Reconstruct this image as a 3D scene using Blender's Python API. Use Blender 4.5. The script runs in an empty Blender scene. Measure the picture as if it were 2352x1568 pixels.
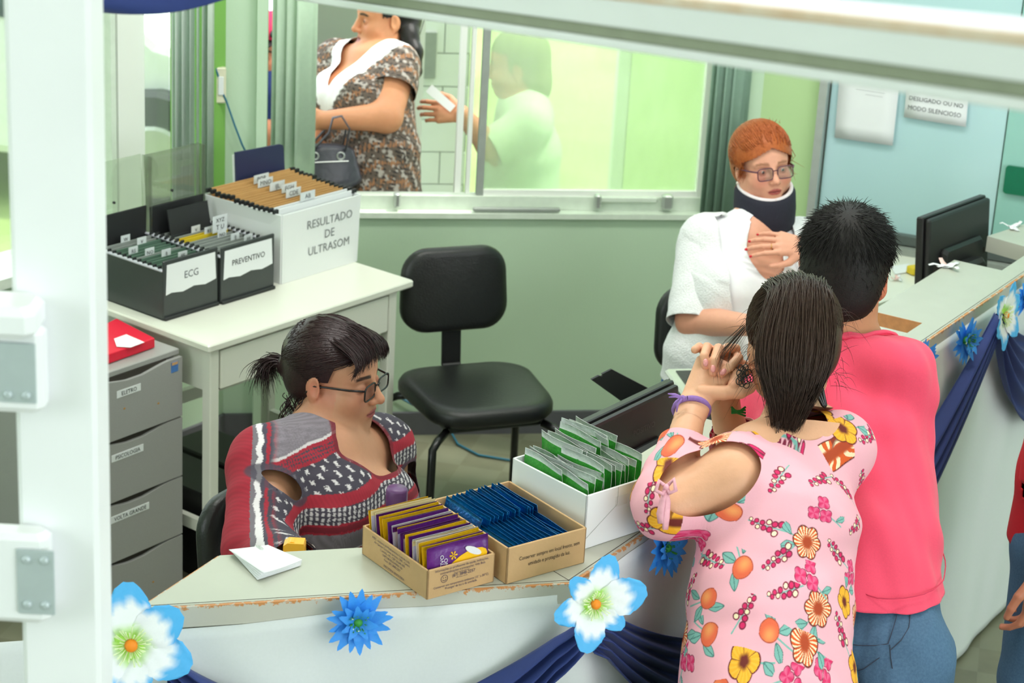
import bpy, bmesh, math, random
import numpy as np
from mathutils import Vector, Matrix

random.seed(7)
rng = np.random.default_rng(7)
scene = bpy.context.scene
COL = scene.collection

# ------------------------------------------------------------------ camera
FPX, PITCH, ROLL, CAMH = 4806.0, math.radians(20), math.radians(3.23), 2.75
CF = np.array([0, math.cos(PITCH), -math.sin(PITCH)])
_R0 = np.array([1.0, 0, 0]); _U0 = np.array([0, math.sin(PITCH), math.cos(PITCH)])
CR = math.cos(ROLL) * _R0 + math.sin(ROLL) * _U0
CU = -math.sin(ROLL) * _R0 + math.cos(ROLL) * _U0
CC = np.array([0, 0, CAMH])
cam_d = bpy.data.cameras.new('camera'); cam = bpy.data.objects.new('camera', cam_d); COL.objects.link(cam)
cam_d.sensor_width = 36; cam_d.lens = FPX / 2352 * 36
cam.matrix_world = Matrix(((CR[0], CU[0], -CF[0], CC[0]), (CR[1], CU[1], -CF[1], CC[1]), (CR[2], CU[2], -CF[2], CC[2]), (0, 0, 0, 1)))
cam_d.clip_start = 0.05; cam_d.clip_end = 300
cam_d.dof.use_dof = True; cam_d.dof.focus_distance = 4.15; cam_d.dof.aperture_fstop = 7.1
scene.camera = cam

# ------------------------------------------------------------------ world, lights, exposure
scene.view_settings.view_transform = 'Standard'; scene.view_settings.look = 'None'
scene.view_settings.gamma = 1; scene.view_settings.use_curve_mapping = False
scene.view_settings.exposure = 0.04
world = bpy.data.worlds.new('sky'); scene.world = world; world.use_nodes = True
wn = world.node_tree.nodes; wl = world.node_tree.links
bg = wn['Background']
bg.inputs['Color'].default_value = (0.86, 0.94, 1.0, 1); bg.inputs['Strength'].default_value = 3.2

def area_light(name, loc, target, sx, sy, power, col=(1, 1, 1)):
    d = bpy.data.lights.new(name, 'AREA'); d.shape = 'RECTANGLE'; d.size = sx; d.size_y = sy; d.energy = power; d.color = col
    o = bpy.data.objects.new(name, d); COL.objects.link(o); o.location = loc
    o.rotation_euler = (Vector(target) - Vector(loc)).to_track_quat('-Z', 'Y').to_euler()
    return o
sun_d = bpy.data.lights.new('sun', 'SUN'); sun_d.energy = 3.2; sun_d.angle = math.radians(3); sun_d.color = (1, 0.96, 0.88)
sun = bpy.data.objects.new('sun', sun_d); COL.objects.link(sun); sun.location = (2, 12, 8)
sun.rotation_euler = Vector((-0.45, -0.05, -1.0)).to_track_quat('-Z', 'Y').to_euler()
# area lights added as daylight from unseen openings behind and beside the stairs
area_light('unseen_front_daylight', (5.2, -2.6, 3.0), (0.4, 4.6, 0.9), 3.4, 2.6, 95, (1.0, 0.985, 0.96))
area_light('unseen_side_daylight', (-4.4, -0.6, 3.2), (0.0, 5.0, 1.0), 2.4, 2.2, 45, (0.97, 0.985, 1.0))
# unseen ceiling lamps added to brighten the office area, fixtures modelled below
ADDED_LAMPS = [(-0.7, 4.6, 4.18, 42), (1.1, 4.6, 4.18, 40), (0.3, 2.2, 4.18, 16)]
for q in ADDED_LAMPS: area_light('added_lamp_light', q[:3], (q[0], q[1] + 0.3, 0), 1.2, 0.35, q[3], (1.0, 0.98, 0.95))

# ------------------------------------------------------------------ helpers
def ray(x, y):
    d = CF * FPX + (x - 1176) * CR + (784 - y) * CU
    return d / FPX
def at(x, y, z):
    d = ray(x, y); return CC + d * ((z - CAMH) / d[2])
def atD(x, y, D): return CC + ray(x, y) * D
def on_plane(x, y, p0, n):
    d = ray(x, y); n = np.array(n, float); return CC + d * (((np.array(p0) - CC) @ n) / (d @ n))
def unit(v):
    v = np.array(v, float); return v / np.linalg.norm(v)
def ang(deg): return np.array([math.cos(math.radians(deg)), math.sin(math.radians(deg)), 0.0])

def lin(c):
    out = []
    for v in c[:3]:
        v = v / 255.0
        out.append(v / 12.92 if v <= 0.04045 else ((v + 0.055) / 1.055) ** 2.4)
    return tuple(out) + (1.0,)

MATS = {}
def M(name, rgb, rough=0.5, noise=None, bump=None, metal=0.0, spec=0.5, alpha=None, trans=None, sheen=0.0, rgb2=None, attr=None, coat=0.0, coord='Object', sss=0.0, trl=0.0):
    """Procedural material: base colour varied by noise, optional bump."""
    m = bpy.data.materials.new(name); m.use_nodes = True
    nt = m.node_tree; N = nt.nodes; L = nt.links
    b = N['Principled BSDF']
    b.inputs['Roughness'].default_value = rough; b.inputs['Metallic'].default_value = metal
    b.inputs['Specular IOR Level'].default_value = spec
    if sheen: b.inputs['Sheen Weight'].default_value = sheen
    if coat: b.inputs['Coat Weight'].default_value = coat
    if sss:
        b.inputs['Subsurface Weight'].default_value = sss; b.inputs['Subsurface Radius'].default_value = (0.012, 0.005, 0.003); b.inputs['Subsurface Scale'].default_value = 0.6
    c = lin(rgb)
    tc = N.new('ShaderNodeTexCoord')
    base = None
    if attr:
        a = N.new('ShaderNodeAttribute'); a.attribute_name = attr; base = a.outputs['Color']
    sc, am = noise if noise else (30.0, 0.06)
    nz = N.new('ShaderNodeTexNoise'); nz.inputs['Scale'].default_value = sc; nz.inputs['Detail'].default_value = 3
    L.new(tc.outputs[coord], nz.inputs['Vector'])
    mx = N.new('ShaderNodeMix'); mx.data_type = 'RGBA'
    if base is not None:
        mul = N.new('ShaderNodeMix'); mul.data_type = 'RGBA'; mul.blend_type = 'MULTIPLY'; mul.inputs[0].default_value = 1.0
        cr = N.new('ShaderNodeMapRange'); cr.inputs['To Min'].default_value = 1 - am; cr.inputs['To Max'].default_value = 1 + am
        L.new(nz.outputs['Fac'], cr.inputs['Value']); L.new(base, mul.inputs[6]); L.new(cr.outputs['Result'], mul.inputs[7])
        L.new(mul.outputs[2], b.inputs['Base Color']); colout = mul.outputs[2]
    else:
        c2 = lin(rgb2) if rgb2 else tuple(min(1, v * (1 + 2 * am)) for v in c[:3]) + (1,)
        c1 = c if rgb2 else tuple(v * (1 - 2 * am) for v in c[:3]) + (1,)
        mx.inputs[6].default_value = c1; mx.inputs[7].default_value = c2
        L.new(nz.outputs['Fac'], mx.inputs[0]); L.new(mx.outputs[2], b.inputs['Base Color']); colout = mx.outputs[2]
    if bump:
        nb = N.new('ShaderNodeTexNoise'); nb.inputs['Scale'].default_value = bump[0]; nb.inputs['Detail'].default_value = 4
        L.new(tc.outputs[coord], nb.inputs['Vector'])
        bp = N.new('ShaderNodeBump'); bp.inputs['Strength'].default_value = bump[1]; bp.inputs['Distance'].default_value = 0.01
        L.new(nb.outputs['Fac'], bp.inputs['Height']); L.new(bp.outputs['Normal'], b.inputs['Normal'])
    if trans is not None:
        b.inputs['Transmission Weight'].default_value = trans
    if alpha is not None:
        b.inputs['Alpha'].default_value = alpha
    if trl:
        tb = N.new('ShaderNodeBsdfTranslucent'); L.new(colout, tb.inputs['Color'])
        ms = N.new('ShaderNodeMixShader'); ms.inputs[0].default_value = trl
        L.new(b.outputs[0], ms.inputs[1]); L.new(tb.outputs[0], ms.inputs[2]); L.new(ms.outputs[0], N['Material Output'].inputs['Surface'])
    MATS[name] = m
    return m

def glassy(name, tint, fac, gloss=0.08, rough=0.02):
    """Thin pane: tinted see-through mixed with a diffuse film and a weak reflection."""
    m = bpy.data.materials.new(name); m.use_nodes = True
    nt = m.node_tree; N = nt.nodes; L = nt.links; N.remove(N['Principled BSDF'])
    t = N.new('ShaderNodeBsdfTransparent'); t.inputs['Color'].default_value = lin(tint)
    d = N.new('ShaderNodeBsdfTranslucent'); d.inputs['Color'].default_value = lin(tint)
    nz = N.new('ShaderNodeTexNoise'); nz.inputs['Scale'].default_value = 6
    mr = N.new('ShaderNodeMapRange'); mr.inputs['To Min'].default_value = fac * 0.85; mr.inputs['To Max'].default_value = fac * 1.15
    L.new(nz.outputs['Fac'], mr.inputs['Value'])
    a = N.new('ShaderNodeMixShader'); L.new(mr.outputs[0], a.inputs[0]); L.new(t.outputs[0], a.inputs[1]); L.new(d.outputs[0], a.inputs[2])
    g = N.new('ShaderNodeBsdfGlossy'); g.inputs['Roughness'].default_value = rough
    c = N.new('ShaderNodeMixShader'); c.inputs[0].default_value = gloss
    L.new(a.outputs[0], c.inputs[1]); L.new(g.outputs[0], c.inputs[2]); L.new(c.outputs[0], N['Material Output'].inputs['Surface'])
    return m

class MB:
    """Collects verts and faces in world coordinates."""
    def __init__(s): s.v = []; s.f = []; s.mi = []; s.m = 0; s.col = None
    def add(s, vs, fs):
        o = len(s.v); s.v += [tuple(map(float, p)) for p in vs]
        for f in fs: s.f.append(tuple(i + o for i in f)); s.mi.append(s.m)
        return s
    def box(s, c, size, R=None, bev=0.0):
        c = np.array(c, float); h = np.array(size, float) / 2
        R = np.eye(3) if R is None else R
        if bev <= 0:
            P = [c + R @ (h * np.array(k)) for k in ((-1,-1,-1),(1,-1,-1),(1,1,-1),(-1,1,-1),(-1,-1,1),(1,-1,1),(1,1,1),(-1,1,1))]
            return s.add(P, [(0,3,2,1),(4,5,6,7),(0,1,5,4),(1,2,6,5),(2,3,7,6),(3,0,4,7)])
        b = min(bev, h.min() * 0.9)
        def ring(ix, iy, z):
            x, y = h[0] - ix, h[1] - iy
            return [(-x, -h[1]+iy+b-b, z)] if False else [(-h[0]+ix+b,-h[1]+iy,z),(h[0]-ix-b,-h[1]+iy,z),(h[0]-ix,-h[1]+iy+b,z),(h[0]-ix,h[1]-iy-b,z),(h[0]-ix-b,h[1]-iy,z),(-h[0]+ix+b,h[1]-iy,z),(-h[0]+ix,h[1]-iy-b,z),(-h[0]+ix,-h[1]+iy+b,z)]
        rs = [ring(b*0.8, b*0.8, -h[2]), ring(0, 0, -h[2]+b), ring(0, 0, h[2]-b), ring(b*0.8, b*0.8, h[2])]
        P = [c + R @ np.array(q) for r in rs for q in r]
        F = [tuple(range(7, -1, -1)), tuple(range(24, 32))]
        for k in range(3):
            for i in range(8):
                j = (i + 1) % 8; F.append((k*8+i, k*8+j, k*8+8+j, k*8+8+i))
        return s.add(P, F)
    def prism(s, poly, axis):
        """poly: list of 3D points (a planar outline); axis: extrusion vector."""
        n = len(poly); axis = np.array(axis, float)
        P = [np.array(p, float) for p in poly]; P += [p + axis for p in P]
        return s.add(P, [tuple(range(n-1, -1, -1)), tuple(range(n, 2*n))] + [(i, (i+1) % n, n+(i+1) % n, n+i) for i in range(n)])
    def tube(s, path, r, n=8, cap=True, flat=None):
        path = [np.array(p, float) for p in path]; m = len(path)
        rr = r if hasattr(r, '__len__') else [r] * m
        T = [unit(path[min(i+1, m-1)] - path[max(i-1, 0)]) for i in range(m)]
        u = np.cross(T[0], (0, 0, 1.0));
        if np.linalg.norm(u) < 1e-3: u = np.cross(T[0], (1.0, 0, 0))
        u = unit(u); P = []
        for i in range(m):
            u = unit(u - T[i] * (u @ T[i])); w = np.cross(T[i], u)
            for k in range(n):
                a = 2 * math.pi * k / n; P.append(path[i] + rr[i] * (math.cos(a) * u + (flat or 1) * math.sin(a) * w))
        F = [(i*n+k, i*n+(k+1) % n, (i+1)*n+(k+1) % n, (i+1)*n+k) for i in range(m-1) for k in range(n)]
        if cap: F += [tuple(range(n-1, -1, -1)), tuple(range((m-1)*n, m*n))]
        return s.add(P, F)
    def lathe(s, prof, c, n=24, axis=(0, 0, 1), cap=True):
        w = unit(axis); u = unit(np.cross(w, (0.3, 1, 0.2))); v = np.cross(w, u); P = []
        for r, z in prof:
            for k in range(n):
                a = 2 * math.pi * k / n; P.append(np.array(c) + w * z + r * (math.cos(a) * u + math.sin(a) * v))
        m = len(prof)
        F = [(i*n+k, i*n+(k+1) % n, (i+1)*n+(k+1) % n, (i+1)*n+k) for i in range(m-1) for k in range(n)]
        if cap: F += [tuple(range(n-1, -1, -1)), tuple(range((m-1)*n, m*n))]
        return s.add(P, F)
    def grid(s, G):
        """G: array (a,b,3) of points."""
        a, b = len(G), len(G[0]); P = [G[i][j] for i in range(a) for j in range(b)]
        return s.add(P, [(i*b+j, i*b+j+1, (i+1)*b+j+1, (i+1)*b+j) for i in range(a-1) for j in range(b-1)])
    def ball(s, c, r, n=12, m=8, R=None):
        r = np.array([r]*3 if not hasattr(r, '__len__') else r, float); R = np.eye(3) if R is None else R; P = []
        for i in range(m + 1):
            t = math.pi * i / m
            for k in range(n):
                a = 2 * math.pi * k / n
                P.append(np.array(c) + R @ (r * np.array([math.sin(t)*math.cos(a), math.sin(t)*math.sin(a), math.cos(t)])))
        return s.add(P, [(i*n+k, (i+1)*n+k, (i+1)*n+(k+1) % n, i*n+(k+1) % n) for i in range(m) for k in range(n)])
    def mesh(s, name, mats, origin=(0, 0, 0), smooth=False):
        o = np.array(origin, float)
        me = bpy.data.meshes.new(name)
        me.from_pydata([tuple(np.array(p) - o) for p in s.v], [], s.f)
        mats = mats if isinstance(mats, (list, tuple)) else [mats]
        for m in mats: me.materials.append(m)
        if len(mats) > 1: me.polygons.foreach_set('material_index', s.mi)
        if smooth: me.polygons.foreach_set('use_smooth', [True] * len(me.polygons))
        me.update()
        return me

def rotm(yaw=0, pitch=0, roll=0):
    return np.array(Matrix.Rotation(math.radians(yaw), 3, 'Z') @ Matrix.Rotation(math.radians(pitch), 3, 'X') @ Matrix.Rotation(math.radians(roll), 3, 'Y'))
def basis(x, y):
    """3x3 with columns x, y-ish, z."""
    x = unit(x); z = unit(np.cross(x, y)); y = np.cross(z, x); return np.stack([x, y, z], 1)

def tag(o, label=None, cat=None, group=None, kind=None):
    if label: o['label'] = label
    if cat: o['category'] = cat
    if group: o['group'] = group
    if kind: o['kind'] = kind
    return o
ORG = {}
def thing(name, loc, label, cat, group=None, kind=None):
    o = bpy.data.objects.new(name, None); COL.objects.link(o); o.location = tuple(map(float, loc)); o.empty_display_size = 0.05
    ORG[o.name] = np.array(loc, float); return tag(o, label, cat, group, kind)
def part(name, mb, mats, parent=None, smooth=False, label=None, kind=None, me=None):
    """One mesh object; world-coordinate verts; parented keeps the root's origin."""
    org = ORG.get(parent.name, np.zeros(3)) if parent else np.zeros(3)
    if me is None: me = mb.mesh(name, mats, org, smooth)
    o = bpy.data.objects.new(name, me); COL.objects.link(o)
    if parent: o.parent = parent
    ORG[o.name] = org
    if label: o['label'] = label
    if kind: o['kind'] = kind
    return o
def solo(name, mb, mats, label, cat, group=None, smooth=False, kind=None):
    """A thing that is one mesh; origin at its base centre."""
    V = np.array(mb.v); c = (V.min(0) + V.max(0)) / 2; c[2] = V[:, 2].min()
    me = mb.mesh(name, mats, c, smooth); o = bpy.data.objects.new(name, me); COL.objects.link(o); o.location = tuple(c)
    ORG[o.name] = c
    return tag(o, label, cat, group, kind)
def struct(name, mb, mats, smooth=False, label=None):
    me = mb.mesh(name, mats, (0, 0, 0), smooth); o = bpy.data.objects.new(name, me); COL.objects.link(o); o['kind'] = 'structure'
    if label: o['label'] = label
    ORG[o.name] = np.zeros(3); return o
def bevel(o, w, seg=2):
    m = o.modifiers.new('bevel', 'BEVEL'); m.width = w; m.segments = seg; m.limit_method = 'ANGLE'; return o
def solid(o, t, off=-1):
    m = o.modifiers.new('solidify', 'SOLIDIFY'); m.thickness = t; m.offset = off; return o
def lettering(txt, size, mat, parent, c, right, up, sx=1.0, name='lettering', align='CENTER', space=1.0, curve=None, lift=0.0007):
    cu = bpy.data.curves.new('text', 'FONT'); cu.body = txt; cu.size = size; cu.align_x = align; cu.align_y = 'CENTER'; cu.resolution_u = 2; cu.space_character = space
    to = bpy.data.objects.new('text', cu); COL.objects.link(to)
    me = bpy.data.meshes.new_from_object(to); bpy.data.objects.remove(to); bpy.data.curves.remove(cu)
    x = unit(right); z = unit(np.cross(x, up)); y = np.cross(z, x)
    V = np.array([v.co[:] for v in me.vertices])
    if len(V) == 0: return None
    W = np.array(c) + np.outer(V[:, 0] * sx, x) + np.outer(V[:, 1], y) + z * lift
    if curve is not None: W = curve(W)
    org = ORG.get(parent.name, np.zeros(3)); W = W - org
    me.vertices.foreach_set('co', W.ravel()); me.materials.clear(); me.materials.append(mat); me.update(); me.name = name
    return part(name, None, None, parent, me=me)
# ------------------------------------------------------------------ materials of the room
m_wall = M('wall_green_paint', (192, 216, 188), 0.55, (3, 0.02), (120, 0.05))
m_wall_deep = M('wall_fresh_green_paint', (132, 186, 92), 0.5, (3, 0.02))
m_frame = M('window_frame_paint', (216, 226, 212), 0.4)
m_mull = M('mullion_grey', (150, 156, 150), 0.4)
m_white = M('white_gloss_paint', (236, 238, 232), 0.35, (4, 0.015))
m_cream = M('cream_lacquer', (226, 226, 214), 0.3, (5, 0.015))
m_base = M('baseboard_grey', (92, 92, 98), 0.5)
m_dark = M('black_leatherette', (24, 25, 25), 0.38, (40, 0.1), (180, 0.12))
m_blackpl = M('black_plastic', (26, 26, 27), 0.42, (60, 0.05))
m_blackmet = M('black_tube', (16, 16, 17), 0.3)
m_grey = M('grey_cabinet_lacquer', (160, 159, 157), 0.5, (300, 0.04))
m_paper = M('paper', (232, 234, 236), 0.7, (8, 0.01))
m_ink = M('ink_black', (28, 28, 32), 0.6)
m_inkgrey = M('ink_grey', (96, 98, 104), 0.6)
m_inknavy = M('ink_navy', (52, 48, 86), 0.6)
m_glass = glassy('window_pane_added_haze', (240, 250, 234), 0.30, 0.05)  # diffuse film put into the glass to imitate its washed-out glare
m_glassc = glassy('window_pane_clear', (246, 250, 244), 0.04, 0.04)
m_smoke = glassy('smoky_acrylic', (218, 219, 214), 0.12, 0.08)
m_clear = glassy('clear_acrylic', (238, 242, 234), 0.12, 0.08)
m_blind = M('blind_green_fabric', (214, 236, 212), 0.7, (60, 0.03), trl=0.25)
m_blinddk = M('blind_dark_green', (160, 190, 172), 0.6, (60, 0.04), trl=0.2)
m_blindgr = M('blind_grey_green', (228, 238, 230), 0.7, (60, 0.03), trl=0.3)
m_grass = M('lawn', (128, 158, 84), 0.9, (1.6, 0.2), (40, 0.6), rgb2=(178, 196, 128), coord='Object')
m_pave = M('porch_paving', (196, 192, 184), 0.8, (3, 0.05), (30, 0.2))
m_panel = M('partition_blue_panel', (184, 218, 222), 0.12, (2, 0.02), spec=0.6)
m_panel2 = M('partition_teal_panel', (150, 200, 190), 0.15, (2, 0.02))
m_alu = M('aluminium', (196, 200, 196), 0.35, metal=0.6)
m_sign = M('sign_green', (0, 110, 78), 0.45)
m_extwall = M('outside_wall_grey_green', (176, 184, 172), 0.7, (4, 0.03))
m_tile = M('outside_tile_white', (224, 228, 226), 0.4, (10, 0.02))
m_limewall = M('outside_wall_lime', (226, 246, 160), 0.8, (3, 0.02))

def floor_mat():
    m = M('floor_tiles', (120, 122, 104), 0.34, (9, 0.08))
    nt = m.node_tree; N = nt.nodes; L = nt.links; b = N['Principled BSDF']
    tc = N.new('ShaderNodeTexCoord'); mp = N.new('ShaderNodeMapping'); mp.inputs['Rotation'].default_value = (0, 0, math.radians(13)); mp.inputs['Scale'].default_value = (7, 7, 7)
    L.new(tc.outputs['Object'], mp.inputs['Vector'])
    ck = N.new('ShaderNodeTexChecker'); ck.inputs['Scale'].default_value = 1.0
    ck.inputs['Color1'].default_value = lin((112, 116, 100)); ck.inputs['Color2'].default_value = lin((88, 90, 76))
    L.new(mp.outputs[0], ck.inputs['Vector'])
    nz = N.new('ShaderNodeTexNoise'); nz.inputs['Scale'].default_value = 6; nz.inputs['Detail'].default_value = 5; L.new(tc.outputs['Object'], nz.inputs['Vector'])
    mx = N.new('ShaderNodeMix'); mx.data_type = 'RGBA'; mx.inputs[7].default_value = lin((138, 136, 112)); L.new(nz.outputs['Fac'], mx.inputs[0]); L.new(ck.outputs['Color'], mx.inputs[6])
    L.new(mx.outputs[2], b.inputs['Base Color']); return m
m_floor = floor_mat()

# ------------------------------------------------------------------ room shell
Z3 = np.array([0, 0, 1.0])
W0 = np.array([-0.383, 6.577, 0.0]); WD = ang(10.0); WN = np.array([WD[1], -WD[0], 0])      # back wall: origin, direction, inward normal
SILL = 0.77
def wb(s, z, off=0.0): return W0 + WD * s + WN * off + Z3 * z
def wbs(px, py, off=0.0):
    P = on_plane(px, py, W0 + WN * off, WN); return (P - W0) @ WD, P[2]
sL = wbs(515, 500)[0]; sR = (np.array([0.78, 6.78, 0]) - W0) @ WD
RW = np.stack([WD, -WN, Z3], 1)                                                              # box frame of the back wall
CLN = wb(sL, 0); CRN = wb(sR, 0)
LD = -ang(55.0); LN = np.array([-LD[1], LD[0], 0]); LN = LN if LN[0] > 0 else -LN             # left wall direction (towards camera), inward normal
PD = ang(-22.0); PN = np.array([PD[1], -PD[0], 0])                                           # right partition wall

fl = MB(); fl.box((0, 2.5, -0.05), (12, 11.0, 0.1)); 
o = struct('floor', fl, m_floor)
wo0, wo1 = wbs(614, 300)[0], wbs(1622, 480)[0]                                               # window opening on the back wall
w = MB(); T = 0.14
def wallbox(mb, s0, s1, z0, z1, t=T):
    mb.box(W0 + WD * (s0 + s1) / 2 - WN * t / 2 + Z3 * (z0 + z1) / 2, (s1 - s0, t, z1 - z0), RW)
wallbox(w, sL - 0.02, sR + 0.02, 0, SILL); wallbox(w, sL - 0.02, wo0, SILL, 3.0); wallbox(w, wo1, sR + 0.02, SILL, 3.0); wallbox(w, wo0, wo1, 2.15, 3.0)
struct('wall_back', w, m_wall)
w = MB(); w.box((CLN + LD * 1.75 - LN * T / 2 + Z3 * SILL / 2), (3.5, T, SILL), np.stack([LD, LN, Z3], 1) @ np.diag([1, 1, 1]))
RLW = np.stack([LD, LN, Z3], 1)
w.box(CLN + LD * 1.75 - LN * T / 2 + Z3 * 2.6, (3.5, T, 0.9), RLW)
w.box(CLN + LD * 3.0 - LN * T / 2 + Z3 * 1.5, (1.2, T, 1.5), RLW)
struct('wall_left', w, m_wall)
w = MB(); w.m = 0
w.box(CLN + LD * 0.05 - LN * T / 2 + Z3 * 1.45, (0.1, T + 0.004, 1.38), RLW)
struct('trim_1', w, m_wall_deep, label='bright green corner strip of the left wall')
w = MB(); RPW = np.stack([PD, -PN, Z3], 1)
p_f0 = on_plane(1868, 400, CRN, PN); sp0 = (p_f0 - CRN) @ PD
w.box(CRN + PD * 1.5 - PN * T / 2 + Z3 * SILL / 2, (3.0, T, SILL), RPW)
w.box(CRN + PD * sp0 / 2 - PN * T / 2 + Z3 * 1.9, (sp0, T, 2.3), RPW)
w.box(CRN + PD * (sp0 + 1.3) - PN * .09 + Z3 * 1.9, (2.7, .06, 2.3), RPW)
struct('wall_right', w, M('wall_right_green_paint', (186, 216, 158), 0.5, (3, 0.02)))
w = MB(); w.box(wb((sL + sR) / 2, 0.04, 0.008), (sR - sL, 0.014, 0.08), RW); struct('baseboard_back', w, m_base)
w = MB(); w.box(CLN + LD * 1.75 + LN * 0.008 + Z3 * 0.04, (3.5, 0.014, 0.08), RLW); struct('baseboard_left', w, m_base)
# high ceiling with the upper storey and the other walls of the hall, all out of view
w = MB(); w.box((0, 1.9, 4.35), (12, 9.2, 0.1)); struct('ceiling', w, M('ceiling_white', (240, 240, 236), 0.8))
w = MB(); w.box((-5.2, 2.0, 0.75), (0.14, 9, 1.5)); w.box((-5.2, 3.6, 2.9), (0.14, 5.6, 2.9)); struct('wall_far_left', w, m_wall)
w = MB(); w.box((5.6, 3.4, 1.0), (0.14, 8.0, 2.0)); w.box((5.6, 5.2, 3.1), (0.14, 4.4, 2.3)); struct('wall_far_right', w, m_wall)
w = MB(); w.box((-1.9, -2.6, 2.15), (6.8, .14, 4.3)); w.box((3.55, -2.6, 3.9), (4.1, .14, .8)); struct('wall_front', w, m_wall)

# fixtures of the added ceiling lamps, out of view
for q in ADDED_LAMPS:
    t = thing('added_ceiling_lamp', (q[0], q[1], q[2] + .02), 'added unseen ceiling lamp brightening the reception', 'ceiling lamp', 'added ceiling lamps')
    part('housing', MB().box((q[0], q[1], q[2] + .07), (1.3, .42, .1), None, .01), m_white, t)
    part('end_cap', MB().box((q[0] - .66, q[1], q[2] + .06), (.02, .44, .12), None, .004), m_alu, t); part('end_cap', MB().box((q[0] + .66, q[1], q[2] + .06), (.02, .44, .12), None, .004), m_alu, t)
# window in the back wall
win = struct('window_1', MB().box(wb((wo0 + wo1) / 2, SILL + 0.008, -0.055), (wo1 - wo0 + 0.02, 0.15, 0.018), RW), m_frame, label='sliding window over the green sill')
def wpost(px_top, px_bot, wd, mat, name, dep=0.035, off=-0.05):
    s0, _ = wbs(px_top, 150, off); s1, _ = wbs(px_bot, 470, off); s = (s0 + s1) / 2
    part(name, MB().box(wb(s, (SILL + 2.15) / 2, off), (wd, dep, 2.15 - SILL), RW), mat, win); return s
sM = wpost(1113, 1101, 0.022, m_mull, 'mullion'); sA = wpost(1064, 1046, 0.020, m_white, 'sash_stile', 0.03, -0.085); sB = wpost(1084, 1073, 0.013, m_white, 'sash_stile', 0.03, -0.07)
sE = wpost(1628, 1608, 0.03, m_white, 'window_frame'); sC = wpost(704, 715, 0.02, m_frame, 'window_frame')
part('bottom_rail', MB().box(wb((sC + sE) / 2, SILL + 0.04, -0.05), (sE - sC, 0.05, 0.045), RW), m_frame, win)
part('sash_rail', MB().box(wb((sM + sE) / 2, SILL + 0.072, -0.045), (sE - sM, 0.02, 0.02), RW), m_white, win)
a, b = wbs(1085, 490)[0], wbs(1285, 490)[0]
part('slide_handle', MB().box(wb((a + b) / 2, SILL + 0.028, 0.006), (b - a, 0.018, 0.014), RW, 0.004), m_mull, win)
a, b = wbs(1365, 480)[0], wbs(1510, 480)[0]
part('latch_bar', MB().box(wb((a + b) / 2, SILL + 0.06, -0.01), (b - a, 0.014, 0.02), RW, 0.004), m_frame, win)
for px in (1372, 1532, 912):
    a = wbs(px, 478)[0]; part('latch_block', MB().box(wb(a, SILL + 0.055, -0.005), (0.022 if px != 1532 else 0.036, 0.03, 0.05), RW, 0.006), m_alu, win)
part('pane', MB().box(wb((sM + sE) / 2, 1.46, -0.05), (sE - sM - 0.02, 0.004, 1.3), RW), m_glass, win, label='glass pane with haze put in for its washed-out glare')
part('pane', MB().box(wb((sA + sM) / 2, 1.46, -0.085), (sM - sA - 0.02, 0.004, 1.3), RW), m_glassc, win)
# left wall window: white frames and glass
win2 = struct('window_2', MB().box(CLN + LD * 1.25 - LN * 0.04 + Z3 * (SILL + 0.01), (2.3, 0.2, 0.03), RLW), m_frame, label='window in the left wall behind the files')
def lws(px, py=300, off=-0.06):
    P = on_plane(px, py, CLN + LN * off, LN); return (P - CLN) @ LD
for px, wd in ((303, 0.11), (262, 0.02)):
    s = lws(px); part('window_frame', MB().box(CLN + LD * s - LN * 0.08 + Z3 * 1.45, (wd, 0.04, 1.36), RLW), m_white if wd > 0.05 else m_frame, win2)
part('pane', MB().box(CLN + LD * 1.25 - LN * 0.1 + Z3 * 1.46, (2.2, 0.004, 1.36), RLW), m_glassc, win2)

# vertical blinds: each a headrail with its own slats
def blinds(name, label, pts, mats, z0, z1, wd, yaw, headp=None):
    base = pts[0].copy(); base[2] = z0
    t = thing(name, base, label, 'blind', 'vertical blinds at the windows')
    V = np.array(pts)
    part('headrail', MB().tube([V[0] + Z3 * (z1 - V[0][2]), V[-1] + Z3 * (z1 - V[-1][2])], 0.018, 6), m_frame, t)
    for i, p in enumerate(pts):
        y = yaw + random.uniform(-12, 12); d = ang(y); n = np.array([-d[1], d[0], 0])
        G = [[np.array([p[0], p[1], z]) + d * (u - 0.5) * wd + n * 0.006 * math.sin(math.pi * u) + n * tl * (z1 - z) for u in (0, .25, .5, .75, 1)] for tl in (0.0,) for z in np.linspace(z0, z1, 2)]
        solid(part('slat', MB().grid(G), mats[i % len(mats)], t, True), 0.0012)
    return t
def wallpt(px, py, off): return on_plane(px, py, W0 + WN * off, WN)
blinds('vertical_blind', 'pale green vertical blind gathered at left of the back window', [wallpt(px, 200, off) for px, off in ((648, .02), (659, .05), (670, .03), (682, .05), (694, .02), (703, .05))], [m_blind], SILL + 0.03, 2.2, 0.075, 40)
blinds('vertical_blind', 'dark green vertical blind gathered at right of the back window', [wallpt(px, 300, off) for px, off in ((1640, .02), (1650, .04), (1660, .02), (1670, .04), (1680, .02), (1690, .04), (1700, .02))], [m_blinddk], SILL - 0.02, 2.2, 0.05, 28)
blinds('vertical_blind', 'grey green vertical blind beside the bright corner strip', [CLN + LD * lws(px, 300, 0.03) + LN * 0.03 for px in (400, 414, 428, 442, 456, 470, 484)], [m_blindgr], SILL + 0.03, 2.2, 0.07, 85)
# pilaster with a dark joint beside the corner
s0, s1 = wbs(588, 300, 0.03)[0], wbs(612, 300, 0.03)[0]
struct('trim_2', MB().box(wb((s0 + s1) / 2, 1.5, 0.02), (s1 - s0, 0.04, 3.0), RW), m_wall, label='pale green window jamb')
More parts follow.
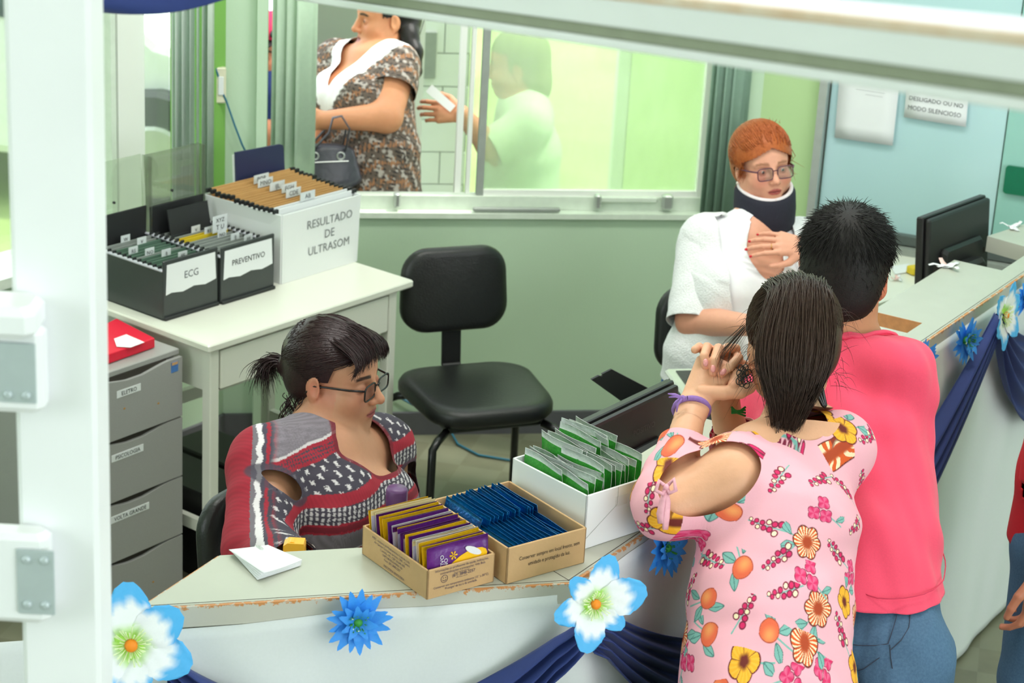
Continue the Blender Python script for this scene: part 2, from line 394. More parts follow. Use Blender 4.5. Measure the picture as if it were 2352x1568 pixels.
# cable box and blue cable on the corner
P = wallpt(507, 195, 0.02)
t = thing('cable_box', P - Z3 * 0.05, 'cream junction box on the bright green corner strip', 'junction box')
part('box', MB().box(P, (0.034, 0.02, 0.115), RW, 0.004), M('cream_plastic', (226, 222, 196), 0.4), t)
part('cover', MB().box(P + WN * 0.012, (0.018, 0.006, 0.06), RW, 0.002), m_paper, t)
pts = [wallpt(x, y, 0.03) for x, y in ((488, 130), (492, 150), (500, 170), (512, 215), (520, 232), (538, 285), (556, 332), (566, 352))]
solo('network_cable', MB().tube(pts, 0.0035, 6), M('blue_cable', (44, 110, 136), 0.4), 'blue cable running down the wall by the junction box', 'cable', smooth=True)

# right partition of blue panels
part_w = 2.6
win3 = struct('window_3', MB().box(CRN + PD * (sp0 + 0.012) + PN * 0.012 + Z3 * 1.8, (0.026, 0.05, 2.06), RPW), m_alu, label='aluminium framed partition with pale blue panels')
sp1 = (on_plane(2308, 300, CRN, PN) - CRN) @ PD
part('panel', MB().box(CRN + PD * (sp0 + 0.03 + sp1) / 2 - PN * 0.01 + Z3 * 1.85, (sp1 - sp0 - 0.03, 0.012, 2.1), RPW), m_panel, win3)
part('panel', MB().box(CRN + PD * (sp1 + 1.0) - PN * 0.004 + Z3 * 1.85, (1.99, 0.012, 2.1), RPW), m_panel2, win3)
part('bottom_rail', MB().box(CRN + PD * (sp0 + 1.2) + PN * 0.004 + Z3 * 0.79, (2.4, 0.05, 0.03), RPW), M('rail_dark', (88, 96, 94), 0.4), win3)
part('sill', MB().box(CRN + PD * (sp0 + 1.2) + PN * 0.02 + Z3 * 0.755, (2.4, 0.08, 0.03), RPW), m_mull, win3)
def notice(name, label, quad, lines, cat='notice'):
    P = [on_plane(x, y, CRN + PN * 0.004, PN) for x, y in quad]
    t = thing(name, P[3], label, cat)
    mb = MB(); G = []
    for v in np.linspace(0, 1, 6):
        G.append([(P[0] * (1 - u) + P[1] * u) * (1 - v) + (P[3] * (1 - u) + P[2] * u) * v + PN * (0.004 + 0.006 * v * (0.4 + 0.6 * u)) for u in np.linspace(0, 1, 5)])
    solid(part('sheet', mb.grid(G), m_paper, t, True), 0.0006)
    R = unit(P[1] - P[0]); U = unit(P[0] - P[3])
    for tx, sz, x, y, sx in lines: lettering(tx, sz, m_inkgrey, t, on_plane(x, y, CRN + PN * 0.0135, PN), R, U, sx)
    return t
notice('notice', 'blank looking white sheet taped to the blue partition', [(1930, 160), (2068, 180), (2052, 333), (1918, 315)], [('____________', 0.016, 2000, 205, 1.0), ('________', 0.014, 2008, 216, 1.0)])
notice('notice', 'white sign asking for phones switched off or on silent, on blue partition', [(2088, 150), (2230, 172), (2220, 290), (2077, 268)], [('DESLIGADO OU NO', 0.021, 2150, 234, 0.92), ('MODO SILENCIOSO', 0.021, 2146, 256, 0.92)])
P = on_plane(2345, 416, CRN + PN * 0.012, PN)
pl = []
for i in range(24):
    a = 2 * math.pi * i / 24; hx, hz, r = 0.052, 0.046, 0.012
    pl.append(P + PD * (math.copysign(hx - r, math.cos(a)) + r * math.cos(a)) + Z3 * (math.copysign(hz - r, math.sin(a)) + r * math.sin(a)))
solo('sign', MB().prism(pl, PN * 0.006), m_sign, 'plain dark green plate on the teal partition panel at right', 'sign')

# ------------------------------------------------------------------ outside
GZ = -0.12
g = MB(); g.box((0, 40, GZ - 0.06), (90, 66.4, 0.1)); struct('ground_lawn', g, m_grass)
g = MB(); g.box(wb(-0.2, GZ - 0.02, -0.85), (4.5, 1.4, 0.05), RW); struct('ground_porch', g, m_pave)
EX = on_plane(955, 250, wb(0, 0, -1.25), WN); sx = (EX - W0) @ WD
e = MB(); wallbox2 = lambda mb, s0, s1, z0, z1, off, t: mb.box(wb((s0 + s1) / 2, (z0 + z1) / 2, off), (s1 - s0, t, z1 - z0), RW)
sxl = (on_plane(640, 200, wb(0, 0, -1.25), WN) - W0) @ WD
wallbox2(e, sxl, sx, GZ, 3.0, -1.32, 0.12)
ew = struct('wall_porch', e, m_extwall)
part('corner_trim', MB().box(wb(sx + 0.008, 1.45, -1.27), (0.035, 0.05, 3.0), RW), m_white, ew)
for k in range(4):
    part('panel_strip', MB().box(wb(sx - 0.42, 1.02 + 0.26 * k, -1.255), (0.5, 0.02, 0.02), RW), m_frame, ew)
e = MB(); EXB = on_plane(1075, 250, wb(0, 0, -1.6), WN); sx2 = (EXB - W0) @ WD
wallbox2(e, sx + 0.03, sx2, GZ, 3.0, -1.66, 0.1)
tw = struct('wall_tiled', e, m_mull)
tz = np.arange(0.02, 2.4, 0.135)
for k, z in enumerate(tz):
    for j in range(3):
        s = sx + 0.05 + j * 0.2 - (0.1 if k % 2 else 0)
        a_, b_ = max(s, sx + 0.032), min(s + 0.196, sx2 - 0.002)
        if b_ - a_ > 0.02: part('tile', MB().box(wb((a_ + b_) / 2, z + 0.066, -1.606), (b_ - a_, 0.012, 0.131), RW), m_tile, tw)
P = on_plane(987, 125, wb(0, 0, -1.59), WN)
solo('meter_box', MB().box(P, (0.055, 0.03, 0.19), RW, 0.004), m_mull, 'small grey box on the white tiled wall outside', 'meter box')
e = MB(); s0 = (on_plane(1440, 300, wb(0, 0, -1.2), WN) - W0) @ WD
wallbox2(e, s0, s0 + 1.6, GZ, 3.0, -1.26, 0.12); struct('wall_lime', e, m_limewall, label='lime painted wall outside right of the lawn')
e = MB(); wallbox2(e, s0 - 0.05, s0 - 0.004, GZ, 3.0, -1.23, 0.05); struct('trim_3', e, m_white)
# hedge far behind the lawn
random.seed(3)
def shrub(name, c, r, label, n=420, seed=1):
    rr = np.random.default_rng(seed); t = thing(name, (c[0], c[1], GZ), label, 'shrub', 'shrubs behind the lawn')
    part('stem', MB().tube([(c[0], c[1], GZ), (c[0] + 0.05, c[1], c[2])], [0.06, 0.03], 6), M('bark', (96, 80, 60), 0.8) if 'bark' not in MATS else MATS['bark'], t)
    mb = MB()
    for i in range(n):
        d = rr.normal(size=3); d = d / np.linalg.norm(d); q = np.array(c) + d * np.array(r) * rr.uniform(.55, 1)
        u = unit(np.cross(d, rr.normal(size=3))); w_ = np.cross(d, u); l = rr.uniform(.1, .2)
        mb.add([q, q + u * l * .4 + w_ * .2 * l, q + u * l + d * .1, q + u * l * .4 - w_ * .2 * l], [(0, 1, 2, 3)])
    part('foliage', mb, MATS['leafy'], t, kind='stuff'); return t
M('leafy', (120, 150, 60), 0.7, (3, 0.1), rgb2=(190, 190, 90), trl=0.3)
for i, (x, y) in enumerate(((-6.5, 13.5), (-4.6, 15.0), (0.2, 18.5), (2.0, 17.5), (-8.4, 16))):
    shrub('shrub', (x, y, 0.9), (1.1, 0.9, 0.95), ['yellow green leafy shrub far outside the left window', 'rounded shrub behind the parked white car', 'yellow green shrub at the far end of the lawn', 'bushy shrub far behind the lime wall', 'farthest shrub outside the left window'][i], seed=i)
# parked white car outside the left window
c0 = at(250, 560, GZ) ; cd = ang(-10); cn = np.array([-cd[1], cd[0], 0]); c0 = c0 + cd * (-1.0) + cn * 0.35
car = thing('car', c0, 'white car parked outside behind the file boxes', 'car')
prof = [(-2.0, .25), (1.75, .25), (1.9, .4), (1.85, .7), (1.1, .85), (.55, 1.3), (-1.2, 1.35), (-1.7, .95), (-2.05, .85)]
mb = MB().prism([c0 + cd * a_ + Z3 * b_ - cn * 0.0 for a_, b_ in prof], cn * 1.6)
m_car = M('car_white', (240, 242, 244), 0.2, coat=0.5)
bevel(part('body', mb, m_car, car), 0.05)
m_tyre = M('tyre', (60, 64, 66), 0.7); 
for a_ in (-1.2, 1.12):
    for side in (0.0, 1.6):
        wh = part('wheel', MB().lathe([(.2, -.09), (.3, -.09), (.32, -.06), (.32, .06), (.3, .09), (.2, .09)], c0 + cd * a_ + cn * side + Z3 * .32, 24, cn), m_tyre, car)
        part('hubcap', MB().lathe([(.01, -.1), (.15, -.1), (.2, -.07)], c0 + cd * a_ + cn * side + Z3 * .32, 24, cn), m_alu, wh)
part('window_glass', MB().prism([c0 + cd * a_ + Z3 * b_ - cn * 0.005 for a_, b_ in ((1.0, .88), (.5, 1.24), (-1.15, 1.28), (-1.55, .95))], -cn * 0.004), M('car_glass', (60, 74, 80), 0.1), car)
# ------------------------------------------------------------------ stair railing in the foreground
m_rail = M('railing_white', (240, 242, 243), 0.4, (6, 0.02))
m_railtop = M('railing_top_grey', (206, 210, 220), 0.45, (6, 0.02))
m_groove = M('railing_groove', (150, 156, 134), 0.6)
m_worn = M('worn_wood_edge', (214, 176, 138), 0.7, (22, 0.15), rgb2=(236, 226, 212))
m_plate = M('galvanised_plate', (188, 200, 202), 0.42, (30, 0.05), metal=0.25)
DP = 2.5
pa, pb = atD(250, 0, DP), atD(62, 700, DP)
pw = 190 / FPX * DP; pc = atD(124, 784, DP)
post = thing('stair_post', (pc[0], pc[1], 0), 'white stair railing post in the left foreground', 'railing post')
part('post', MB().box((pc[0], pc[1] + pw * .4, 1.7), (pw, pw * .8, 3.4), None, 0.006), m_rail, post)
for y0, y1 in ((745, 925), (1292, 1500)):
    za, zb = atD(60, y0, DP)[2], atD(60, y1, DP)[2]; zc = (za + zb) / 2; xr = atD(106, 900, DP)[0]
    part('rail', MB().box((xr - 0.45, pc[1] - 0.02, zc), (0.9, 0.036, za - zb + 0.02), None, 0.008), m_rail, post)
    pl = part('bracket_plate', MB().box((atD(58, y0, DP)[0], pc[1] - 0.041, zc), (0.046, 0.003, (za - zb) * 0.86), None, 0.001), m_plate, post)
    for dx in (-0.011, 0.011):
        for dz in ((-0.3, 0.3) if y0 > 1000 else (-0.32,)):
            part('bolt', MB().lathe([(0.0055, 0), (0.0055, 0.002), (0.003, 0.0035)], (atD(58, y0, DP)[0] + dx, pc[1] - 0.0425, zc + dz * (za - zb)), 10, (0, -1, 0)), m_plate, pl)
za, zb = atD(60, 655, DP)[2], atD(60, 738, DP)[2]
part('rail_cap', MB().box((atD(112, 700, DP)[0] - 0.45, pc[1] - 0.03, (za + zb) / 2), (0.9, 0.07, za - zb), None, 0.01), m_rail, post)
# upper handrail crossing the top of the view
H1, H2 = atD(1300, 96, 2.2), atD(2352, 257, 1.58)
hd = unit(H2 - H1); hn = unit(np.cross(hd, Z3)); hn = hn if hn[1] < 0 else -hn; hu = unit(np.cross(hn, hd)); hu = hu if hu[2] > 0 else -hu
hs, he = H1 - hd * 1.7, H2 + hd * 0.5
rail = thing('handrail', hs, 'white upper handrail with worn wooden edge crossing above the counter', 'handrail')
def rbox(nm, v0, v1, d0, d1, mat, par=None):
    c = (hs + he) / 2 + hu * (v0 + v1) / 2 + hn * (d0 + d1) / 2
    return part(nm, MB().box(c, (np.linalg.norm(he - hs), d1 - d0, v1 - v0), np.stack([hd, hn, hu], 1), 0.0015), mat, par or rail)
rbox('lower_lip', 0.0, 0.009, -0.06, 0.0, m_rail)
rbox('groove', 0.009, 0.022, -0.05, -0.006, m_groove)
rbox('face_board', 0.022, 0.049, -0.08, 0.0, m_rail)
rbox('worn_edge', 0.049, 0.058, -0.012, 0.001, m_worn)
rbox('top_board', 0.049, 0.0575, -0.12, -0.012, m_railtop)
# blue swag tied on the rail, its hem showing at the top left
m_blue = M('royal_blue_fabric', (30, 50, 112), 0.75, (60, 0.05), (500, 0.08), sheen=0.1)
Ga = []
pA, pB = atD(225, 26, 2.75), atD(560, -16, 2.75)
for i, u in enumerate(np.linspace(0, 1, 30)):
    row = []
    for j, v in enumerate(np.linspace(0, 1, 10)):
        p = pA * (1 - u) + pB * u + Z3 * (v * 0.16 - 0.012 * math.sin(math.pi * u)) + np.array([0, -1, 0]) * 0.012 * math.sin(v * 16 + u * 3)
        row.append(p)
    Ga.append(row)
solid(solo('fabric_swag', MB().grid(Ga), m_blue, 'blue fabric swag hanging from the stair rail at upper left', 'fabric swag', 'blue fabric swags', True), 0.002)

# ------------------------------------------------------------------ reception counter
ZC = 1.08
A2 = np.array([-0.604, 3.168, 0]); B2 = np.array([0.128, 3.358, 0])
DL = unit(B2 - A2); NL = np.array([DL[1], -DL[0], 0])
DRc = ang(58.3); NR = np.array([DRc[1], -DRc[0], 0])
LL = np.linalg.norm(B2 - A2)
def lp(s, out, z): return A2 + DL * s + NL * out + Z3 * z           # left section
def rp(s, out, z): return B2 + DRc * s + NR * out + Z3 * z           # right section
m_lam = M('counter_laminate', (180, 182, 169), 0.25, (14, 0.02), spec=0.5)
def worn_mat():
    m = M('counter_edge_worn', (190, 188, 176), 0.5)
    nt = m.node_tree; N = nt.nodes; L = nt.links; b = N['Principled BSDF']; tc = N.new('ShaderNodeTexCoord')
    sp = N.new('ShaderNodeSeparateXYZ'); L.new(tc.outputs['Object'], sp.inputs[0])
    nz = N.new('ShaderNodeTexNoise'); nz.inputs['Scale'].default_value = 85; nz.inputs['Detail'].default_value = 8; nz.inputs['Roughness'].default_value = .7; L.new(tc.outputs['Object'], nz.inputs['Vector'])
    mr = N.new('ShaderNodeMapRange'); mr.inputs['From Min'].default_value = ZC - 0.026; mr.inputs['From Max'].default_value = ZC + 0.002; mr.inputs['To Min'].default_value = -0.42; mr.inputs['To Max'].default_value = 0.16
    L.new(sp.outputs['Z'], mr.inputs['Value'])
    ad = N.new('ShaderNodeMath'); ad.operation = 'ADD'; L.new(nz.outputs['Fac'], ad.inputs[0]); L.new(mr.outputs[0], ad.inputs[1])
    cr = N.new('ShaderNodeValToRGB'); cr.color_ramp.elements[0].position = 0.52; cr.color_ramp.elements[0].color = lin((190, 188, 176)); cr.color_ramp.elements[1].position = 0.56; cr.color_ramp.elements[1].color = lin((196, 134, 78))
    L.new(ad.outputs[0], cr.inputs[0]); L.new(cr.outputs[0], b.inputs['Base Color']); return m
m_edge = worn_mat()
m_wood = M('raw_chipboard_edge', (190, 130, 82), 0.7, (60, 0.15))
m_seam = M('dark_seam', (52, 46, 40), 0.8)
counter = thing('reception_counter', (B2[0], B2[1], 0), 'beige laminate reception counter with worn orange edges', 'counter')
TH = 0.034
IL = 0.205                                                            # depth of the left top
# left top: outline with the slanted end
topL = [lp(0, 0, 0), lp(LL, 0, 0)]
aL = at(505, 1275, ZC); aL[2] = 0
# inner line intersection of both sections
def isect(p, d, q, e):
    A_ = np.array([[d[0], -e[0]], [d[1], -e[1]]]); t = np.linalg.solve(A_, (q - p)[:2]); return p + d * t[0]
IR_ = 0.19
Jn = isect(aL, DL, rp(0, -IR_, 0), DRc)
mb = MB(); mb.prism([p + Z3 * (ZC - TH) for p in (lp(0, 0, 0), lp(LL, 0, 0), Jn, aL)], Z3 * TH); part('left_top', mb, m_lam, counter)
def rtop(s0, s1, w_, nm='right_top'):
    return part(nm, MB().prism([rp(s0, 0, ZC - TH), rp(s1, 0, ZC - TH), rp(s1, -w_, ZC - TH), rp(s0, -w_, ZC - TH)], Z3 * TH), m_lam, counter)
jb = (Jn - B2) @ DRc
part('right_top', MB().prism([rp(0.0005, 0, ZC - TH), rp(0.85, 0, ZC - TH), rp(0.85, -IR_, ZC - TH), Jn + Z3 * (ZC - TH)], Z3 * TH), m_lam, counter)
rtop(0.85, 1.765, 0.055, 'ledge'); rtop(1.765, 2.32, 0.19, 'shelf'); rtop(2.32, 3.0, 0.055, 'ledge')
part('shelf_edge', MB().prism([rp(1.7645, -0.054, ZC - TH), rp(1.7645, -0.19, ZC - TH), rp(1.7625, -0.19, ZC - TH), rp(1.7625, -0.054, ZC - TH)], Z3 * TH), m_wood, counter)
# far wing turning back to the left
FD = ang(58.3 + 47); F0 = rp(3.0, 0, 0); FN = np.array([FD[1], -FD[0], 0])
TP = at(2268, 542, ZC); TP[2] = 0; g1, g2 = ang(47), ang(-43)
part('far_top', MB().prism([p + Z3 * (ZC - 0.045) for p in (TP, TP + g2 * 0.36, TP + g1 * 0.5 + g2 * 0.36, TP + g1 * 0.5)], Z3 * 0.045), m_lam, counter)
part('far_panel', MB().prism([p for p in (TP + g1 * .05 + g2 * .2, TP + g1 * .45 + g2 * .2, TP + g1 * .45 + g2 * .23, TP + g1 * .05 + g2 * .23)], Z3 * (ZC - 0.045)), m_cream, counter)
# worn front edge strips with a dark seam on top
EH = 0.04
part('edge_strip', MB().prism([lp(-0.01, 0.006, ZC - EH), lp(LL + 0.002, 0.006, ZC - EH), lp(LL + 0.002, -0.002, ZC - EH), lp(-0.01, -0.002, ZC - EH)], Z3 * (EH - 0.0012)), m_edge, counter)
part('edge_strip', MB().prism([rp(-0.002, 0.006, ZC - EH), rp(3.0, 0.006, ZC - EH), rp(3.0, -0.002, ZC - EH), rp(-0.002, -0.002, ZC - EH)], Z3 * (EH - 0.0012)), m_edge, counter)
part('edge_strip', MB().prism([lp(0, 0.0, ZC - TH), aL + Z3 * (ZC - TH), aL - DL * 0.004 + Z3 * (ZC - TH), lp(-0.004, 0, ZC - TH)], Z3 * (TH - 0.001)), m_edge, counter)
for f, a_, b_ in ((lp, 0.0, LL), (rp, 0.0, 3.0)):
    part('edge_seam', MB().prism([f(a_, -0.0045, ZC), f(b_, -0.0045, ZC), f(b_, -0.006, ZC), f(a_, -0.006, ZC)], Z3 * 0.0003), m_seam, counter)
part('edge_seam', MB().prism([lp(LL, 0.0, ZC), lp(LL, 0.0, ZC) + (Jn - lp(LL, 0, 0)) * 0.98, lp(LL + 0.0014, 0.0, ZC) + (Jn - lp(LL, 0, 0)) * 0.98, lp(LL + 0.0014, 0, ZC)], Z3 * 0.0003), m_seam, counter)
part('front_panel', MB().prism([lp(-0.05, -0.03, 0), lp(LL, -0.03, 0), lp(LL, -0.05, 0), lp(-0.05, -0.05, 0)], Z3 * (ZC - TH)), m_cream, counter)
part('front_panel', MB().prism([rp(-0.005, -0.03, 0), rp(3.0, -0.03, 0), rp(3.0, -0.05, 0), rp(-0.005, -0.05, 0)], Z3 * (ZC - TH)), m_cream, counter)
# lower work surfaces behind the counter
def lowtop(name, pl, z, label):
    t = thing(name, (pl[0][0], pl[0][1], 0), label, 'desk')
    part('worktop', MB().prism([np.array([p[0], p[1], z - 0.025]) for p in pl], Z3 * 0.025), m_cream, t)
    for p in pl:
        c = sum(np.array(q[:2]) for q in pl) / len(pl); q = np.array(p[:2]) + (c - np.array(p[:2])) * 0.12
        part('leg', MB().box((q[0], q[1], (z - 0.025) / 2), (0.04, 0.04, z - 0.025)), m_cream, t)
    return t
lowtop('work_desk', [rp(0.62, -0.06, 0), rp(2.7, -0.06, 0), rp(2.7, -0.62, 0), rp(0.62, -0.62, 0)], 0.75, 'cream work desk behind the right part of the counter')
lowtop('work_desk', [lp(0.12, -0.06, 0), lp(LL - 0.16, -0.06, 0), lp(LL - 0.16, -0.4, 0), lp(0.12, -0.4, 0)], 0.72, 'low work desk hidden behind the left counter top')

lowtop('side_desk', [at(x, y, .748) for x, y in ((1975, 712), (2140, 655), (2160, 590), (2040, 572))], .748, 'pale desk surface between the partition and the far monitor')
# white cloth hung along the counter front
def path_out(s, out, z):
    """s along the front: negative on the left section, positive on the right."""
    if s < 0: return B2 + DL * s + NL * out + Z3 * z
    return B2 + DRc * s + NR * out + Z3 * z
nb = unit(NL + NR)
def pathp(s, out, z, r=0.05):
    if abs(s) < r:
        k = (s + r) / (2 * r); p0 = path_out(-r, out, z); p1 = path_out(r, out, z); m_ = B2 + nb * (out / (nb @ NL)) * 1.0 + Z3 * z
        return (1 - k) ** 2 * p0 + 2 * k * (1 - k) * m_ + k ** 2 * p1
    return path_out(s, out, z)
def cloth_top(s):
    pts = [(-1.2, ZC - 0.048), (-0.72, ZC - 0.042), (-0.58, ZC - 0.040), (-0.38, ZC - 0.026), (-0.26, ZC - 0.028), (-0.05, ZC - 0.022), (0.05, ZC - 0.022), (0.2, ZC - 0.016), (0.6, ZC - 0.02), (1.4, ZC - 0.03), (2.8, ZC - 0.03)]
    return float(np.interp(s, [p[0] for p in pts], [p[1] for p in pts]))
G = []
for s in np.linspace(-1.0, 2.98, 260):
    row = []; zt = cloth_top(s)
    for v in np.linspace(0, 1, 48):
        z = zt * (1 - v) + 0.012 * v
        f = 0.005 * math.sin(s * 7 + v * 5) + 0.004 * math.sin(s * 15 - v * 6 + 1.5 * math.sin(s * 3)) + 0.0015 * math.sin(s * 38 + v * 6)
        for pin in (-0.72, 0.0, 1.72):                               # soft folds fan out from the pinned points
            d = (s - pin); w_ = math.exp(-(d / 0.35) ** 2) * math.exp(-((v - 0.25) / 0.35) ** 2)
            f += 0.012 * w_ * math.sin(9 * math.atan2(d, v + 0.05))
        out = 0.0085 + 0.006 * v + (f + 0.009) * min(1, v * 4.5)
        row.append(pathp(s, out, z))
    G.append(row)
m_cloth = M('white_tnt_cloth', (222, 226, 226), 0.85, (200, 0.015), (900, 0.04), trl=0.06)
solid(solo('counter_cloth', MB().grid(G), m_cloth, 'long white cloth hanging along the counter front', 'cloth', smooth=True), 0.0015)

# blue swags pinned between the big flowers
def swag(label, s0, s1, z0, z1, sag_t, sag_b, w0=0.03, w1=0.07, pl=7, seed=0):
    G = []; n = 64; mv = 46; rr = np.random.default_rng(seed); ph = rr.uniform(0, 6)
    for i in range(n + 1):
        u = i / n; row = []; e = 4 * u * (1 - u); spread = min(1, e * 1.6)
        for j in range(mv + 1):
            v = j / mv
            s = s0 + (s1 - s0) * u
            z = z0 + (z1 - z0) * u - e * (sag_t * (1 - v) + sag_b * v) - (w0 * (1 - spread) + w1 * spread) * v
            rip = math.sin(v * pl * 6.283 + 2.2 * math.sin(u * 3.1 + ph))
            out = 0.052 + 0.010 * (1 - spread) + (0.010 + 0.006 * spread) * rip + 0.02 * math.sin(math.pi * v) * spread
            row.append(pathp(s, out, z, 0.04))
        G.append(row)
    return solid(solo('fabric_swag', MB().grid(G), m_blue, label, 'fabric swag', 'blue fabric swags', True), 0.0015)
m_swagpin = None
swag('blue fabric swag draped under the blue daisy on the left counter front', -0.715, -0.005, 1.02, 1.03, 0.165, 0.32, 0.075, 0.05, 4, 1)
swag('blue fabric swag running behind the two visitors along the counter', 0.01, 1.98, 1.04, 1.075, 0.36, 0.50, 0.08, 0.10, 5, 2)
swag('blue fabric swag at the far right end of the counter', 1.99, 2.95, 1.075, 1.03, 0.16, 0.36, 0.05, 0.06, 4, 3)

# ------------------------------------------------------------------ artificial flowers pinned on the cloth
m_pb = M('petal_blue', (38, 136, 232), 0.55, (60, 0.1), rgb2=(70, 164, 246), trl=0.15)
m_pt = M('petal_white_blue', (255, 255, 255), 0.6, (60, 0.03), attr='Col', trl=0.15)
m_sg = M('stamen_green', (58, 150, 60), 0.6); m_sc = M('stamen_cream', (226, 240, 190), 0.6); m_or = M('flower_eye_orange', (244, 140, 20), 0.6)
def petal_mesh(name, L_, W_, n=9, mwid=5, tip=0.6, cup=0.15, notch=0.0, ruffle=0.0, cols=None, mat=None):
    V = []; F = []; C = []
    for i in range(n):
        t = i / (n - 1); s_ = .03 + .80 * t ** 1.1
        wd = W_ * ((4 * s_ * (1 - s_)) ** .55 if ruffle else max(0.34 if t > .5 else .1, math.sin(math.pi * (0.06 + 0.92 * t) ** tip) ** 0.7))
        for j in range(mwid):
            q = j / (mwid - 1) * 2 - 1
            x = L_ * (0.06 + 0.94 * t) * (1 - (0.26 * (1 - math.sqrt(max(0, 1 - .97 * q * q))) if ruffle else 0.10 * abs(q)) * t) + ruffle * math.sin(t * 20 + j * 2.1) * t
            y = q * wd / 2 + ruffle * math.sin(t * 26 + j) * abs(q)
            z = cup * L_ * math.sin(t * 2.2) * 0.6 - 0.02 * L_ * (1 - abs(q)) * math.sin(t * 3) + ruffle * 1.2 * math.sin(t * 14 + j * 1.7)
            V.append((x, y, z)); 
            if cols: C.append(cols(t, q))
    for i in range(n - 1):
        for j in range(mwid - 1): F.append((i*mwid+j, i*mwid+j+1, (i+1)*mwid+j+1, (i+1)*mwid+j))
    me = bpy.data.meshes.new(name); me.from_pydata(V, [], F); me.materials.append(mat)
    me.polygons.foreach_set('use_smooth', [True] * len(F))
    if cols:
        at_ = me.color_attributes.new('Col', 'FLOAT_COLOR', 'POINT'); at_.data.foreach_set('color', np.array([c[:3] + (1,) for c in C], dtype=np.float32).ravel())
    me.update(); return me
me_dais = petal_mesh('petal', 1.0, 0.36, 8, 5, 0.75, 0.12, mat=m_pb)
me_dais2 = petal_mesh('petal', 0.66, 0.30, 7, 5, 0.75, 0.45, mat=m_pb)
def mixc(a, b, t):
    t = max(0.0, min(1.0, t)); return tuple(x * (1 - t) + y * t for x, y in zip(a, b))
cW, cB, cG = lin((246, 248, 252))[:3], lin((84, 182, 244))[:3], lin((178, 232, 84))[:3]
def tipcol(t, q):
    c = mixc(cG, cW, (t - 0.10) / 0.2); return mixc(c, cB, (t + 0.13 * abs(q) - 0.62 + 0.05 * math.sin(q * 9)) / 0.16)
me_big = petal_mesh('petal', 1.0, 0.66, 16, 11, 1.25, 0.16, ruffle=0.010, cols=tipcol, mat=m_pt)
def place(me, name, parent, c, x, z, sc, y_sc=1.0):
    x = unit(x); z = unit(np.array(z) - x * (np.array(z) @ x)); y = np.cross(z, x)
    o = bpy.data.objects.new(name, me); COL.objects.link(o); o.parent = parent
    c = np.array(c) - ORG[parent.name]
    o.matrix_local = Matrix([[x[k]*sc, y[k]*sc*y_sc, z[k]*sc, c[k]] for k in range(3)] + [[0, 0, 0, 1]])
    ORG[o.name] = ORG[parent.name]; return o
def daisy(label, c, n, r, seed):
    rr = np.random.default_rng(seed); u = unit(np.cross((0, 0, 1.0), n)); v = np.cross(n, u)
    t = thing('blue_daisy', c, label, 'flower', 'blue daisies on the cloth')
    for k in range(17):
        a = 2 * math.pi * k / 17 + rr.uniform(-.1, .1); d = math.cos(a) * u + math.sin(a) * v
        place(me_dais, 'petal', t, c + n * 0.004, d + n * rr.uniform(-.05, .22), n, r * rr.uniform(.85, 1.05))
    for k in range(11):
        a = 2 * math.pi * k / 11 + rr.uniform(-.15, .15); d = math.cos(a) * u + math.sin(a) * v
        place(me_dais2, 'petal', t, c + n * 0.009, d + n * rr.uniform(.1, .45), n, r * rr.uniform(.9, 1.1))
    cen = part('flower_centre', MB().lathe([(0.001, 0.004), (r*.16, 0.004), (r*.17, 0.012), (r*.1, 0.018), (0.001, 0.02)], c, 14, n), m_sg, t, True)
    mb = MB()
    for k in range(26):
        a = rr.uniform(0, 6.28); q = r * rr.uniform(.1, .26); p = c + (math.cos(a) * u + math.sin(a) * v) * q + n * 0.012
        mb.tube([p, p + n * rr.uniform(.008, .018) + (math.cos(a) * u + math.sin(a) * v) * .004], [0.0007, 0.0011], 4)
    mb.m = 0; part('stamens', mb, m_sg, cen, kind='stuff')
    mb = MB()
    for k in range(16):
        a = rr.uniform(0, 6.28); q = r * rr.uniform(.22, .3); p = c + (math.cos(a) * u + math.sin(a) * v) * q + n * 0.02; mb.ball(p, 0.0018, 6, 4)
    part('stamen_tips', mb, m_sc, cen, kind='stuff')
    return t
def bigflower(label, c, n, r, seed, rot=0.0, scales=(1,)*7, count=6):
    rr = np.random.default_rng(seed); u = unit(np.cross((0, 0, 1.0), n)); v = np.cross(n, u)
    t = thing('white_blue_flower', c, label, 'flower', 'white flowers with blue tips')
    for k in range(count):
        a = rot + 2 * math.pi * k / count + rr.uniform(-.08, .08); d = math.cos(a) * u + math.sin(a) * v
        place(me_big, 'petal', t, c + n * (0.003 + 0.002 * (k % 2)), d + n * rr.uniform(.0, .2), n, r * scales[k % len(scales)] * rr.uniform(.94, 1.06), rr.uniform(.9, 1.1))
    cen = part('flower_centre', MB().lathe([(0.001, 0.004), (r*.10, 0.004), (r*.10, 0.016), (r*.06, 0.02), (0.001, 0.02)], c, 14, n), m_or, t, True)
    mb = MB(); mg = MB()
    for k in range(34):
        a = 2 * math.pi * k / 34 + rr.uniform(-.1, .1); q = r * rr.uniform(.18, .34); d = math.cos(a) * u + math.sin(a) * v
        mb.tube([c + d * r * .08 + n * .008, c + d * q * .7 + n * .02, c + d * q + n * .022], [0.0007, 0.0007, 0.0016], 4)
    part('stamens', mb, m_sc, cen, kind='stuff')
    part('calyx', MB().lathe([(0.001, 0.003), (r*.3, 0.0055), (r*.22, 0.008), (0.001, 0.010)], c, 16, n), M('flower_lime', (172, 226, 90), 0.6) if 'flower_lime' not in MATS else MATS['flower_lime'], cen, True)
    return t
def onL(x, y, out=0.06): return on_plane(x, y, lp(0, out, 0), NL)
def onR(x, y, out=0.06): return on_plane(x, y, rp(0, out, 0), NR)
bigflower('white flower with blue tips half hidden by the stair post', onL(300, 1478), unit(NL + Z3 * .25), 0.108, 1, 0.6)
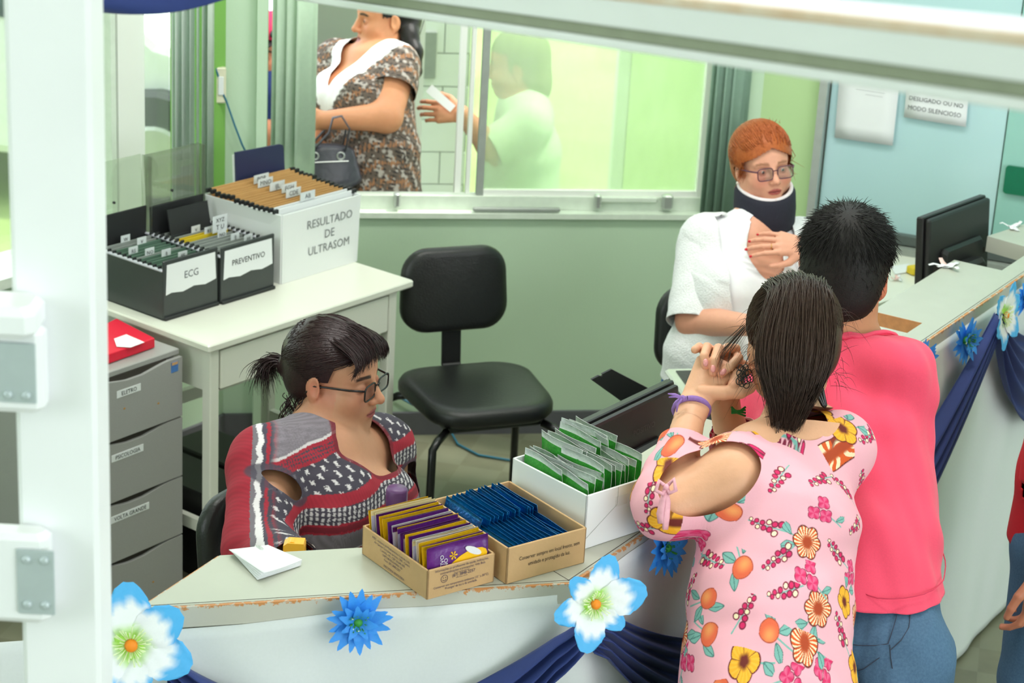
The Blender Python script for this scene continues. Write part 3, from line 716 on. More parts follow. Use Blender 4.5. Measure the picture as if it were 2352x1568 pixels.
bigflower('white flower with blue tips at the counter corner', onL(1362, 1384, 0.08), unit(NL + NR * .2 + Z3 * .3), 0.088, 2, 1.25, (1.0, .85, .95, 1.0, 0.8, 1.05))
bigflower('white flower with blue tips seen edge on at the far right', onR(2300, 722), unit(NR + Z3 * .05), 0.09, 3, 0.3)
daisy('blue daisy on the white cloth left of the cardboard boxes', onL(820, 1424, 0.035), unit(NL + Z3 * .2), 0.060, 4)
daisy('blue daisy beside the white box under the floral sleeve', onR(1522, 1256, 0.045), unit(NR * .8 + NL * .3 + Z3 * .2), 0.062, 5)
daisy('blue daisy left of the edge-on flower on the right counter front', onR(2212, 780, 0.03), unit(NR * .85 + NL * .3 + Z3 * .1), 0.062, 6)
daisy('blue daisy peeping out beside the pink shoulder', onR(2112, 826, 0.03), unit(NR * .85 + NL * .3 + Z3 * .1), 0.058, 7)
daisy('blue daisy cut by the right edge of the picture', onR(2352, 682, 0.03), unit(NR * .85 + NL * .3 + Z3 * .1), 0.062, 8)
# ------------------------------------------------------------------ boxes on the counter
m_kraft = M('kraft_cardboard', (196, 158, 112), 0.75, (24, 0.05), (140, 0.05))
m_kraftin = M('kraft_inside', (178, 138, 104), 0.8, (24, 0.05))
m_wcard = M('white_card', (232, 234, 234), 0.55, (10, 0.012))
def open_box(name, label, F, e1, e2, w, l, h, mat, z, t=0.004, cat='box', hfront=None):
    """Open box as five panels, F = front left base corner."""
    th = thing(name, np.array([F[0], F[1], z]), label, cat); F = np.array([F[0], F[1], z])
    R = np.stack([e1, e2, Z3], 1)
    part('bottom', MB().box(F + e1*w/2 + e2*l/2 + Z3*t/2, (w - t, l - t, t), R), mat, th)
    part('front_panel', MB().box(F + e1*w/2 + e2*t/2 + Z3*h/2, (w, t, h), R, 0.001), mat, th)
    part('back_panel', MB().box(F + e1*w/2 + e2*(l-t/2) + Z3*h/2, (w, t, h), R, 0.001), mat, th)
    part('side_panel', MB().box(F + e1*t/2 + e2*l/2 + Z3*h/2, (t, l, h), R, 0.001), mat, th)
    part('side_panel', MB().box(F + e1*(w-t/2) + e2*l/2 + Z3*h/2, (t, l, h), R, 0.001), mat, th)
    return th
zt = ZC + 0.0005
K1 = ang(37.0); K2 = ang(127.0)
F1 = at(980, 1378, zt); W1, L1, H1b = 0.143, 0.212, 0.056
bx1 = open_box('cardboard_box', 'small kraft box full of purple sachets', F1, K1, K2, W1, L1, H1b, m_kraft, zt)
F2 = at(1162, 1342, zt); W2, L2, H2b = 0.176, 0.262, 0.070
br = at(1142, 1110, zt + H2b); fr = F2 + K1 * W2 + Z3 * H2b
L2 = float((br - fr) @ K2)
bx2 = open_box('cardboard_box', 'larger kraft box half full of blue sachets', F2, K1, K2, W2, L2, H2b, m_kraft, zt)
def facetext(parent, c0, right, up, lines, mat, sx=1.0):
    for tx, sz, dx, dz in lines: lettering(tx, sz, mat, parent, c0 + unit(right) * dx + unit(up) * dz, right, up, sx)
c = F2 + K1 * W2 * 0.53 + Z3 * 0.037 - K2 * 0.0006
facetext(bx2, c, K1, Z3, [('Conservar sempre em local fresco, sem', 0.0105, 0.0, 0.007), ('umidade e protegido da luz.', 0.0105, 0.0, -0.007)], m_ink, 0.80)
c = F1 + K1 * W1 * 0.5 + Z3 * 0.03 - K2 * 0.0006
facetext(bx1, c, K1, Z3, [('Informações ao profissional de saúde, indicações,', 0.0062, 0.0, 0.021), ('contraindicações e precauções: Vide Bula', 0.0062, 0.002, 0.0145), ('Serviço de Atendimento', 0.0036, 0.0, 0.0095), ('(87) 3848-2257', 0.0085, 0.004, 0.0045), ('www.imec.com.br', 0.0036, 0.0, -0.0005), ('Conservar em temperatura ambiente (15° a 30°C).', 0.0062, 0.0, -0.0105), ('Proteger da luz e da umidade.', 0.0062, 0.0, -0.0165)], m_inknavy, 0.92)
# small round face printed on the box
fc = F1 + K1 * 0.035 + Z3 * 0.033 - K2 * 0.0009
mb = MB(); mb.tube([fc + K1 * 0.007 * math.cos(a) + Z3 * 0.007 * math.sin(a) for a in np.linspace(0, 6.28, 20)], 0.0004, 4)
mb.tube([fc + K1 * 0.004 * math.cos(a) + Z3 * 0.004 * math.sin(a) for a in np.linspace(3.5, 5.9, 8)], 0.0004, 4)
for dx in (-0.0025, 0.0025): mb.ball(fc + K1 * dx + Z3 * 0.002, 0.0008, 6, 4)
part('printed_face', mb, m_inknavy, bx1)
c = F1 + K2 * L1 * 0.52 + Z3 * 0.028 - K1 * 0.0006
facetext(bx1, c, -K2, Z3, [('IMEC - Indústria de Medicamentos Custódia Ltda', 0.0062, -0.006, 0.020), ('Av. Gerson Gonçalves de Lima, 1500 - Centro', 0.0062, -0.002, 0.013), ('Custódia - PE - CEP: 56.640-000', 0.0062, 0.0, 0.006), ('CNPJ: 08.055.634/0001-53', 0.0062, 0.0, -0.001), ('Fone: (87) 3848-2257', 0.0062, 0.0, -0.008), ('INDÚSTRIA BRASILEIRA', 0.0066, 0.006, -0.020)], m_inknavy, 0.98)

# sachets: pillow shaped packs with flat seals; meshes shared between alike packs
def pack_mesh(name, w, h, t, mats, seal=0.012, wav=0.0, seed=0, topseal=None, stripes=False):
    rr = np.random.default_rng(seed); nx, nz = 9, 10; V = []; F = []; MI = []
    ts = topseal or seal; ph = rr.uniform(0, 6)
    for sgn in (1, -1):
        for i in range(nz):
            z = h * i / (nz - 1)
            for j in range(nx):
                x = w * (j / (nx - 1) - 0.5)
                a = min(1, max(0, (z - seal) / 0.012)) * min(1, max(0, (h - ts - z) / 0.012)) * min(1, (w/2 - abs(x)) / 0.014)
                y = sgn * (0.0004 + t / 2 * max(0, a) ** 0.5) + wav * math.sin(x * 40 + ph) * (z / h) + wav * .6 * math.sin(z * 50 + ph + x * 30)
                V.append((x, y, z))
    o = nx * nz
    for k in (0, 1):
        for i in range(nz - 1):
            for j in range(nx - 1):
                q = (k*o+i*nx+j, k*o+i*nx+j+1, k*o+(i+1)*nx+j+1, k*o+(i+1)*nx+j); F.append(q if k == 1 else q[::-1])
                zz = h * (i + 0.5) / (nz - 1); edge = j in (0, nx - 2)
                MI.append(1 if zz > h - ts else (2 if edge else (3 if k == 0 else 0)))
    rim = [i*nx for i in range(nz)] + [(nz-1)*nx+j for j in range(1, nx)] + [i*nx+nx-1 for i in range(nz-2, -1, -1)] + list(range(nx-2, 0, -1))
    for a_, b_ in zip(rim, rim[1:] + rim[:1]): F.append((a_, b_, o + b_, o + a_)); MI.append(1)
    me = bpy.data.meshes.new(name); me.from_pydata(V, [], F)
    for m in mats: me.materials.append(m)
    me.polygons.foreach_set('material_index', MI); me.polygons.foreach_set('use_smooth', [True] * len(F)); me.update(); return me
m_pu = M('sachet_purple', (96, 36, 122), 0.28, (60, 0.08), (60, 0.25)); m_ye = M('sachet_yellow', (246, 190, 22), 0.3, (60, 0.05), (60, 0.2))
m_wh = M('sachet_white', (228, 226, 232), 0.3, (60, 0.03), (60, 0.2)); m_cr = M('sachet_cream', (246, 226, 168), 0.35, (60, 0.04)); m_lv = M('sachet_side_lavender', (196, 190, 212), 0.35, (200, 0.05))
m_bl = M('sachet_blue_foil', (0, 88, 168), 0.2, (50, 0.25), (45, 0.5), metal=0.55); m_bl2 = M('sachet_blue_edge', (10, 120, 190), 0.2, (60, 0.2), (60, 0.4), metal=0.5)
m_gr = M('sachet_green', (14, 122, 40), 0.28, (260, 0.2), (70, 0.2), rgb2=(84, 176, 70)); m_ws = M('sachet_seal_white', (226, 232, 228), 0.25, (50, 0.03), (90, 0.35), spec=0.6)
m_gdk = M('sachet_green_print', (120, 200, 90), 0.35); m_gtx = M('sachet_text_green', (22, 96, 70), 0.5)
PW, PH = W1 - 0.014, 0.082
kinds1 = [pack_mesh('sachet', PW, PH, 0.007, (m_pu, m_pu, m_pu, m_pu), 0.01, 0.0012, 1, 0.006), pack_mesh('sachet', PW, PH, 0.007, (m_ye, m_cr, m_lv, m_pu), 0.01, 0.0010, 2, 0.010),
          pack_mesh('sachet', PW, PH, 0.007, (m_pu, m_pu, m_lv, m_ye), 0.01, 0.0014, 3, 0.008), pack_mesh('sachet', PW, PH, 0.007, (m_pu, m_ye, m_ye, m_pu), 0.01, 0.0012, 4, 0.005), pack_mesh('sachet', PW, PH, 0.007, (m_wh, m_wh, m_wh, m_pu), 0.01, 0.0012, 5, 0.01)]
def put(me, name, label, cat, group, c, x, z):
    """x: width direction, z: up direction of the pack."""
    x = unit(x); z = unit(np.array(z) - x * (np.array(z) @ x)); y = np.cross(z, x)
    o = bpy.data.objects.new(name, me); COL.objects.link(o)
    o.matrix_world = Matrix([[x[k], y[k], z[k], c[k]] for k in range(3)] + [[0, 0, 0, 1]]); ORG[o.name] = np.array(c, float)
    return tag(o, label, cat, group)
rr = np.random.default_rng(11)
order = [3, 1, 1, 0, 3, 2, 3, 0, 0, 4, 2, 3, 2, 0, 2, 3, 0, 4, 1, 4, 3, 0, 3, 0]
n1 = len(order)
lab1 = {0: 'purple and yellow sachet standing in the small kraft box', 1: 'cream topped sachet standing in the small kraft box', 2: 'purple sachet with pale side standing in the small kraft box', 3: 'yellow edged sachet standing in the small kraft box', 4: 'white sachet standing in the small kraft box'}
for i, k in enumerate(order):
    d = L1 - 0.016 - (L1 - 0.034) * i / (n1 - 1)
    c = F1 + K1 * (W1 / 2 + rr.uniform(-.003, .003)) + K2 * (d - 0.010) + Z3 * (0.0055 + rr.uniform(0, .004))
    put(kinds1[k], 'sachet', lab1[k], 'sachet', 'purple and yellow sachets', c, K1 + K2 * rr.uniform(-.03, .03), Z3 + K2 * (0.22 - 0.12 * i / n1 + rr.uniform(-.03, .03)))
# front pack with its printed face
c = F1 + K1 * (W1 / 2) + K2 * 0.0085 + Z3 * 0.0055
fp = put(kinds1[0], 'sachet', 'foremost purple sachet showing its printed face', 'sachet', 'purple and yellow sachets', c, K1, Z3 + K2 * 0.10)
ORG[fp.name] = np.zeros(3)
fz = unit(Z3 + K2 * 0.10); fo = c - unit(np.cross(fz, K1)) * 0.0045
def onface(u, v): return fo + K1 * u + fz * v
inv = fp.matrix_world.inverted()
def facepart(name, mb, mat):
    V = [inv @ Vector(p) for p in mb.v]; mb.v = [tuple(p) for p in V]; me = mb.mesh(name, mat); o = bpy.data.objects.new(name, me); COL.objects.link(o); o.parent = fp; return o
nf = unit(np.cross(K1, fz))
blob = [onface(0.015 + 0.045 * math.cos(a), 0.040 + 0.022 * math.sin(a) + 0.012 * math.cos(a)) + nf * 0.0004 for a in np.linspace(0, 6.28, 18)[:-1]]
facepart('yellow_print', MB().prism(blob, nf * 0.0004), m_ye)
facepart('white_print', MB().prism([onface(0.030 + 0.017 * math.cos(a), 0.062 + 0.007 * math.sin(a) - 0.008 * math.cos(a)) + nf * 0.0009 for a in np.linspace(0, 6.28, 14)[:-1]], nf * 0.0003), m_wh)
mb = MB()
for k in range(6):
    a = k * math.pi / 3; d = math.cos(a) * K1 + math.sin(a) * fz; p = onface(-0.012, 0.062) + nf * 0.0006
    mb.tube([p + d * 0.0015, p + d * 0.0075], [0.0007, 0.0017], 5)
facepart('flower_print', mb, m_ye)
for tx, u in (('ATIVO', -0.036), ('NO', -0.028)):
    to = lettering(tx, 0.011, m_wh, counter, onface(u, 0.052) + nf * 0.0004, fz, -K1, 1.0)
    to.parent = fp; me = to.data; V = np.array([v.co[:] for v in me.vertices]) + ORG[counter.name]
    me.vertices.foreach_set('co', np.array([tuple(inv @ Vector(p)) for p in V]).ravel()); me.update()
# blue foil sachets lying on edge in the larger box
kb = [pack_mesh('sachet', 0.118, 0.058, 0.006, (m_bl, m_bl2, m_bl, m_bl), 0.008, 0.0028, s, 0.007) for s in (21, 22, 23)]
for row in range(2):
    for i in range(14):
        u = 0.010 + (W2 - 0.030) * i / 13 + rr.uniform(-.002, .002)
        c = F2 + K1 * (u - 0.008 if i > 10 else u) + K2 * ((0.070 if row == 0 else L2 - 0.072) + rr.uniform(-.004, .004)) + Z3 * (0.0055 + (0.014 if row else 0.0) + rr.uniform(0, .004))
        put(kb[(i + row) % 3], 'sachet', 'blue foil sachet lying on edge in the larger kraft box', 'sachet', 'blue foil sachets', c, -K2 + K1 * rr.uniform(-.03, .03), Z3 + K1 * (0.30 - 0.42 * i / 13 + rr.uniform(-.05, .05)))
# white box of green sachets
E1 = ang(41.5); E2 = ang(131.5); H3 = 0.108
F3 = at(1340, 1262, zt); W3 = 0.160; tb = at(1163, 1055, zt + H3); L3 = float((tb - F3) @ E2)
bx3 = open_box('white_box', 'white card box full of green sachets', F3, E1, E2, W3, L3, H3, m_wcard, zt)
part('fold_line', MB().tube([F3 + E1 * 0.001 - E2 * 0.0006 + Z3 * 0.02, F3 + E1 * 0.078 - E2 * 0.0006 + Z3 * 0.072], 0.0004, 4), m_mull, bx3)
part('fold_line', MB().tube([F3 + E1 * 0.078 - E2 * 0.0006 + Z3 * 0.074, F3 + E1 * 0.078 - E2 * 0.0006 + Z3 * 0.107], 0.0003, 4), m_mull, bx3)
part('tape', MB().box(F3 + E1 * 0.088 - E2 * 0.0006 + Z3 * 0.078, (0.03, 0.0006, 0.02), np.stack([E1, E2, Z3], 1)), M('clear_tape', (236, 236, 230), .2, alpha=.12), bx3)
kg = [pack_mesh('sachet', 0.118, hh, 0.007, (m_gr, m_ws, m_gr, m_gr), 0.008, 0.003, s, 0.019) for s, hh in ((31, .125), (32, .13), (33, .12))]
def greenpack(u, v, z, lean, hi=0, yaw=0.0):
    c = F3 + E1 * u + E2 * v + Z3 * z
    me = kg[int(rr.integers(0, 3))]
    x = -E2 + E1 * (rr.uniform(-.06, .06) + yaw); zz = Z3 + E1 * lean + E2 * rr.uniform(-.03, .05)
    o = put(me, 'sachet', 'green sachet with white seal standing in the white box', 'sachet', 'green sachets', c, x, zz)
    return o, c, unit(x), unit(zz)
gp = []
for row, v in enumerate((0.070, L3 - 0.070)):
    for i in range(11):
        u = 0.024 + (W3 - 0.042) * i / 10
        z = 0.0045 + (0.0 if i < 3 else 0.012 if row == 0 else 0.020) + rr.uniform(0, .008) + (0.012 if (i > 6 and row) else 0)
        gp.append(greenpack(u, v + rr.uniform(-.004, .004), z, -0.06 + 0.06 * i / 10 + rr.uniform(-.04, .04)))
kgs = [pack_mesh('sachet', 0.05, 0.055, 0.006, (m_gr, m_ws, m_gr, m_gr), 0.008, 0.002, s, 0.012) for s in (34, 35)]
for k in range(2):
    c = F3 + E1 * (W3 - 0.030) + E2 * (0.035 + 0.03 * k) + Z3 * 0.098
    put(kgs[k], 'sachet', 'green sachet lying tilted at the right corner of the white box', 'sachet', 'green sachets', c, E2 * 0.9 + E1 * .2, E1 * 0.9 - Z3 * 0.12 + E2 * 0.1)

# pad of slips with a paper clip
PQ = [at(x, y, zt) for x, y in ((530, 1272), (598, 1334), (692, 1298), (620, 1262))]
pad = thing('paper_pad', sum(PQ) / 4, 'small pile of white slips held by a paper clip', 'papers')
for k in range(5):
    ry = (k - 2) * 0.035; c = sum(PQ) / 4
    pts = [c + np.array(rotm(math.degrees(ry)) @ (p - c)) * (1 + 0.004 * k) for p in PQ]
    G = [[(pts[0] * (1 - u) + pts[3] * u) * (1 - v) + (pts[1] * (1 - u) + pts[2] * u) * v + Z3 * (0.0016 * (k + 1) + 0.006 * (1 - u) ** 2 * (k / 4) * (0.3 + v)) for u in np.linspace(0, 1, 8)] for v in np.linspace(0, 1, 8)]
    solid(part('slip', MB().grid(G), m_paper, pad, True), 0.0012)
cp = PQ[0] * .35 + PQ[3] * .65 + Z3 * 0.011; cx = unit(PQ[1] - PQ[0]); cy = unit(PQ[3] - PQ[0])
part('paper_clip', MB().tube([cp + cx * a + cy * b for a, b in ((-.004, 0), (.016, 0), (.019, .003), (.016, .006), (0, .006), (-.002, .004), (.012, .003))], 0.0006, 5), m_alu, pad)
# bottle and orange tape dispenser behind the counter edge
bp = at(912, 1120, 0.995); bot = thing('water_bottle', (bp[0], bp[1], 0.72), 'purple plastic bottle with ribbed cap behind the kraft box', 'bottle')
m_bot = M('bottle_purple', (112, 76, 128), 0.2, alpha=0.85); m_cap = M('bottle_cap', (96, 56, 108), 0.4)
part('body', MB().lathe([(.03, .0), (.034, .01), (.034, .17), (.030, .20), (.020, .225), (.019, .235)], (bp[0], bp[1], 0.7205), 24), m_bot, bot, True)
cpt = part('cap', MB().lathe([(.0215, .236), (.0225, .24), (.0225, .27), (.0195, .2755), (.001, .2765)], (bp[0], bp[1], 0.72), 28), m_cap, bot, True)
op = at(672, 1262, ZC - 0.04)
ob = thing('tape_dispenser', (op[0], op[1] + .02, 0.72), 'small orange plastic holder at the back edge of the counter', 'tape dispenser')
m_or2 = M('orange_plastic', (248, 176, 36), 0.4)
part('body', MB().prism([np.array([op[0] + a, op[1] + 0.02, 0.7205 + b]) for a, b in ((-.02, 0), (.022, 0), (.02, .316), (.018, .322), (-.012, .322), (-.02, .316))], (0, 0.028, 0)), m_or2, ob)
part('roll', MB().lathe([(.008, 0), (.012, 0), (.012, .02), (.008, .02)], (op[0] - .004, op[1] + 0.024, 0.72 + 0.312), 16, (0, 1, 0)), m_or2, ob)

# ------------------------------------------------------------------ white desk by the windows
DZ = 0.765
DK = at(480, 795, DZ); DK[2] = 0; dd = ang(52.2); ds = ang(142.2); DLn, DDp = 0.835, 0.56
RD = np.stack([dd, ds, Z3], 1)
def dk(a, b, z): return DK + dd * a + ds * b + Z3 * z
desk = thing('desk', dk(DLn/2, DDp/2, 0), 'cream lacquered desk with one drawer carrying the file boxes', 'desk')
part('desktop', MB().box(dk(DLn/2, DDp/2, DZ - 0.011), (DLn, DDp, 0.022), RD, 0.004), m_cream, desk)
for a in (0.035, DLn - 0.075):
    for b in (0.03, DDp - 0.03): part('leg', MB().box(dk(a, b, (DZ - 0.022) / 2), (0.034, 0.034, DZ - 0.022), RD, 0.003), m_cream, desk)
dr = part('drawer', MB().box(dk(DLn/2 - 0.02, 0.022, DZ - 0.088), (DLn - 0.152, 0.02, 0.112), RD, 0.003), m_cream, desk)
part('drawer_gap', MB().box(dk(DLn/2 - 0.02, 0.033, DZ - 0.085), (DLn - 0.138, 0.016, 0.127), RD), m_seam, desk)
for b in (0.035,): pass
part('side_apron', MB().box(dk(0.033, DDp/2, DZ - 0.085), (0.016, DDp - 0.09, 0.125), RD), m_cream, desk)
part('side_apron', MB().box(dk(DLn - 0.073, DDp/2, DZ - 0.085), (0.016, DDp - 0.09, 0.125), RD), m_cream, desk)
part('back_apron', MB().box(dk(DLn/2, DDp - 0.03, DZ - 0.085), (DLn - 0.15, 0.016, 0.125), RD), m_cream, desk)
part('stretcher', MB().box(dk(DLn/2 - 0.02, DDp - 0.03, 0.36), (DLn - 0.14, 0.02, 0.04), RD), m_cream, desk)
for a in (0.035, DLn - 0.075): part('stretcher', MB().box(dk(a, DDp/2, 0.2), (0.02, DDp - 0.09, 0.035), RD), m_cream, desk)
def tower(label, a, b, w, l, h, top=None):
    p = dk(a, b, 0); t = thing('computer_tower', p, label, 'computer')
    part('case', MB().box(p + Z3 * h/2, (w, l, h), RD, 0.006), m_blackpl, t)
    part('front_bezel', MB().box(p - ds * (l/2 + 0.006) + Z3 * h/2, (w - 0.006, 0.014, h - 0.01), RD, 0.005), m_dark, t)
    part('power_button', MB().lathe([(.008, 0), (.008, .003), (.001, .004)], p - ds * (l/2 + 0.0125) + Z3 * h * .8, 12, -ds), m_alu, t); return t
tower('black computer tower standing under the desk beside the cabinet', 0.16, 0.24, 0.17, 0.34, 0.27)
tower('second black computer tower under the desk nearer the wall', 0.40, 0.36, 0.17, 0.3, 0.24)

# ------------------------------------------------------------------ file boxes on the desk
m_fbox = M('file_box_charcoal', (58, 62, 62), 0.32, (40, 0.04), (200, 0.05)); m_fin = M('file_box_inside', (34, 35, 37), 0.5)
m_fold = M('index_folder_green', (92, 120, 104), 0.6); m_fold2 = M('index_folder_grey', (150, 156, 152), 0.6); m_tab = M('tab_clear', (222, 226, 228), 0.3); m_yel = M('yellow_card', (222, 192, 40), 0.6)
m_rimv = M('file_rim_grey', (190, 190, 200), 0.3)
def letters_on(parent, c, right, up, s, txt): lettering(txt, s, m_ink, parent, c, right, up, 1.0, name='tab_lettering')
def filebox(label, F, e1, e2, w, l, h, word, wsz, seed, yellow=False, lid=m_smoke):
    rr = np.random.default_rng(seed); R = np.stack([e1, e2, Z3], 1); z = DZ + 0.0005; F = np.array([F[0], F[1], z]); t = 0.004
    th = thing('file_box', F + e1 * w/2 + e2 * l/2, label, 'file box')
    fr_ = part('front_panel', MB().box(F + e1*w/2 + e2*t/2 + Z3*h/2, (w, t * 1.5, h), R, 0.002), m_fbox, th)
    part('front_foot', MB().box(F + e1*w/2 - e2*0.004 + Z3*0.005, (w, 0.010, 0.010), R, 0.002), m_fin, th)
    part('bottom', MB().box(F + e1*w/2 + e2*l/2 + Z3*t/2, (w, l, t), R), m_fbox, th)
    part('back_panel', MB().box(F + e1*w/2 + e2*(l - t/2) + Z3*h*0.66, (w, t, h * 1.32), R, 0.002), m_fin, th)
    for u in (t/2, w - t/2):
        sd = part('side_panel', MB().box(F + e1*u + e2*l/2 + Z3*h*0.41, (t, l - t, h * 0.82), R), m_fbox, th)
        part('rim', MB().box(F + e1*u + e2*l/2 + Z3*(h*0.82 + 0.003), (0.012, l - t, 0.006), R, 0.002), m_rimv, th)
    # paper label with a slightly torn lower edge
    up = [F + e1 * (w * (0.06 + 0.88 * u)) - e2 * 0.0016 + Z3 * (h * (0.93 - 0.03 * u * 0)) for u in (0, 1)]
    lo = [F + e1 * (w * (0.04 + 0.92 * u)) - e2 * 0.0016 + Z3 * (h * (0.42 + 0.02 * math.sin(u * 14) + 0.03 * u)) for u in np.linspace(1, 0, 10)]
    lb = part('paper_label', MB().prism(up + lo, -e2 * 0.0006), m_paper, th)
    lettering(word, wsz, m_inkgrey if word == 'ECG' else m_ink, lb, F + e1 * w * 0.5 - e2 * 0.0024 + Z3 * h * 0.68, e1, Z3, 0.95)
    nfo = 13
    for k in range(nfo):
        v = 0.02 + (l - 0.05) * k / (nfo - 1); hh = h * (0.80 + rr.uniform(-.02, .02))
        fo_ = part('index_folder', MB().box(F + e1*w/2 + e2*v + Z3*(hh/2 + t), (w - 0.014, 0.0025, hh), R), m_yel if (yellow and k in (8, 9)) else (m_fold if rr.random() < .55 and not yellow else m_fold2), th)
        uu = 0.25 + 0.45 * ((k * 0.37 + 0.1 * seed) % 1) if not yellow else 0.55 + 0.3 * ((k * 0.4) % 1)
        if k % 2 == 0:
            tb_ = part('index_tab', MB().box(F + e1*w*uu + e2*v + Z3*(hh + 0.012), (0.034, 0.0012, 0.024), R), m_tab, th)
            letters_on(tb_, F + e1*w*uu + e2*(v - 0.0012) + Z3*(hh + 0.011), e1, Z3, 0.015, ['AB', 'CD', 'EF', 'G', 'IJ', 'LM', 'NO', 'PQ', 'RS', 'TU', 'V', 'XYZ', 'W'][k])
    mbk = MB()
    for k in range(nfo):
        v = 0.02 + (l - 0.05) * k / (nfo - 1)
        for u in (0.006, w - 0.006): mbk.box(F + e1*u + e2*v + Z3*(h*0.82 + 0.009), (0.012, 0.004, 0.007), R)
    part('folder_hooks', mbk, m_fin, th, kind='stuff')
    if yellow:
        part('divider', MB().box(F + e1*w*0.55 + e2*l*0.82 + Z3*h*0.72, (w*0.75, 0.003, h*1.1), R @ rotm(0, -12), 0.0), m_fin, th)
        tb_ = part('index_tab', MB().box(F + e1*w*0.72 + e2*l*0.55 + Z3*h*1.02, (0.058, 0.0014, 0.05), R, 0.0), m_tab, th)
        lettering('XYZ', 0.017, m_ink, tb_, F + e1*w*0.72 + e2*(l*0.55 - 0.0012) + Z3*(h*1.02 + 0.011), e1, Z3, 1); lettering('T U', 0.02, m_ink, tb_, F + e1*w*0.72 + e2*(l*0.55 - 0.0012) + Z3*(h*1.02 - 0.010), e1, Z3, 1)
    # acrylic lid swung open behind
    lh = l * 0.84; b0 = F + e2 * (l + 0.006) + Z3 * h * 0.72; lu = unit(Z3 + e2 * 0.06)
    ld = part('lid', MB().box(b0 + e1*w/2 + lu*lh/2, (w, 0.003, lh), basis(e1, e2 - lu * (e2 @ lu)), 0.0), lid, th, label='open see-through acrylic lid')
    part('lid_edge', MB().box(b0 + e1*0.0015 + lu*lh/2 - e2*0.012, (0.003, 0.024, lh), basis(e1, e2), 0.0), lid, ld)
    part('lid_edge', MB().box(b0 + e1*(w-0.0015) + lu*lh/2 - e2*0.012, (0.003, 0.024, lh), basis(e1, e2), 0.0), lid, ld)
    part('hinge_pin', MB().lathe([(.004, 0), (.004, .006), (.001, .007)], b0 + e1 * w * 0.45 + lu * lh * 0.52 - e2 * 0.004, 10, -e2), m_fin, ld)
    return th
FE = at(375, 737, DZ); FP = at(507, 699, DZ)
filebox('charcoal card file box labelled ECG with green dividers', FE, dd, ds, 0.206, 0.30, 0.172, 'ECG', 0.030, 1, False, m_clear)
filebox('charcoal card file box labelled PREVENTIVO with a yellow card', FP, dd, ds, 0.212, 0.30, 0.168, 'PREVENTIVO', 0.024, 2, True, m_smoke)
# big white box of hanging folders
FRb = at(645, 652, DZ); Wb = 0.325; Lb = 0.26; Hb = 0.212
th = thing('folder_box', FRb + dd*Wb/2 + ds*Lb/2, 'white card box labelled RESULTADO DE ULTRASOM full of brown folders', 'folder box')
F = np.array([FRb[0], FRb[1], DZ + 0.0005]); t_ = 0.004
def qp(a, b, z, fl=0.0): return F + dd*a + ds*b + Z3*z
def panel(nm, q): 
    n_ = unit(np.cross(q[1] - q[0], q[3] - q[0])); return part(nm, MB().prism(q, n_ * 0.004), m_wcard, th)
panel('front_panel', [qp(0, 0, 0), qp(Wb, 0, 0), qp(Wb + .004, -.004, Hb), qp(-.004, -.004, Hb)])
panel('back_panel', [qp(Wb, Lb, 0), qp(0, Lb, 0), qp(-.03, Lb + .03, Hb + .004), qp(Wb + .01, Lb + .03, Hb + .004)])
panel('side_panel', [qp(0, Lb, 0), qp(0, 0, 0), qp(-.004, -.004, Hb), qp(-.03, Lb + .03, Hb + .004)])
panel('side_panel', [qp(Wb, 0, 0), qp(Wb, Lb, 0), qp(Wb + .01, Lb + .03, Hb + .004), qp(Wb + .004, -.004, Hb)])
part('bottom', MB().box(qp(Wb/2, Lb/2, .003), (Wb - .008, Lb - .008, .004), RD), m_wcard, th)
for tx, z in (('RESULTADO', .160), ('DE', .118), ('ULTRASOM', .076)): lettering(tx, 0.037, M('print_grey', (128, 130, 132), 0.6) if 'print_grey' not in MATS else MATS['print_grey'], th, qp(Wb * .60, -0.0052 - .004 * z / Hb, z), dd, Z3 - ds * (.004 / Hb), 0.95)
m_kf = M('folder_kraft', (196, 150, 92), 0.7, (20, 0.06)); rr = np.random.default_rng(5)
for k in range(15):
    b = 0.022 + (Lb - .02) * k / 14; a0 = -0.004 - .02 * k / 14; a1 = Wb + .004
    hz = Hb + 0.004 + 0.012 * (k / 14) + rr.uniform(0, .006)
    lean = 0.02 * k / 14
    q = [qp(0.008, b * .9, .01), qp(Wb - .008, b * .9, .01), qp(a1 - .006, b + lean, hz), qp(a0 + .008, b + lean, hz)]
    isw = k in (0, 1)
    fo_ = part('folder', MB().prism(q, ds * 0.0025), m_paper if isw else m_kf, th)
    for a in (a0, a1): part('folder_clip', MB().box(qp(a, b + lean, hz - .004), (0.018, 0.008, 0.012), RD), m_fin, fo_)
    if k in (1, 4, 6, 8, 10, 12):
        ua = Wb * (0.42 + 0.10 * ((k * 0.3) % 1))
        tb_ = part('folder_tab', MB().box(qp(ua, b + lean - .002, hz + .012), (0.062, 0.0012, 0.026), RD), m_tab, th)
        lettering(['', 'AB', '', '', 'CDE', '', 'FGH', '', 'IJL', '', 'MNO', '', 'PQR'][k], 0.02, m_inkgrey, tb_, qp(ua, b + lean - .003, hz + .011), dd, Z3, 1)
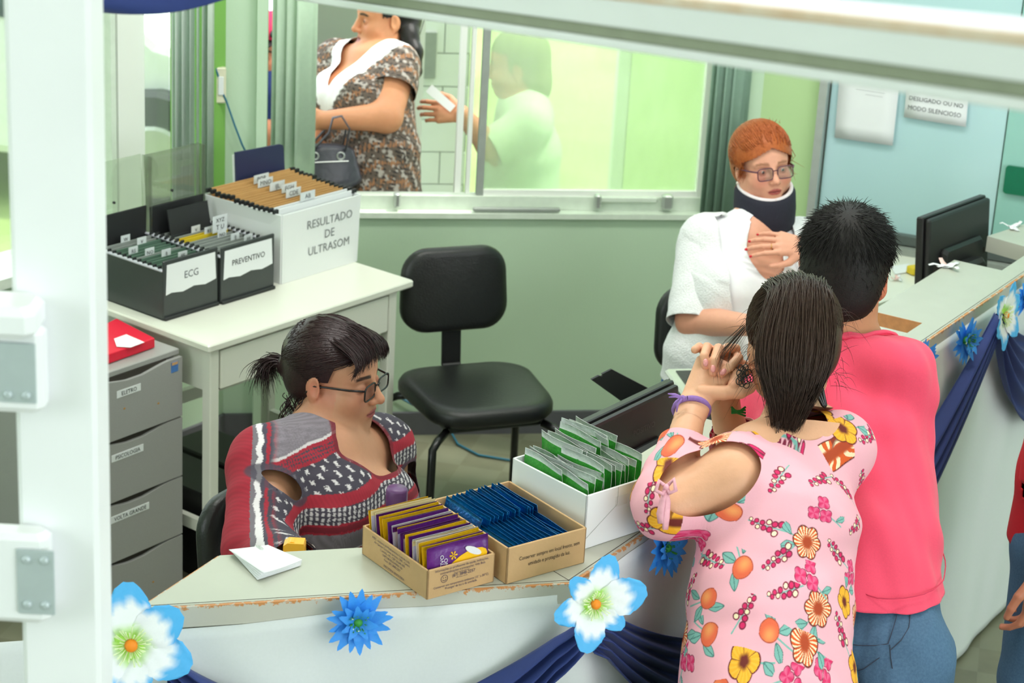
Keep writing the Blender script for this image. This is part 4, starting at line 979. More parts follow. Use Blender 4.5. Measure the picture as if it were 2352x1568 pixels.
# navy folder standing behind the box
q0 = [on_plane(x, y, F + ds * (Lb + .045), ds) for x, y in ((549, 442), (664, 442), (652, 330), (541, 350))]
zmin = DZ
bd = thing('binder', (q0[0] + q0[1]) / 2 - Z3 * ((q0[0][2] + q0[1][2]) / 2 - DZ), 'navy blue folder standing behind the folder box', 'folder')
low = [np.array([q0[0][0], q0[0][1], DZ + .001]), np.array([q0[1][0], q0[1][1], DZ + .001])]
tr = q0[2]; tl = q0[3]; u_ = unit(tr - tl)
m_navy = M('navy_vinyl', (44, 48, 84), 0.4, (30, 0.04))
part('cover', MB().prism([low[0], low[1], tr - Z3 * .015, tr - Z3 * .004 - u_ * .004, tr - u_ * .015, tl], ds * 0.006), m_navy, bd)
part('pages', MB().prism([low[0] + ds*.0065, low[1] + ds*.0065, tr - Z3*.02 + ds*.0065, tl - Z3*.01 + ds*.0065], ds * 0.008), m_paper, bd)
lettering('Digimec', 0.016, m_paper, bd, on_plane(612, 430, F + ds * (Lb + .044), ds), dd, Z3, 1.0)
part('leaf_mark', MB().ball(on_plane(583, 432, F + ds * (Lb + .0445), ds), (0.006, 0.001, 0.006), 10, 6, RD), M('lime_mark', (120, 200, 40), 0.5), bd)

# ------------------------------------------------------------------ grey drawer cabinet with a red folder
CZ = 0.735; CKp = at(412, 800, CZ); CKp[2] = 0; cdv = ang(54.0); csv = ang(144.0); RC = np.stack([cdv, csv, Z3], 1); CW, CD_ = 0.42, 0.42
def ck(a, b, z): return CKp - cdv * a + csv * b + Z3 * z              # a to the left along the front
cab = thing('drawer_cabinet', ck(CW/2, CD_/2, 0), 'grey four drawer cabinet between stair post and desk', 'cabinet')
part('body', MB().box(ck(CW/2, CD_/2 + .01, (CZ - .016)/2), (CW - .004, CD_ - .02, CZ - .016), RC), m_grey, cab)
part('top', MB().box(ck(CW/2, CD_/2, CZ - .008), (CW, CD_, .016), RC, .002), m_grey, cab)
names = ['ELETRO', 'PSICOLOGIA', 'VOLTA GRANDE', '']
fh = (CZ - .022) / 4
for k in range(4):
    z1 = CZ - .020 - fh * k; z0 = z1 - fh + .005
    pl = [ck(0.001, 0, z0), ck(CW - .001, 0, z0), ck(CW - .001, 0, z1)]
    for u in np.linspace(1, 0, 24):                                    # finger scoop in the upper edge
        a_ = 0.001 + (CW - .002) * u; d = (a_ - CW * .42) / .085
        dip = 0.014 * max(0.0, min(1.0, 1.35 - abs(d))) if abs(d) < 1.35 else 0
        pl.append(ck(a_, 0, z1 - dip))
    dw = part('drawer', MB().prism(pl, csv * -0.012), m_grey, cab)
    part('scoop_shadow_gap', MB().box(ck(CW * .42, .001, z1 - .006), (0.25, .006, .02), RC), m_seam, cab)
    if names[k]:
        lw = {0: .085, 1: .115, 2: .14}[k]; lx = {0: .198, 1: .205, 2: .198}[k]
        lb = part('label_strip', MB().box(ck(lx, -.0125, z1 - .045), (lw, .001, .02), RC), m_paper, dw)
        lettering(names[k], 0.0165, m_ink, lb, ck(lx, -.0132, z1 - .0455), cdv, Z3, 0.95)
    if k == 0:
        st = part('sticker', MB().box(ck(.030, -.0125, z1 - .022), (.026, .001, .03), RC), M('sticker_blue', (70, 120, 190), 0.5, (90, 0.3)), dw)
        part('sticker_band', MB().box(ck(.030, -.0131, z1 - .012), (.022, .001, .008), RC), M('sticker_orange', (206, 160, 110), 0.5), st)
m_rust = M('rust_spot', (186, 136, 60), 0.8)
for x, y in ((364, 926), (286, 938), (352, 1336)):
    P = on_plane(x, y, ck(0, -.0122, 0), csv); part('rust_spot', MB().ball(P, (.004, .0006, .003), 8, 4, RC), m_rust, cab)
rp4 = [at(x, y, CZ + .002) for x, y in ((356, 798), (232, 842), (170, 800), (268, 752))]
rf = thing('red_folder', sum(rp4) / 4, 'bright red plastic folder on the grey cabinet', 'folder')
m_red = M('red_plastic', (236, 30, 62), 0.35, (20, 0.04), trl=0.15)
bevel(part('cover', MB().prism(rp4[::-1], Z3 * 0.028), m_red, rf), 0.003)
nt_ = [at(x, y, CZ + .032) for x, y in ((262, 778), (290, 768), (332, 786), (300, 798), (268, 796))]
part('paper_note', MB().prism(nt_[::-1], Z3 * 0.0008), m_paper, rf)

# ------------------------------------------------------------------ chairs
def rounded(hw, hh, r, n=8, taper=0.0):
    pts = []
    for cx, cy, a0 in ((hw - r, hh - r, 0), (-hw + r, hh - r, 90), (-hw + r, -hh + r, 180), (hw - r, -hh + r, 270)):
        for k in range(n + 1):
            a = math.radians(a0 + 90 * k / n); pts.append((cx + r * math.cos(a), cy + r * math.sin(a)))
    return [(x * (1 + taper * y), y) for x, y in pts]
def cushion(mb, c, R, outline, t, bulge=0.02, curve=0.0):
    """Padded slab from an outline in local xy, thickness along local z."""
    o = np.array(outline); rings = []
    prof = ((0.86, -t/2), (0.96, -t/2 * .8), (1.0, -t * .2), (1.0, t * .15), (0.965, t/2 * .75)) + tuple((s_, t/2 + bulge * (1 - (s_ / .88) ** 2)) for s_ in np.linspace(.88, .02, 11))
    n = len(o)
    for s, z in prof: rings.append([np.array(c) + R @ np.array([x * s, y * s, z + curve * (x * s) ** 2]) for x, y in o])
    P = [p for r in rings for p in r]
    F = [tuple(range(n - 1, -1, -1))] + [(i*n+k, i*n+(k+1) % n, (i+1)*n+(k+1) % n, (i+1)*n+k) for i in range(len(prof) - 1) for k in range(n)] + [tuple(range((len(prof)-1)*n, len(prof)*n))]
    return mb.add(P, F)
def office_chair(label, c, yaw, seat_z=0.455, back_z=0.70, star=False):
    """yaw: direction the sitter faces."""
    f = ang(yaw); s = np.array([f[1], -f[0], 0]); c = np.array([c[0], c[1], 0.0])
    t = thing('office_chair', c, label, 'chair', 'black office chairs')
    Rs = np.stack([s, f, Z3], 1)
    part('seat', cushion(MB(), c + Z3 * seat_z, Rs, rounded(.205, .205, .11, 8, -0.35), .06, .004), m_dark, t, True)
    bu = unit(Z3 - f * 0.12); bf = np.cross(s, bu); bf = bf if bf @ f > 0 else -bf
    Rb = np.stack([s, bu, bf], 1) if np.linalg.det(np.stack([s, bu, bf], 1)) > 0 else np.stack([-s, bu, bf], 1)
    bc = c - f * 0.235 + Z3 * back_z
    o_ = [(x, y) for x, y in rounded(.170, .130, .08, 8, -0.25)]
    part('backrest', cushion(MB(), bc, Rb, o_, .045, .002, -0.5), m_dark, t, True)
    bar = MB(); pth = [c - f * .02 + Z3 * (seat_z - .045), c - f * .20 + Z3 * (seat_z - .045), c - f * .245 + Z3 * (seat_z + .01), c - f * .262 + Z3 * (back_z - .05)]
    for p0, p1 in zip(pth[:-1], pth[1:]):
        d = unit(p1 - p0); n_ = np.cross(d, s); bar.box((p0 + p1) / 2, (.062, np.linalg.norm(p1 - p0) + .012, .012), np.stack([s, d, n_], 1), .003)
    part('back_bracket', bar, m_blackpl, t)
    if not star:
        part('under_frame', MB().box(c + Z3 * (seat_z - .043), (.3, .3, .022), Rs, .005), m_blackmet, t)
        for sx_ in (-1, 1):
            for fy in (-1, 1):
                a = c + s * sx_ * .15 + f * fy * .15 + Z3 * (seat_z - .045)
                b = c + s * sx_ * .21 + f * fy * .205 + Z3 * (seat_z - .075); e = c + s * sx_ * .235 + f * fy * .26 + Z3 * .012
                lg = part('leg', MB().tube([a, a * .35 + b * .65 + Z3 * .006, b, b * .9 + e * .1 - Z3 * .01, e], .0125, 10), m_blackmet, t, True)
                part('foot_cap', MB().lathe([(.015, 0), (.016, .004), (.015, .03), (.013, .032)], e - Z3 * .0115, 10), m_blackpl, lg)
    else:
        part('gas_column', MB().lathe([(.03, .08), (.03, .22), (.018, .22), (.018, seat_z - .03)], c, 14), m_blackmet, t)
        for k in range(5):
            d = ang(yaw + 36 + 72 * k); lg = part('base_arm', MB().tube([c + Z3 * .1, c + d * .27 + Z3 * .075], [.028, .018], 8), m_blackpl, t)
            part('caster', MB().lathe([(.026, -.012), (.028, -.008), (.028, .008), (.026, .012)], c + d * .27 + Z3 * .0285, 14, np.cross(d, Z3)), m_blackpl, lg)
    return t
# chair by the wall: seat centre and rear feet read off the floor
office_chair('empty black chair standing against the green wall', (at(1098, 895, 0.47)[0], at(1098, 895, 0.47)[1]), -68, 0.455, 0.71)
# ------------------------------------------------------------------ computers and papers behind the counter
def monitor(label, a, b, desk_z, h, word=None, tilt=0.10):
    """a,b: ends of the top edge (world); the back faces the counter front."""
    d = unit(np.array([b[0] - a[0], b[1] - a[1], 0])); n = np.array([d[1], -d[0], 0])     # n points to the visitors
    w = np.linalg.norm((b - a)[:2]); u = unit(Z3 - n * tilt); nn = unit(np.cross(d, u)); nn = nn if nn @ n > 0 else -nn
    c = (a + b) / 2 - u * h / 2; R = np.stack([d, u, nn], 1)
    if np.linalg.det(R) < 0: R = np.stack([-d, u, nn], 1)
    base = np.array([c[0], c[1], desk_z])
    t = thing('monitor', base, label, 'monitor', 'computer monitors')
    part('bezel', MB().box(c - nn * .006, (w, h, .022), R, .003), m_blackpl, t)
    part('screen', MB().box(c - nn * .0185, (w - .03, h - .03, .002), R), M('screen_glass', (30, 36, 44), 0.1) if 'screen_glass' not in MATS else MATS['screen_glass'], t)
    bk = part('back_shell', MB().prism([c + R @ np.array(q) for q in ((-w/2*.97, -h/2*.97, .005), (w/2*.97, -h/2*.97, .005), (w/2*.97, h/2*.97, .005), (-w/2*.97, h/2*.97, .005))], nn * .018), m_blackpl, t); bevel(bk, .008)
    part('back_bulge', MB().box(c + nn * .028 - u * h * .12, (w * .62, h * .55, .026), R, .010), m_blackpl, t)
    vents = MB()
    for k in range(40): vents.box(c + nn * .0235 + R[:, 0] * (w * .8 * (k / 39 - .5)) - u * (h * .02 - h * .26 * 0), (.003, .016, .0015), R)
    part('vent_slots', vents, m_seam, t, kind='stuff')
    part('neck', MB().box(base + nn * .03 + Z3 * (c[2] - desk_z) * .5, (.06, .035, (c[2] - desk_z) * 1.0), np.stack([d, n, Z3], 1), .006), m_blackpl, t)
    part('stand_block', MB().box(c + nn * .058 - u * h * .12, (.11, .07, .05), R, .012), m_blackpl, t)
    part('foot', MB().lathe([(.11, .001), (.112, .006), (.09, .014), (.02, .02)], base, 28), m_blackpl, t, True)
    if word: lettering(word, .018, M('embossed_grey', (58, 54, 54), .35) if 'embossed_grey' not in MATS else MATS['embossed_grey'], bk, c + nn * .0236 + d * w * .16 + u * h * .27, d, u, 1.1)
    return t
zt1 = 1.10
monitor('black monitor seen from behind, next to the white box of green sachets', at(1276, 1000, zt1), at(1545, 872, zt1), 0.7505, 0.29, 'POSITIVO')
zt2 = 1.17
monitor('black monitor seen from behind at the far right counter shelf', at(2117, 500, zt2), at(2262, 447, zt2), 0.7505, 0.29)
# printer behind the first monitor with its paper support raised
pq = [at(1358, 872, .92), at(1405, 848, .93), at(1490, 892, .80), at(1428, 922, .79)]
pc_ = (pq[2] + pq[3]) / 2; pd_ = unit((pq[2] - pq[3]) * np.array([1, 1, 0])); pn_ = np.array([-pd_[1], pd_[0], 0])
pcb = pc_ + pn_ * -0.10; pcb[2] = 0
prn = thing('printer', np.array([pcb[0], pcb[1], 0.0]), 'black printer with raised paper support behind the monitor', 'printer')
RP_ = np.stack([pd_, pn_, Z3], 1)
part('body', MB().box(np.array([pcb[0], pcb[1], .70]), (.34, .26, .13), RP_, .012), m_blackpl, prn)
part('stand', MB().box(np.array([pcb[0], pcb[1], .317]), (.30, .24, .632), RP_), m_cream, prn)
sup = part('paper_support', MB().prism([pq[0], pq[0] * .62 + pq[1] * .38, pq[0] * .58 + pq[1] * .42 + (pq[3] - pq[0]) * .06, pq[0] * .5 + pq[1] * .5 + (pq[3] - pq[0]) * .05, pq[0] * .48 + pq[1] * .52, pq[1], pq[2], pq[3]][::-1], unit(np.cross(pq[1] - pq[0], pq[3] - pq[0])) * .004), m_blackpl, prn)
nrm_ = unit(np.cross(pq[1] - pq[0], pq[3] - pq[0])); nrm_ = nrm_ if nrm_[2] > 0 else -nrm_
for k in (.3, .5, .7):
    part('rib', MB().tube([pq[0] * (1 - k) + pq[1] * k + nrm_ * .003 + (pq[3] - pq[0]) * .08, pq[3] * (1 - k) + pq[2] * k + nrm_ * .003], .0016, 5), m_blackpl, sup)
# silver rimmed chair back / scanner lid beside the monitor
sc_ = at(1655, 880, .80); tt = thing('scanner', (sc_[0], sc_[1], 0.0), 'dark scanner with a silver rim behind the clasped hands', 'scanner')
Rsc = np.stack([ang(12), ang(102), Z3], 1)
part('body', MB().box((sc_[0], sc_[1], .755), (.24, .2, .07), Rsc, .012), m_blackpl, tt)
part('rim', MB().box((sc_[0], sc_[1], .797), (.25, .21, .014), Rsc, .006), M('silver_rim', (196, 204, 188), .3, metal=.4), tt)
part('glass_lid', MB().box((sc_[0], sc_[1], .8055), (.2, .16, .003), Rsc), m_dark, tt)
part('stand', MB().box((sc_[0], sc_[1], .36), (.2, .16, .718), Rsc), m_cream, tt)
# papers and scraps
def sheet(name, label, q, mat, z, grp=None, t=.0012):
    P = [at(x, y, z) for x, y in q]
    solo(name, MB().prism(P[::-1], Z3 * t), mat, label, 'paper', grp)
sheet('paper_sheet', 'pale paper on the work desk beside the far monitor', [(2046, 612), (2086, 606), (2102, 622), (2056, 630)], m_paper, .7505)
P = at(2098, 628, .7505); solo('sticky_note_block', MB().box(P + Z3 * .012, (.035, .035, .024), rotm(30), .003), m_yel, 'small yellow block on the work desk left of the far monitor', 'note block')
def scrap(label, x, y, z, mats, r, seed):
    rr = np.random.default_rng(seed); c = at(x, y, z); t = thing('paper_scrap', c, label, 'paper scrap', 'paper scraps')
    for k in range(5):
        a = rr.uniform(0, 6.28); d = ang(math.degrees(a)); s_ = np.array([-d[1], d[0], 0]); L_ = r * rr.uniform(.6, 1)
        G = [[c + d * L_ * u + s_ * (v - .5) * r * .4 * (1 - .5 * u) + Z3 * (.001 + .012 * math.sin(u * 2.5 + k) ** 2 * u + .0006 * k) for v in (0, .5, 1)] for u in np.linspace(0, 1, 5)]
        solid(part('strip', MB().grid(G), mats[k % len(mats)], t, True), .0006)
    return t
m_pinkp = M('pink_paper', (236, 196, 190), .6)
scrap('torn white and pink tape stuck on the counter shelf', 2178, 614, ZC + .0005, [m_paper, m_paper, m_pinkp], .055, 1)
scrap('crumpled pinkish paper on the work desk behind the man', 2062, 642, .7505, [m_pinkp, m_paper], .035, 2)
scrap('white scrap of tape on the far wing of the counter', 2322, 522, ZC + .0005, [m_paper], .05, 3)
# network cable along the wall and floor
cpts = [wallpt(905, 905, .02), wallpt(950, 930, .02), wallpt(1000, 940, .02), at(1032, 985, .02), at(1052, 1020, .006), at(1100, 1045, .006), at(1180, 1058, .006), at(1300, 1050, .006)]
solo('network_cable', MB().tube(cpts, .004, 6), MATS['blue_cable'], 'blue cable trailing along the wall and floor behind the chair', 'cable', smooth=True)
# the chairs of the two attendants
cS = at(500, 1120, 0.80)
# ------------------------------------------------------------------ figure modelling: distance fields and surface nets
class Field:
    def __init__(s): s.ops = []
    def _add(s, fn, lo, hi, k, mode): s.ops.append((fn, np.array(lo, float), np.array(hi, float), k, mode)); return s
    def cone(s, a, b, r1, r2, k=0.02, mode='u'):
        a = np.array(a, float); b = np.array(b, float); ab = b - a; L2 = max(ab @ ab, 1e-9); m = max(r1, r2)
        def fn(P):
            q = P - a; t = np.clip(q @ ab / L2, 0, 1); return np.linalg.norm(q - t[..., None] * ab, axis=-1) - (r1 + (r2 - r1) * t)
        return s._add(fn, np.minimum(a, b) - m, np.maximum(a, b) + m, k, mode)
    def chain(s, pts, rs, k=0.004, k0=None):
        for i in range(len(pts) - 1): s.cone(pts[i], pts[i+1], rs[i], rs[i+1], k)
        return s
    def ell(s, c, r, R=None, k=0.02, mode='u'):
        c = np.array(c, float); r = np.array(r, float); R = np.eye(3) if R is None else np.array(R); m = r.max()
        def fn(P):
            q = (P - c) @ R; k0 = np.linalg.norm(q / r, axis=-1); k1 = np.linalg.norm(q / (r * r), axis=-1); return k0 * (k0 - 1) / np.maximum(k1, 1e-9)
        return s._add(fn, c - m, c + m, k, mode)
    def ecap(s, a, b, ra, rb, side, k=0.03, mode='u'):
        """Elliptical capsule: radii (side, front) at each end."""
        a = np.array(a, float); b = np.array(b, float); ab = b - a; L2 = ab @ ab; w = ab / math.sqrt(L2); sd = np.array(side, float); sd = unit(sd - w * (sd @ w)); fr = np.cross(w, sd)
        ra = np.array(ra, float); rb = np.array(rb, float); m = max(ra.max(), rb.max())
        def fn(P):
            q = P - a; t = np.clip(q @ ab / L2, 0, 1); q = q - t[..., None] * ab; R = ra + (rb - ra) * t[..., None]
            mn = R.min(-1); kk = np.sqrt((q @ sd / R[..., 0]) ** 2 + (q @ fr / R[..., 1]) ** 2 + (q @ w / (mn * 0.8)) ** 2); return (kk - 1) * mn
        return s._add(fn, np.minimum(a, b) - m, np.maximum(a, b) + m, k, mode)
    def __call__(s, P):
        d = np.full(P.shape[:-1], 1.0)
        for fn, lo, hi, k, mode in s.ops:
            b = fn(P); d = s._mix(d, b, k, mode)
        return d
    @staticmethod
    def _mix(d, b, k, mode):
        if mode == 'u': h = np.clip(.5 + .5 * (d - b) / k, 0, 1); return d * (1 - h) + b * h - k * h * (1 - h)
        h = np.clip(.5 - .5 * (d + b) / k, 0, 1); return d * (1 - h) - b * h + k * h * (1 - h)   # carve
    def mesh(s, lo, hi, h, off=0.0):
        lo = np.array(lo, float); hi = np.array(hi, float); n = np.maximum(np.ceil((hi - lo) / h).astype(int) + 1, 3)
        D = np.full(n, 1.0, np.float32); ax = [lo[i] + h * np.arange(n[i]) for i in range(3)]
        for fn, bl, bh, k, mode in s.ops:
            pad = k + 3 * h + abs(off)
            i0 = np.clip(np.floor((bl - pad - lo) / h).astype(int), 0, n); i1 = np.clip(np.ceil((bh + pad - lo) / h).astype(int) + 1, 0, n)
            if (i1 <= i0).any(): continue
            X, Y, Zg = np.meshgrid(ax[0][i0[0]:i1[0]], ax[1][i0[1]:i1[1]], ax[2][i0[2]:i1[2]], indexing='ij')
            sl = tuple(slice(i0[i], i1[i]) for i in range(3)); D[sl] = s._mix(D[sl], fn(np.stack([X, Y, Zg], -1)), k, mode)
        return nets(D - off, lo, h)
def nets(D, lo, h):
    """Naive surface nets on a grid of signed distances."""
    n = np.array(D.shape); S = D < 0
    c = [S[i:n[0]-1+i, j:n[1]-1+j, k:n[2]-1+k] for i in (0, 1) for j in (0, 1) for k in (0, 1)]
    allc = np.logical_and.reduce(c); anyc = np.logical_or.reduce(c); act = anyc & ~allc
    idx = -np.ones(act.shape, int); cells = np.argwhere(act); idx[act] = np.arange(len(cells))
    acc = np.zeros((len(cells), 3)); cnt = np.zeros(len(cells)); ci = cells.T
    corners = [(i, j, k) for i in (0, 1) for j in (0, 1) for k in (0, 1)]
    val = {q: D[ci[0] + q[0], ci[1] + q[1], ci[2] + q[2]] for q in corners}
    for a in corners:
        for axn in range(3):
            if a[axn] == 0:
                b = list(a); b[axn] = 1; b = tuple(b); va, vb = val[a], val[b]; m = (va < 0) != (vb < 0)
                t = np.where(m, va / np.where(np.abs(va - vb) < 1e-9, 1, va - vb), 0)
                p = np.zeros((len(cells), 3)); p[:] = a; p[:, axn] += t
                acc += p * m[:, None]; cnt += m
    V = lo + h * (cells + acc / np.maximum(cnt, 1)[:, None])
    F = []
    for axn in range(3):
        u, v = [(1, 2), (2, 0), (0, 1)][axn]
        sl0 = [slice(None)] * 3; sl1 = [slice(None)] * 3; sl0[axn] = slice(0, -1); sl1[axn] = slice(1, None)
        s0, s1 = S[tuple(sl0)], S[tuple(sl1)]; E = np.argwhere(s0 != s1)
        ok = (E[:, u] > 0) & (E[:, v] > 0) & (E[:, u] < n[u] - 1) & (E[:, v] < n[v] - 1); E = E[ok]
        if len(E) == 0: continue
        q = []
        for du, dv in ((-1, -1), (0, -1), (0, 0), (-1, 0)):
            e = E.copy(); e[:, u] += du; e[:, v] += dv; q.append(idx[e[:, 0], e[:, 1], e[:, 2]])
        q = np.stack(q, 1); inside = s0[tuple(E.T)]
        q[~inside] = q[~inside][:, ::-1]; F.append(q)
    return V, (np.concatenate(F) if F else np.zeros((0, 4), int))
def tris(F): return np.concatenate([F[:, [0, 1, 2]], F[:, [0, 2, 3]]]) if F.shape[1] == 4 else F
def clip(V, F, g):
    """Keep the side of the mesh where g > 0, cutting triangles on the line g = 0."""
    T = tris(F); g = np.asarray(g, float); s = g > 0; k = s[T].sum(1)
    keep = [T[k == 3]]; newV = [V]; off = len(V); nv = []; cache = {}
    def cut(a, b):
        key = (a, b) if a < b else (b, a)
        if key not in cache:
            t = g[a] / (g[a] - g[b]); cache[key] = off + len(nv); nv.append(V[a] + (V[b] - V[a]) * t)
        return cache[key]
    out = []
    for t in T[(k == 1) | (k == 2)]:
        t = list(t)
        if s[t].sum() == 1:
            while not s[t[0]]: t = t[1:] + t[:1]
            out.append((t[0], cut(t[0], t[1]), cut(t[0], t[2])))
        else:
            while s[t[0]]: t = t[1:] + t[:1]
            p, q = cut(t[0], t[1]), cut(t[0], t[2]); out += [(p, t[1], t[2]), (p, t[2], q)]
    V2 = np.concatenate([V, np.array(nv).reshape(-1, 3)]) if nv else V
    F2 = np.concatenate([keep[0], np.array(out, int).reshape(-1, 3)]) if out else keep[0]
    return compact(V2, F2)
def compact(V, F):
    u = np.unique(F); m = -np.ones(len(V), int); m[u] = np.arange(len(u)); return V[u], m[F]
def join(parts):
    Vs, Fs, o = [], [], 0
    for V, F in parts: Vs.append(V); Fs.append(tris(F) + o); o += len(V)
    return np.concatenate(Vs), np.concatenate(Fs)
def smooth_verts(V, F, it=2, w=0.5):
    T = tris(F); e = np.concatenate([T[:, [0, 1]], T[:, [1, 2]], T[:, [2, 0]]]); e = np.concatenate([e, e[:, ::-1]])
    for _ in range(it):
        acc = np.zeros_like(V); c = np.bincount(e[:, 0], minlength=len(V)); np.add.at(acc, e[:, 0], V[e[:, 1]])
        V = V * (1 - w) + w * acc / np.maximum(c, 1)[:, None]
    return V
def subdiv(V, F):
    """Split every triangle into four."""
    T = tris(F); e = np.sort(np.concatenate([T[:, [0, 1]], T[:, [1, 2]], T[:, [2, 0]]]), 1); ue, inv = np.unique(e, axis=0, return_inverse=True); inv = inv.ravel()
    m = (V[ue[:, 0]] + V[ue[:, 1]]) / 2; n = len(V); t = len(T); a, b, c = inv[:t] + n, inv[t:2*t] + n, inv[2*t:] + n
    return np.concatenate([V, m]), np.concatenate([np.stack([T[:, 0], a, c], 1), np.stack([a, T[:, 1], b], 1), np.stack([c, b, T[:, 2]], 1), np.stack([a, b, c], 1)])
def figmesh(name, V, F, mat, parent, colors=None, thick=0.0, label=None):
    org = ORG[parent.name]; me = bpy.data.meshes.new(name)
    W = V - org
    me.vertices.add(len(W)); me.vertices.foreach_set('co', W.astype(np.float32).ravel())
    k = F.shape[1]; me.loops.add(F.size); me.loops.foreach_set('vertex_index', F.astype(np.int32).ravel())
    me.polygons.add(len(F)); me.polygons.foreach_set('loop_start', np.arange(0, F.size, k, dtype=np.int32)); me.polygons.foreach_set('use_smooth', np.ones(len(F), bool))
    me.update(calc_edges=True); me.validate()
    me.materials.append(mat)
    if colors is not None:
        a = me.color_attributes.new('Col', 'FLOAT_COLOR', 'POINT'); a.data.foreach_set('color', np.concatenate([colors, np.ones((len(colors), 1))], 1).astype(np.float32).ravel())
    o = part(name, None, None, parent, me=me, label=label)
    if thick: solid(o, thick, 1)
    return o
def rgb(*c): return np.array(lin(c)[:3])
def paint(C, w, col): return C * (1 - w[:, None]) + np.asarray(col) * w[:, None]
def sstep(a, b, x): t = np.clip((x - a) / (b - a), 0, 1); return t * t * (3 - 2 * t)
def vnoise(P, sc, seed=0):
    """cheap smooth noise from sines, -1..1"""
    r = np.random.default_rng(seed); out = np.zeros(len(P))
    for i in range(5):
        d = r.normal(size=3) * sc * (1 + .5 * i); out += np.sin(P @ d + r.uniform(0, 6.28)) / (1 + .4 * i)
    return out / 2.6

class Head:
    """Head frame: c = between the ears, f forward, l towards the person's left, u up; S scales."""
    def __init__(s, c, f, up=(0, 0, 1), S=1.0):
        s.c = np.array(c, float); s.f = unit(f); s.l = unit(np.cross(up, s.f)); s.u = np.cross(s.f, s.l); s.S = S; s.R = np.stack([s.f, s.l, s.u], 1)
    def p(s, f, l, u): return s.c + s.S * (s.f * f + s.l * l + s.u * u)
    def local(s, P): return (P - s.c) @ s.R / s.S
    def add(s, F, fat=0.0, nose=1.0, ears=True, open_eyes=True):
        S = s.S; R = s.R; E = lambda c, r, k=.02, mode='u', R2=None: F.ell(s.p(*c), np.array(r) * S, R if R2 is None else R2, k * S, mode)
        E((-.014, 0, .034), (.094, .075, .088)); E((.026, 0, -.040), (.064, .057 + fat * .01, .070), .03); E((.045, 0, .035), (.044, .062, .052), .02)
        E((.064, 0, -.092), (.024, .026, .019), .02)
        for q in (-1, 1):
            E((.050, q * .037, -.030), (.034, .030 + fat * .006, .032), .02)
            E((.006, q * .052, -.062), (.034, .018 + fat * .012, .034), .025)
            F.cone(s.p(.080, q * .012, .021), s.p(.068, q * .047, .020), .0085 * S, .006 * S, .012 * S)
            E((.096, q * .032, .001), (.018, .020, .012), .012, 's')
            if not open_eyes: E((.0745, q * .032, -.001), (.0135, .0155, .0115), .004)
            else:
                E((.0735, q * .032, -.001), (.0125, .0145, .0115), .003); E((.0885, q * .032, .0), (.0058, .0125, .0052), .002, 's')
        F.cone(s.p(.084, 0, .012), s.p(.106, 0, -.026), .0085 * S, .0105 * S * nose, .010 * S)
        E((.108, 0, -.030), (.0125 * nose, .0115 * nose, .0105), .006)
        for q in (-1, 1):
            E((.098, q * .0115 * nose, -.034), (.011, .0075, .0075), .005); E((.106, q * .006, -.041), (.005, .0032, .004), .003, 's')
        E((.072, 0, -.060), (.022, .030, .026), .015)
        E((.0905, 0, -.0585), (.0075, .0225, .0052), .004); E((.0880, 0, -.0685), (.0080, .0200, .0062), .004); E((.1005, 0, -.0633), (.0085, .024, .0013), .002, 's')
        if ears:
            for q in (-1, 1):
                Re = np.stack([unit(s.f + s.l * q * .35), unit(s.l * q - s.f * .35), s.u], 1)
                E((-.012, q * .079, -.006), (.020, .0075, .032), .005, 'u', Re); E((-.003, q * .089, -.002), (.011, .007, .020), .004, 's', Re); E((-.006, q * .074, -.034), (.010, .006, .010), .006, 'u', Re)
    def colours(s, V, C, skin, lip=(190, 96, 96), brow=(60, 44, 36), blush=.35, brow_w=1.0):
        q = s.local(V); f, l, u = q.T; al = np.abs(l)
        C = paint(C, blush * np.exp(-(((al - .042) / .022) ** 2 + ((u + .028) / .024) ** 2)) * (f > .02), rgb(224, 122, 104))
        C = paint(C, .3 * np.exp(-((f - .108) ** 2 + l ** 2 + (u + .032) ** 2) / .012 ** 2), rgb(214, 118, 100))
        lm = ((l / .022) ** 2 + ((u + .0635) / .0095) ** 2); C = paint(C, (f > .06) * sstep(1.25, .75, lm), rgb(*lip))
        C = paint(C, (f > .06) * np.exp(-((u + .0633) / .0013) ** 2) * (al < .022), rgb(96, 40, 44))
        arch = .023 + .006 * np.cos((al - .03) / .02) - .004
        C = paint(C, brow_w * (f > .04) * sstep(.0052, .0028, np.abs(u - arch)) * sstep(.012, .016, al) * sstep(.056, .048, al), rgb(*brow))
        C = paint(C, .55 * (f > .05) * np.exp(-((al - .032) / .016) ** 2 - ((u - .001) / .008) ** 2), rgb(172, 108, 92))
        return C
    def eyes(s, parent, iris=(92, 78, 60), gaze=(1, 0, 0)):
        mw = MATS.get('eye_white') or M('eye_white', (236, 232, 228), .15); mi = M('iris', iris, .15); mp = MATS.get('pupil') or M('pupil', (10, 10, 12), .1)
        for q in (-1, 1):
            c = s.p(.0736, q * .032, -.001); g = unit(s.R @ np.array(gaze)); r = .0112 * s.S
            e = part('eyeball', MB().ball(c, r, 16, 12), mw, parent, True)
            part('iris', MB().lathe([(.0001, r * .905 + .0007), (r * .25, r * .90 + .0007), (r * .46, r * .84 + .0008)], c, 16, g), mi, e, True)
            part('pupil', MB().lathe([(.0001, r * .905 + .0012), (r * .20, r * .90 + .0012)], c, 12, g), mp, e, True)
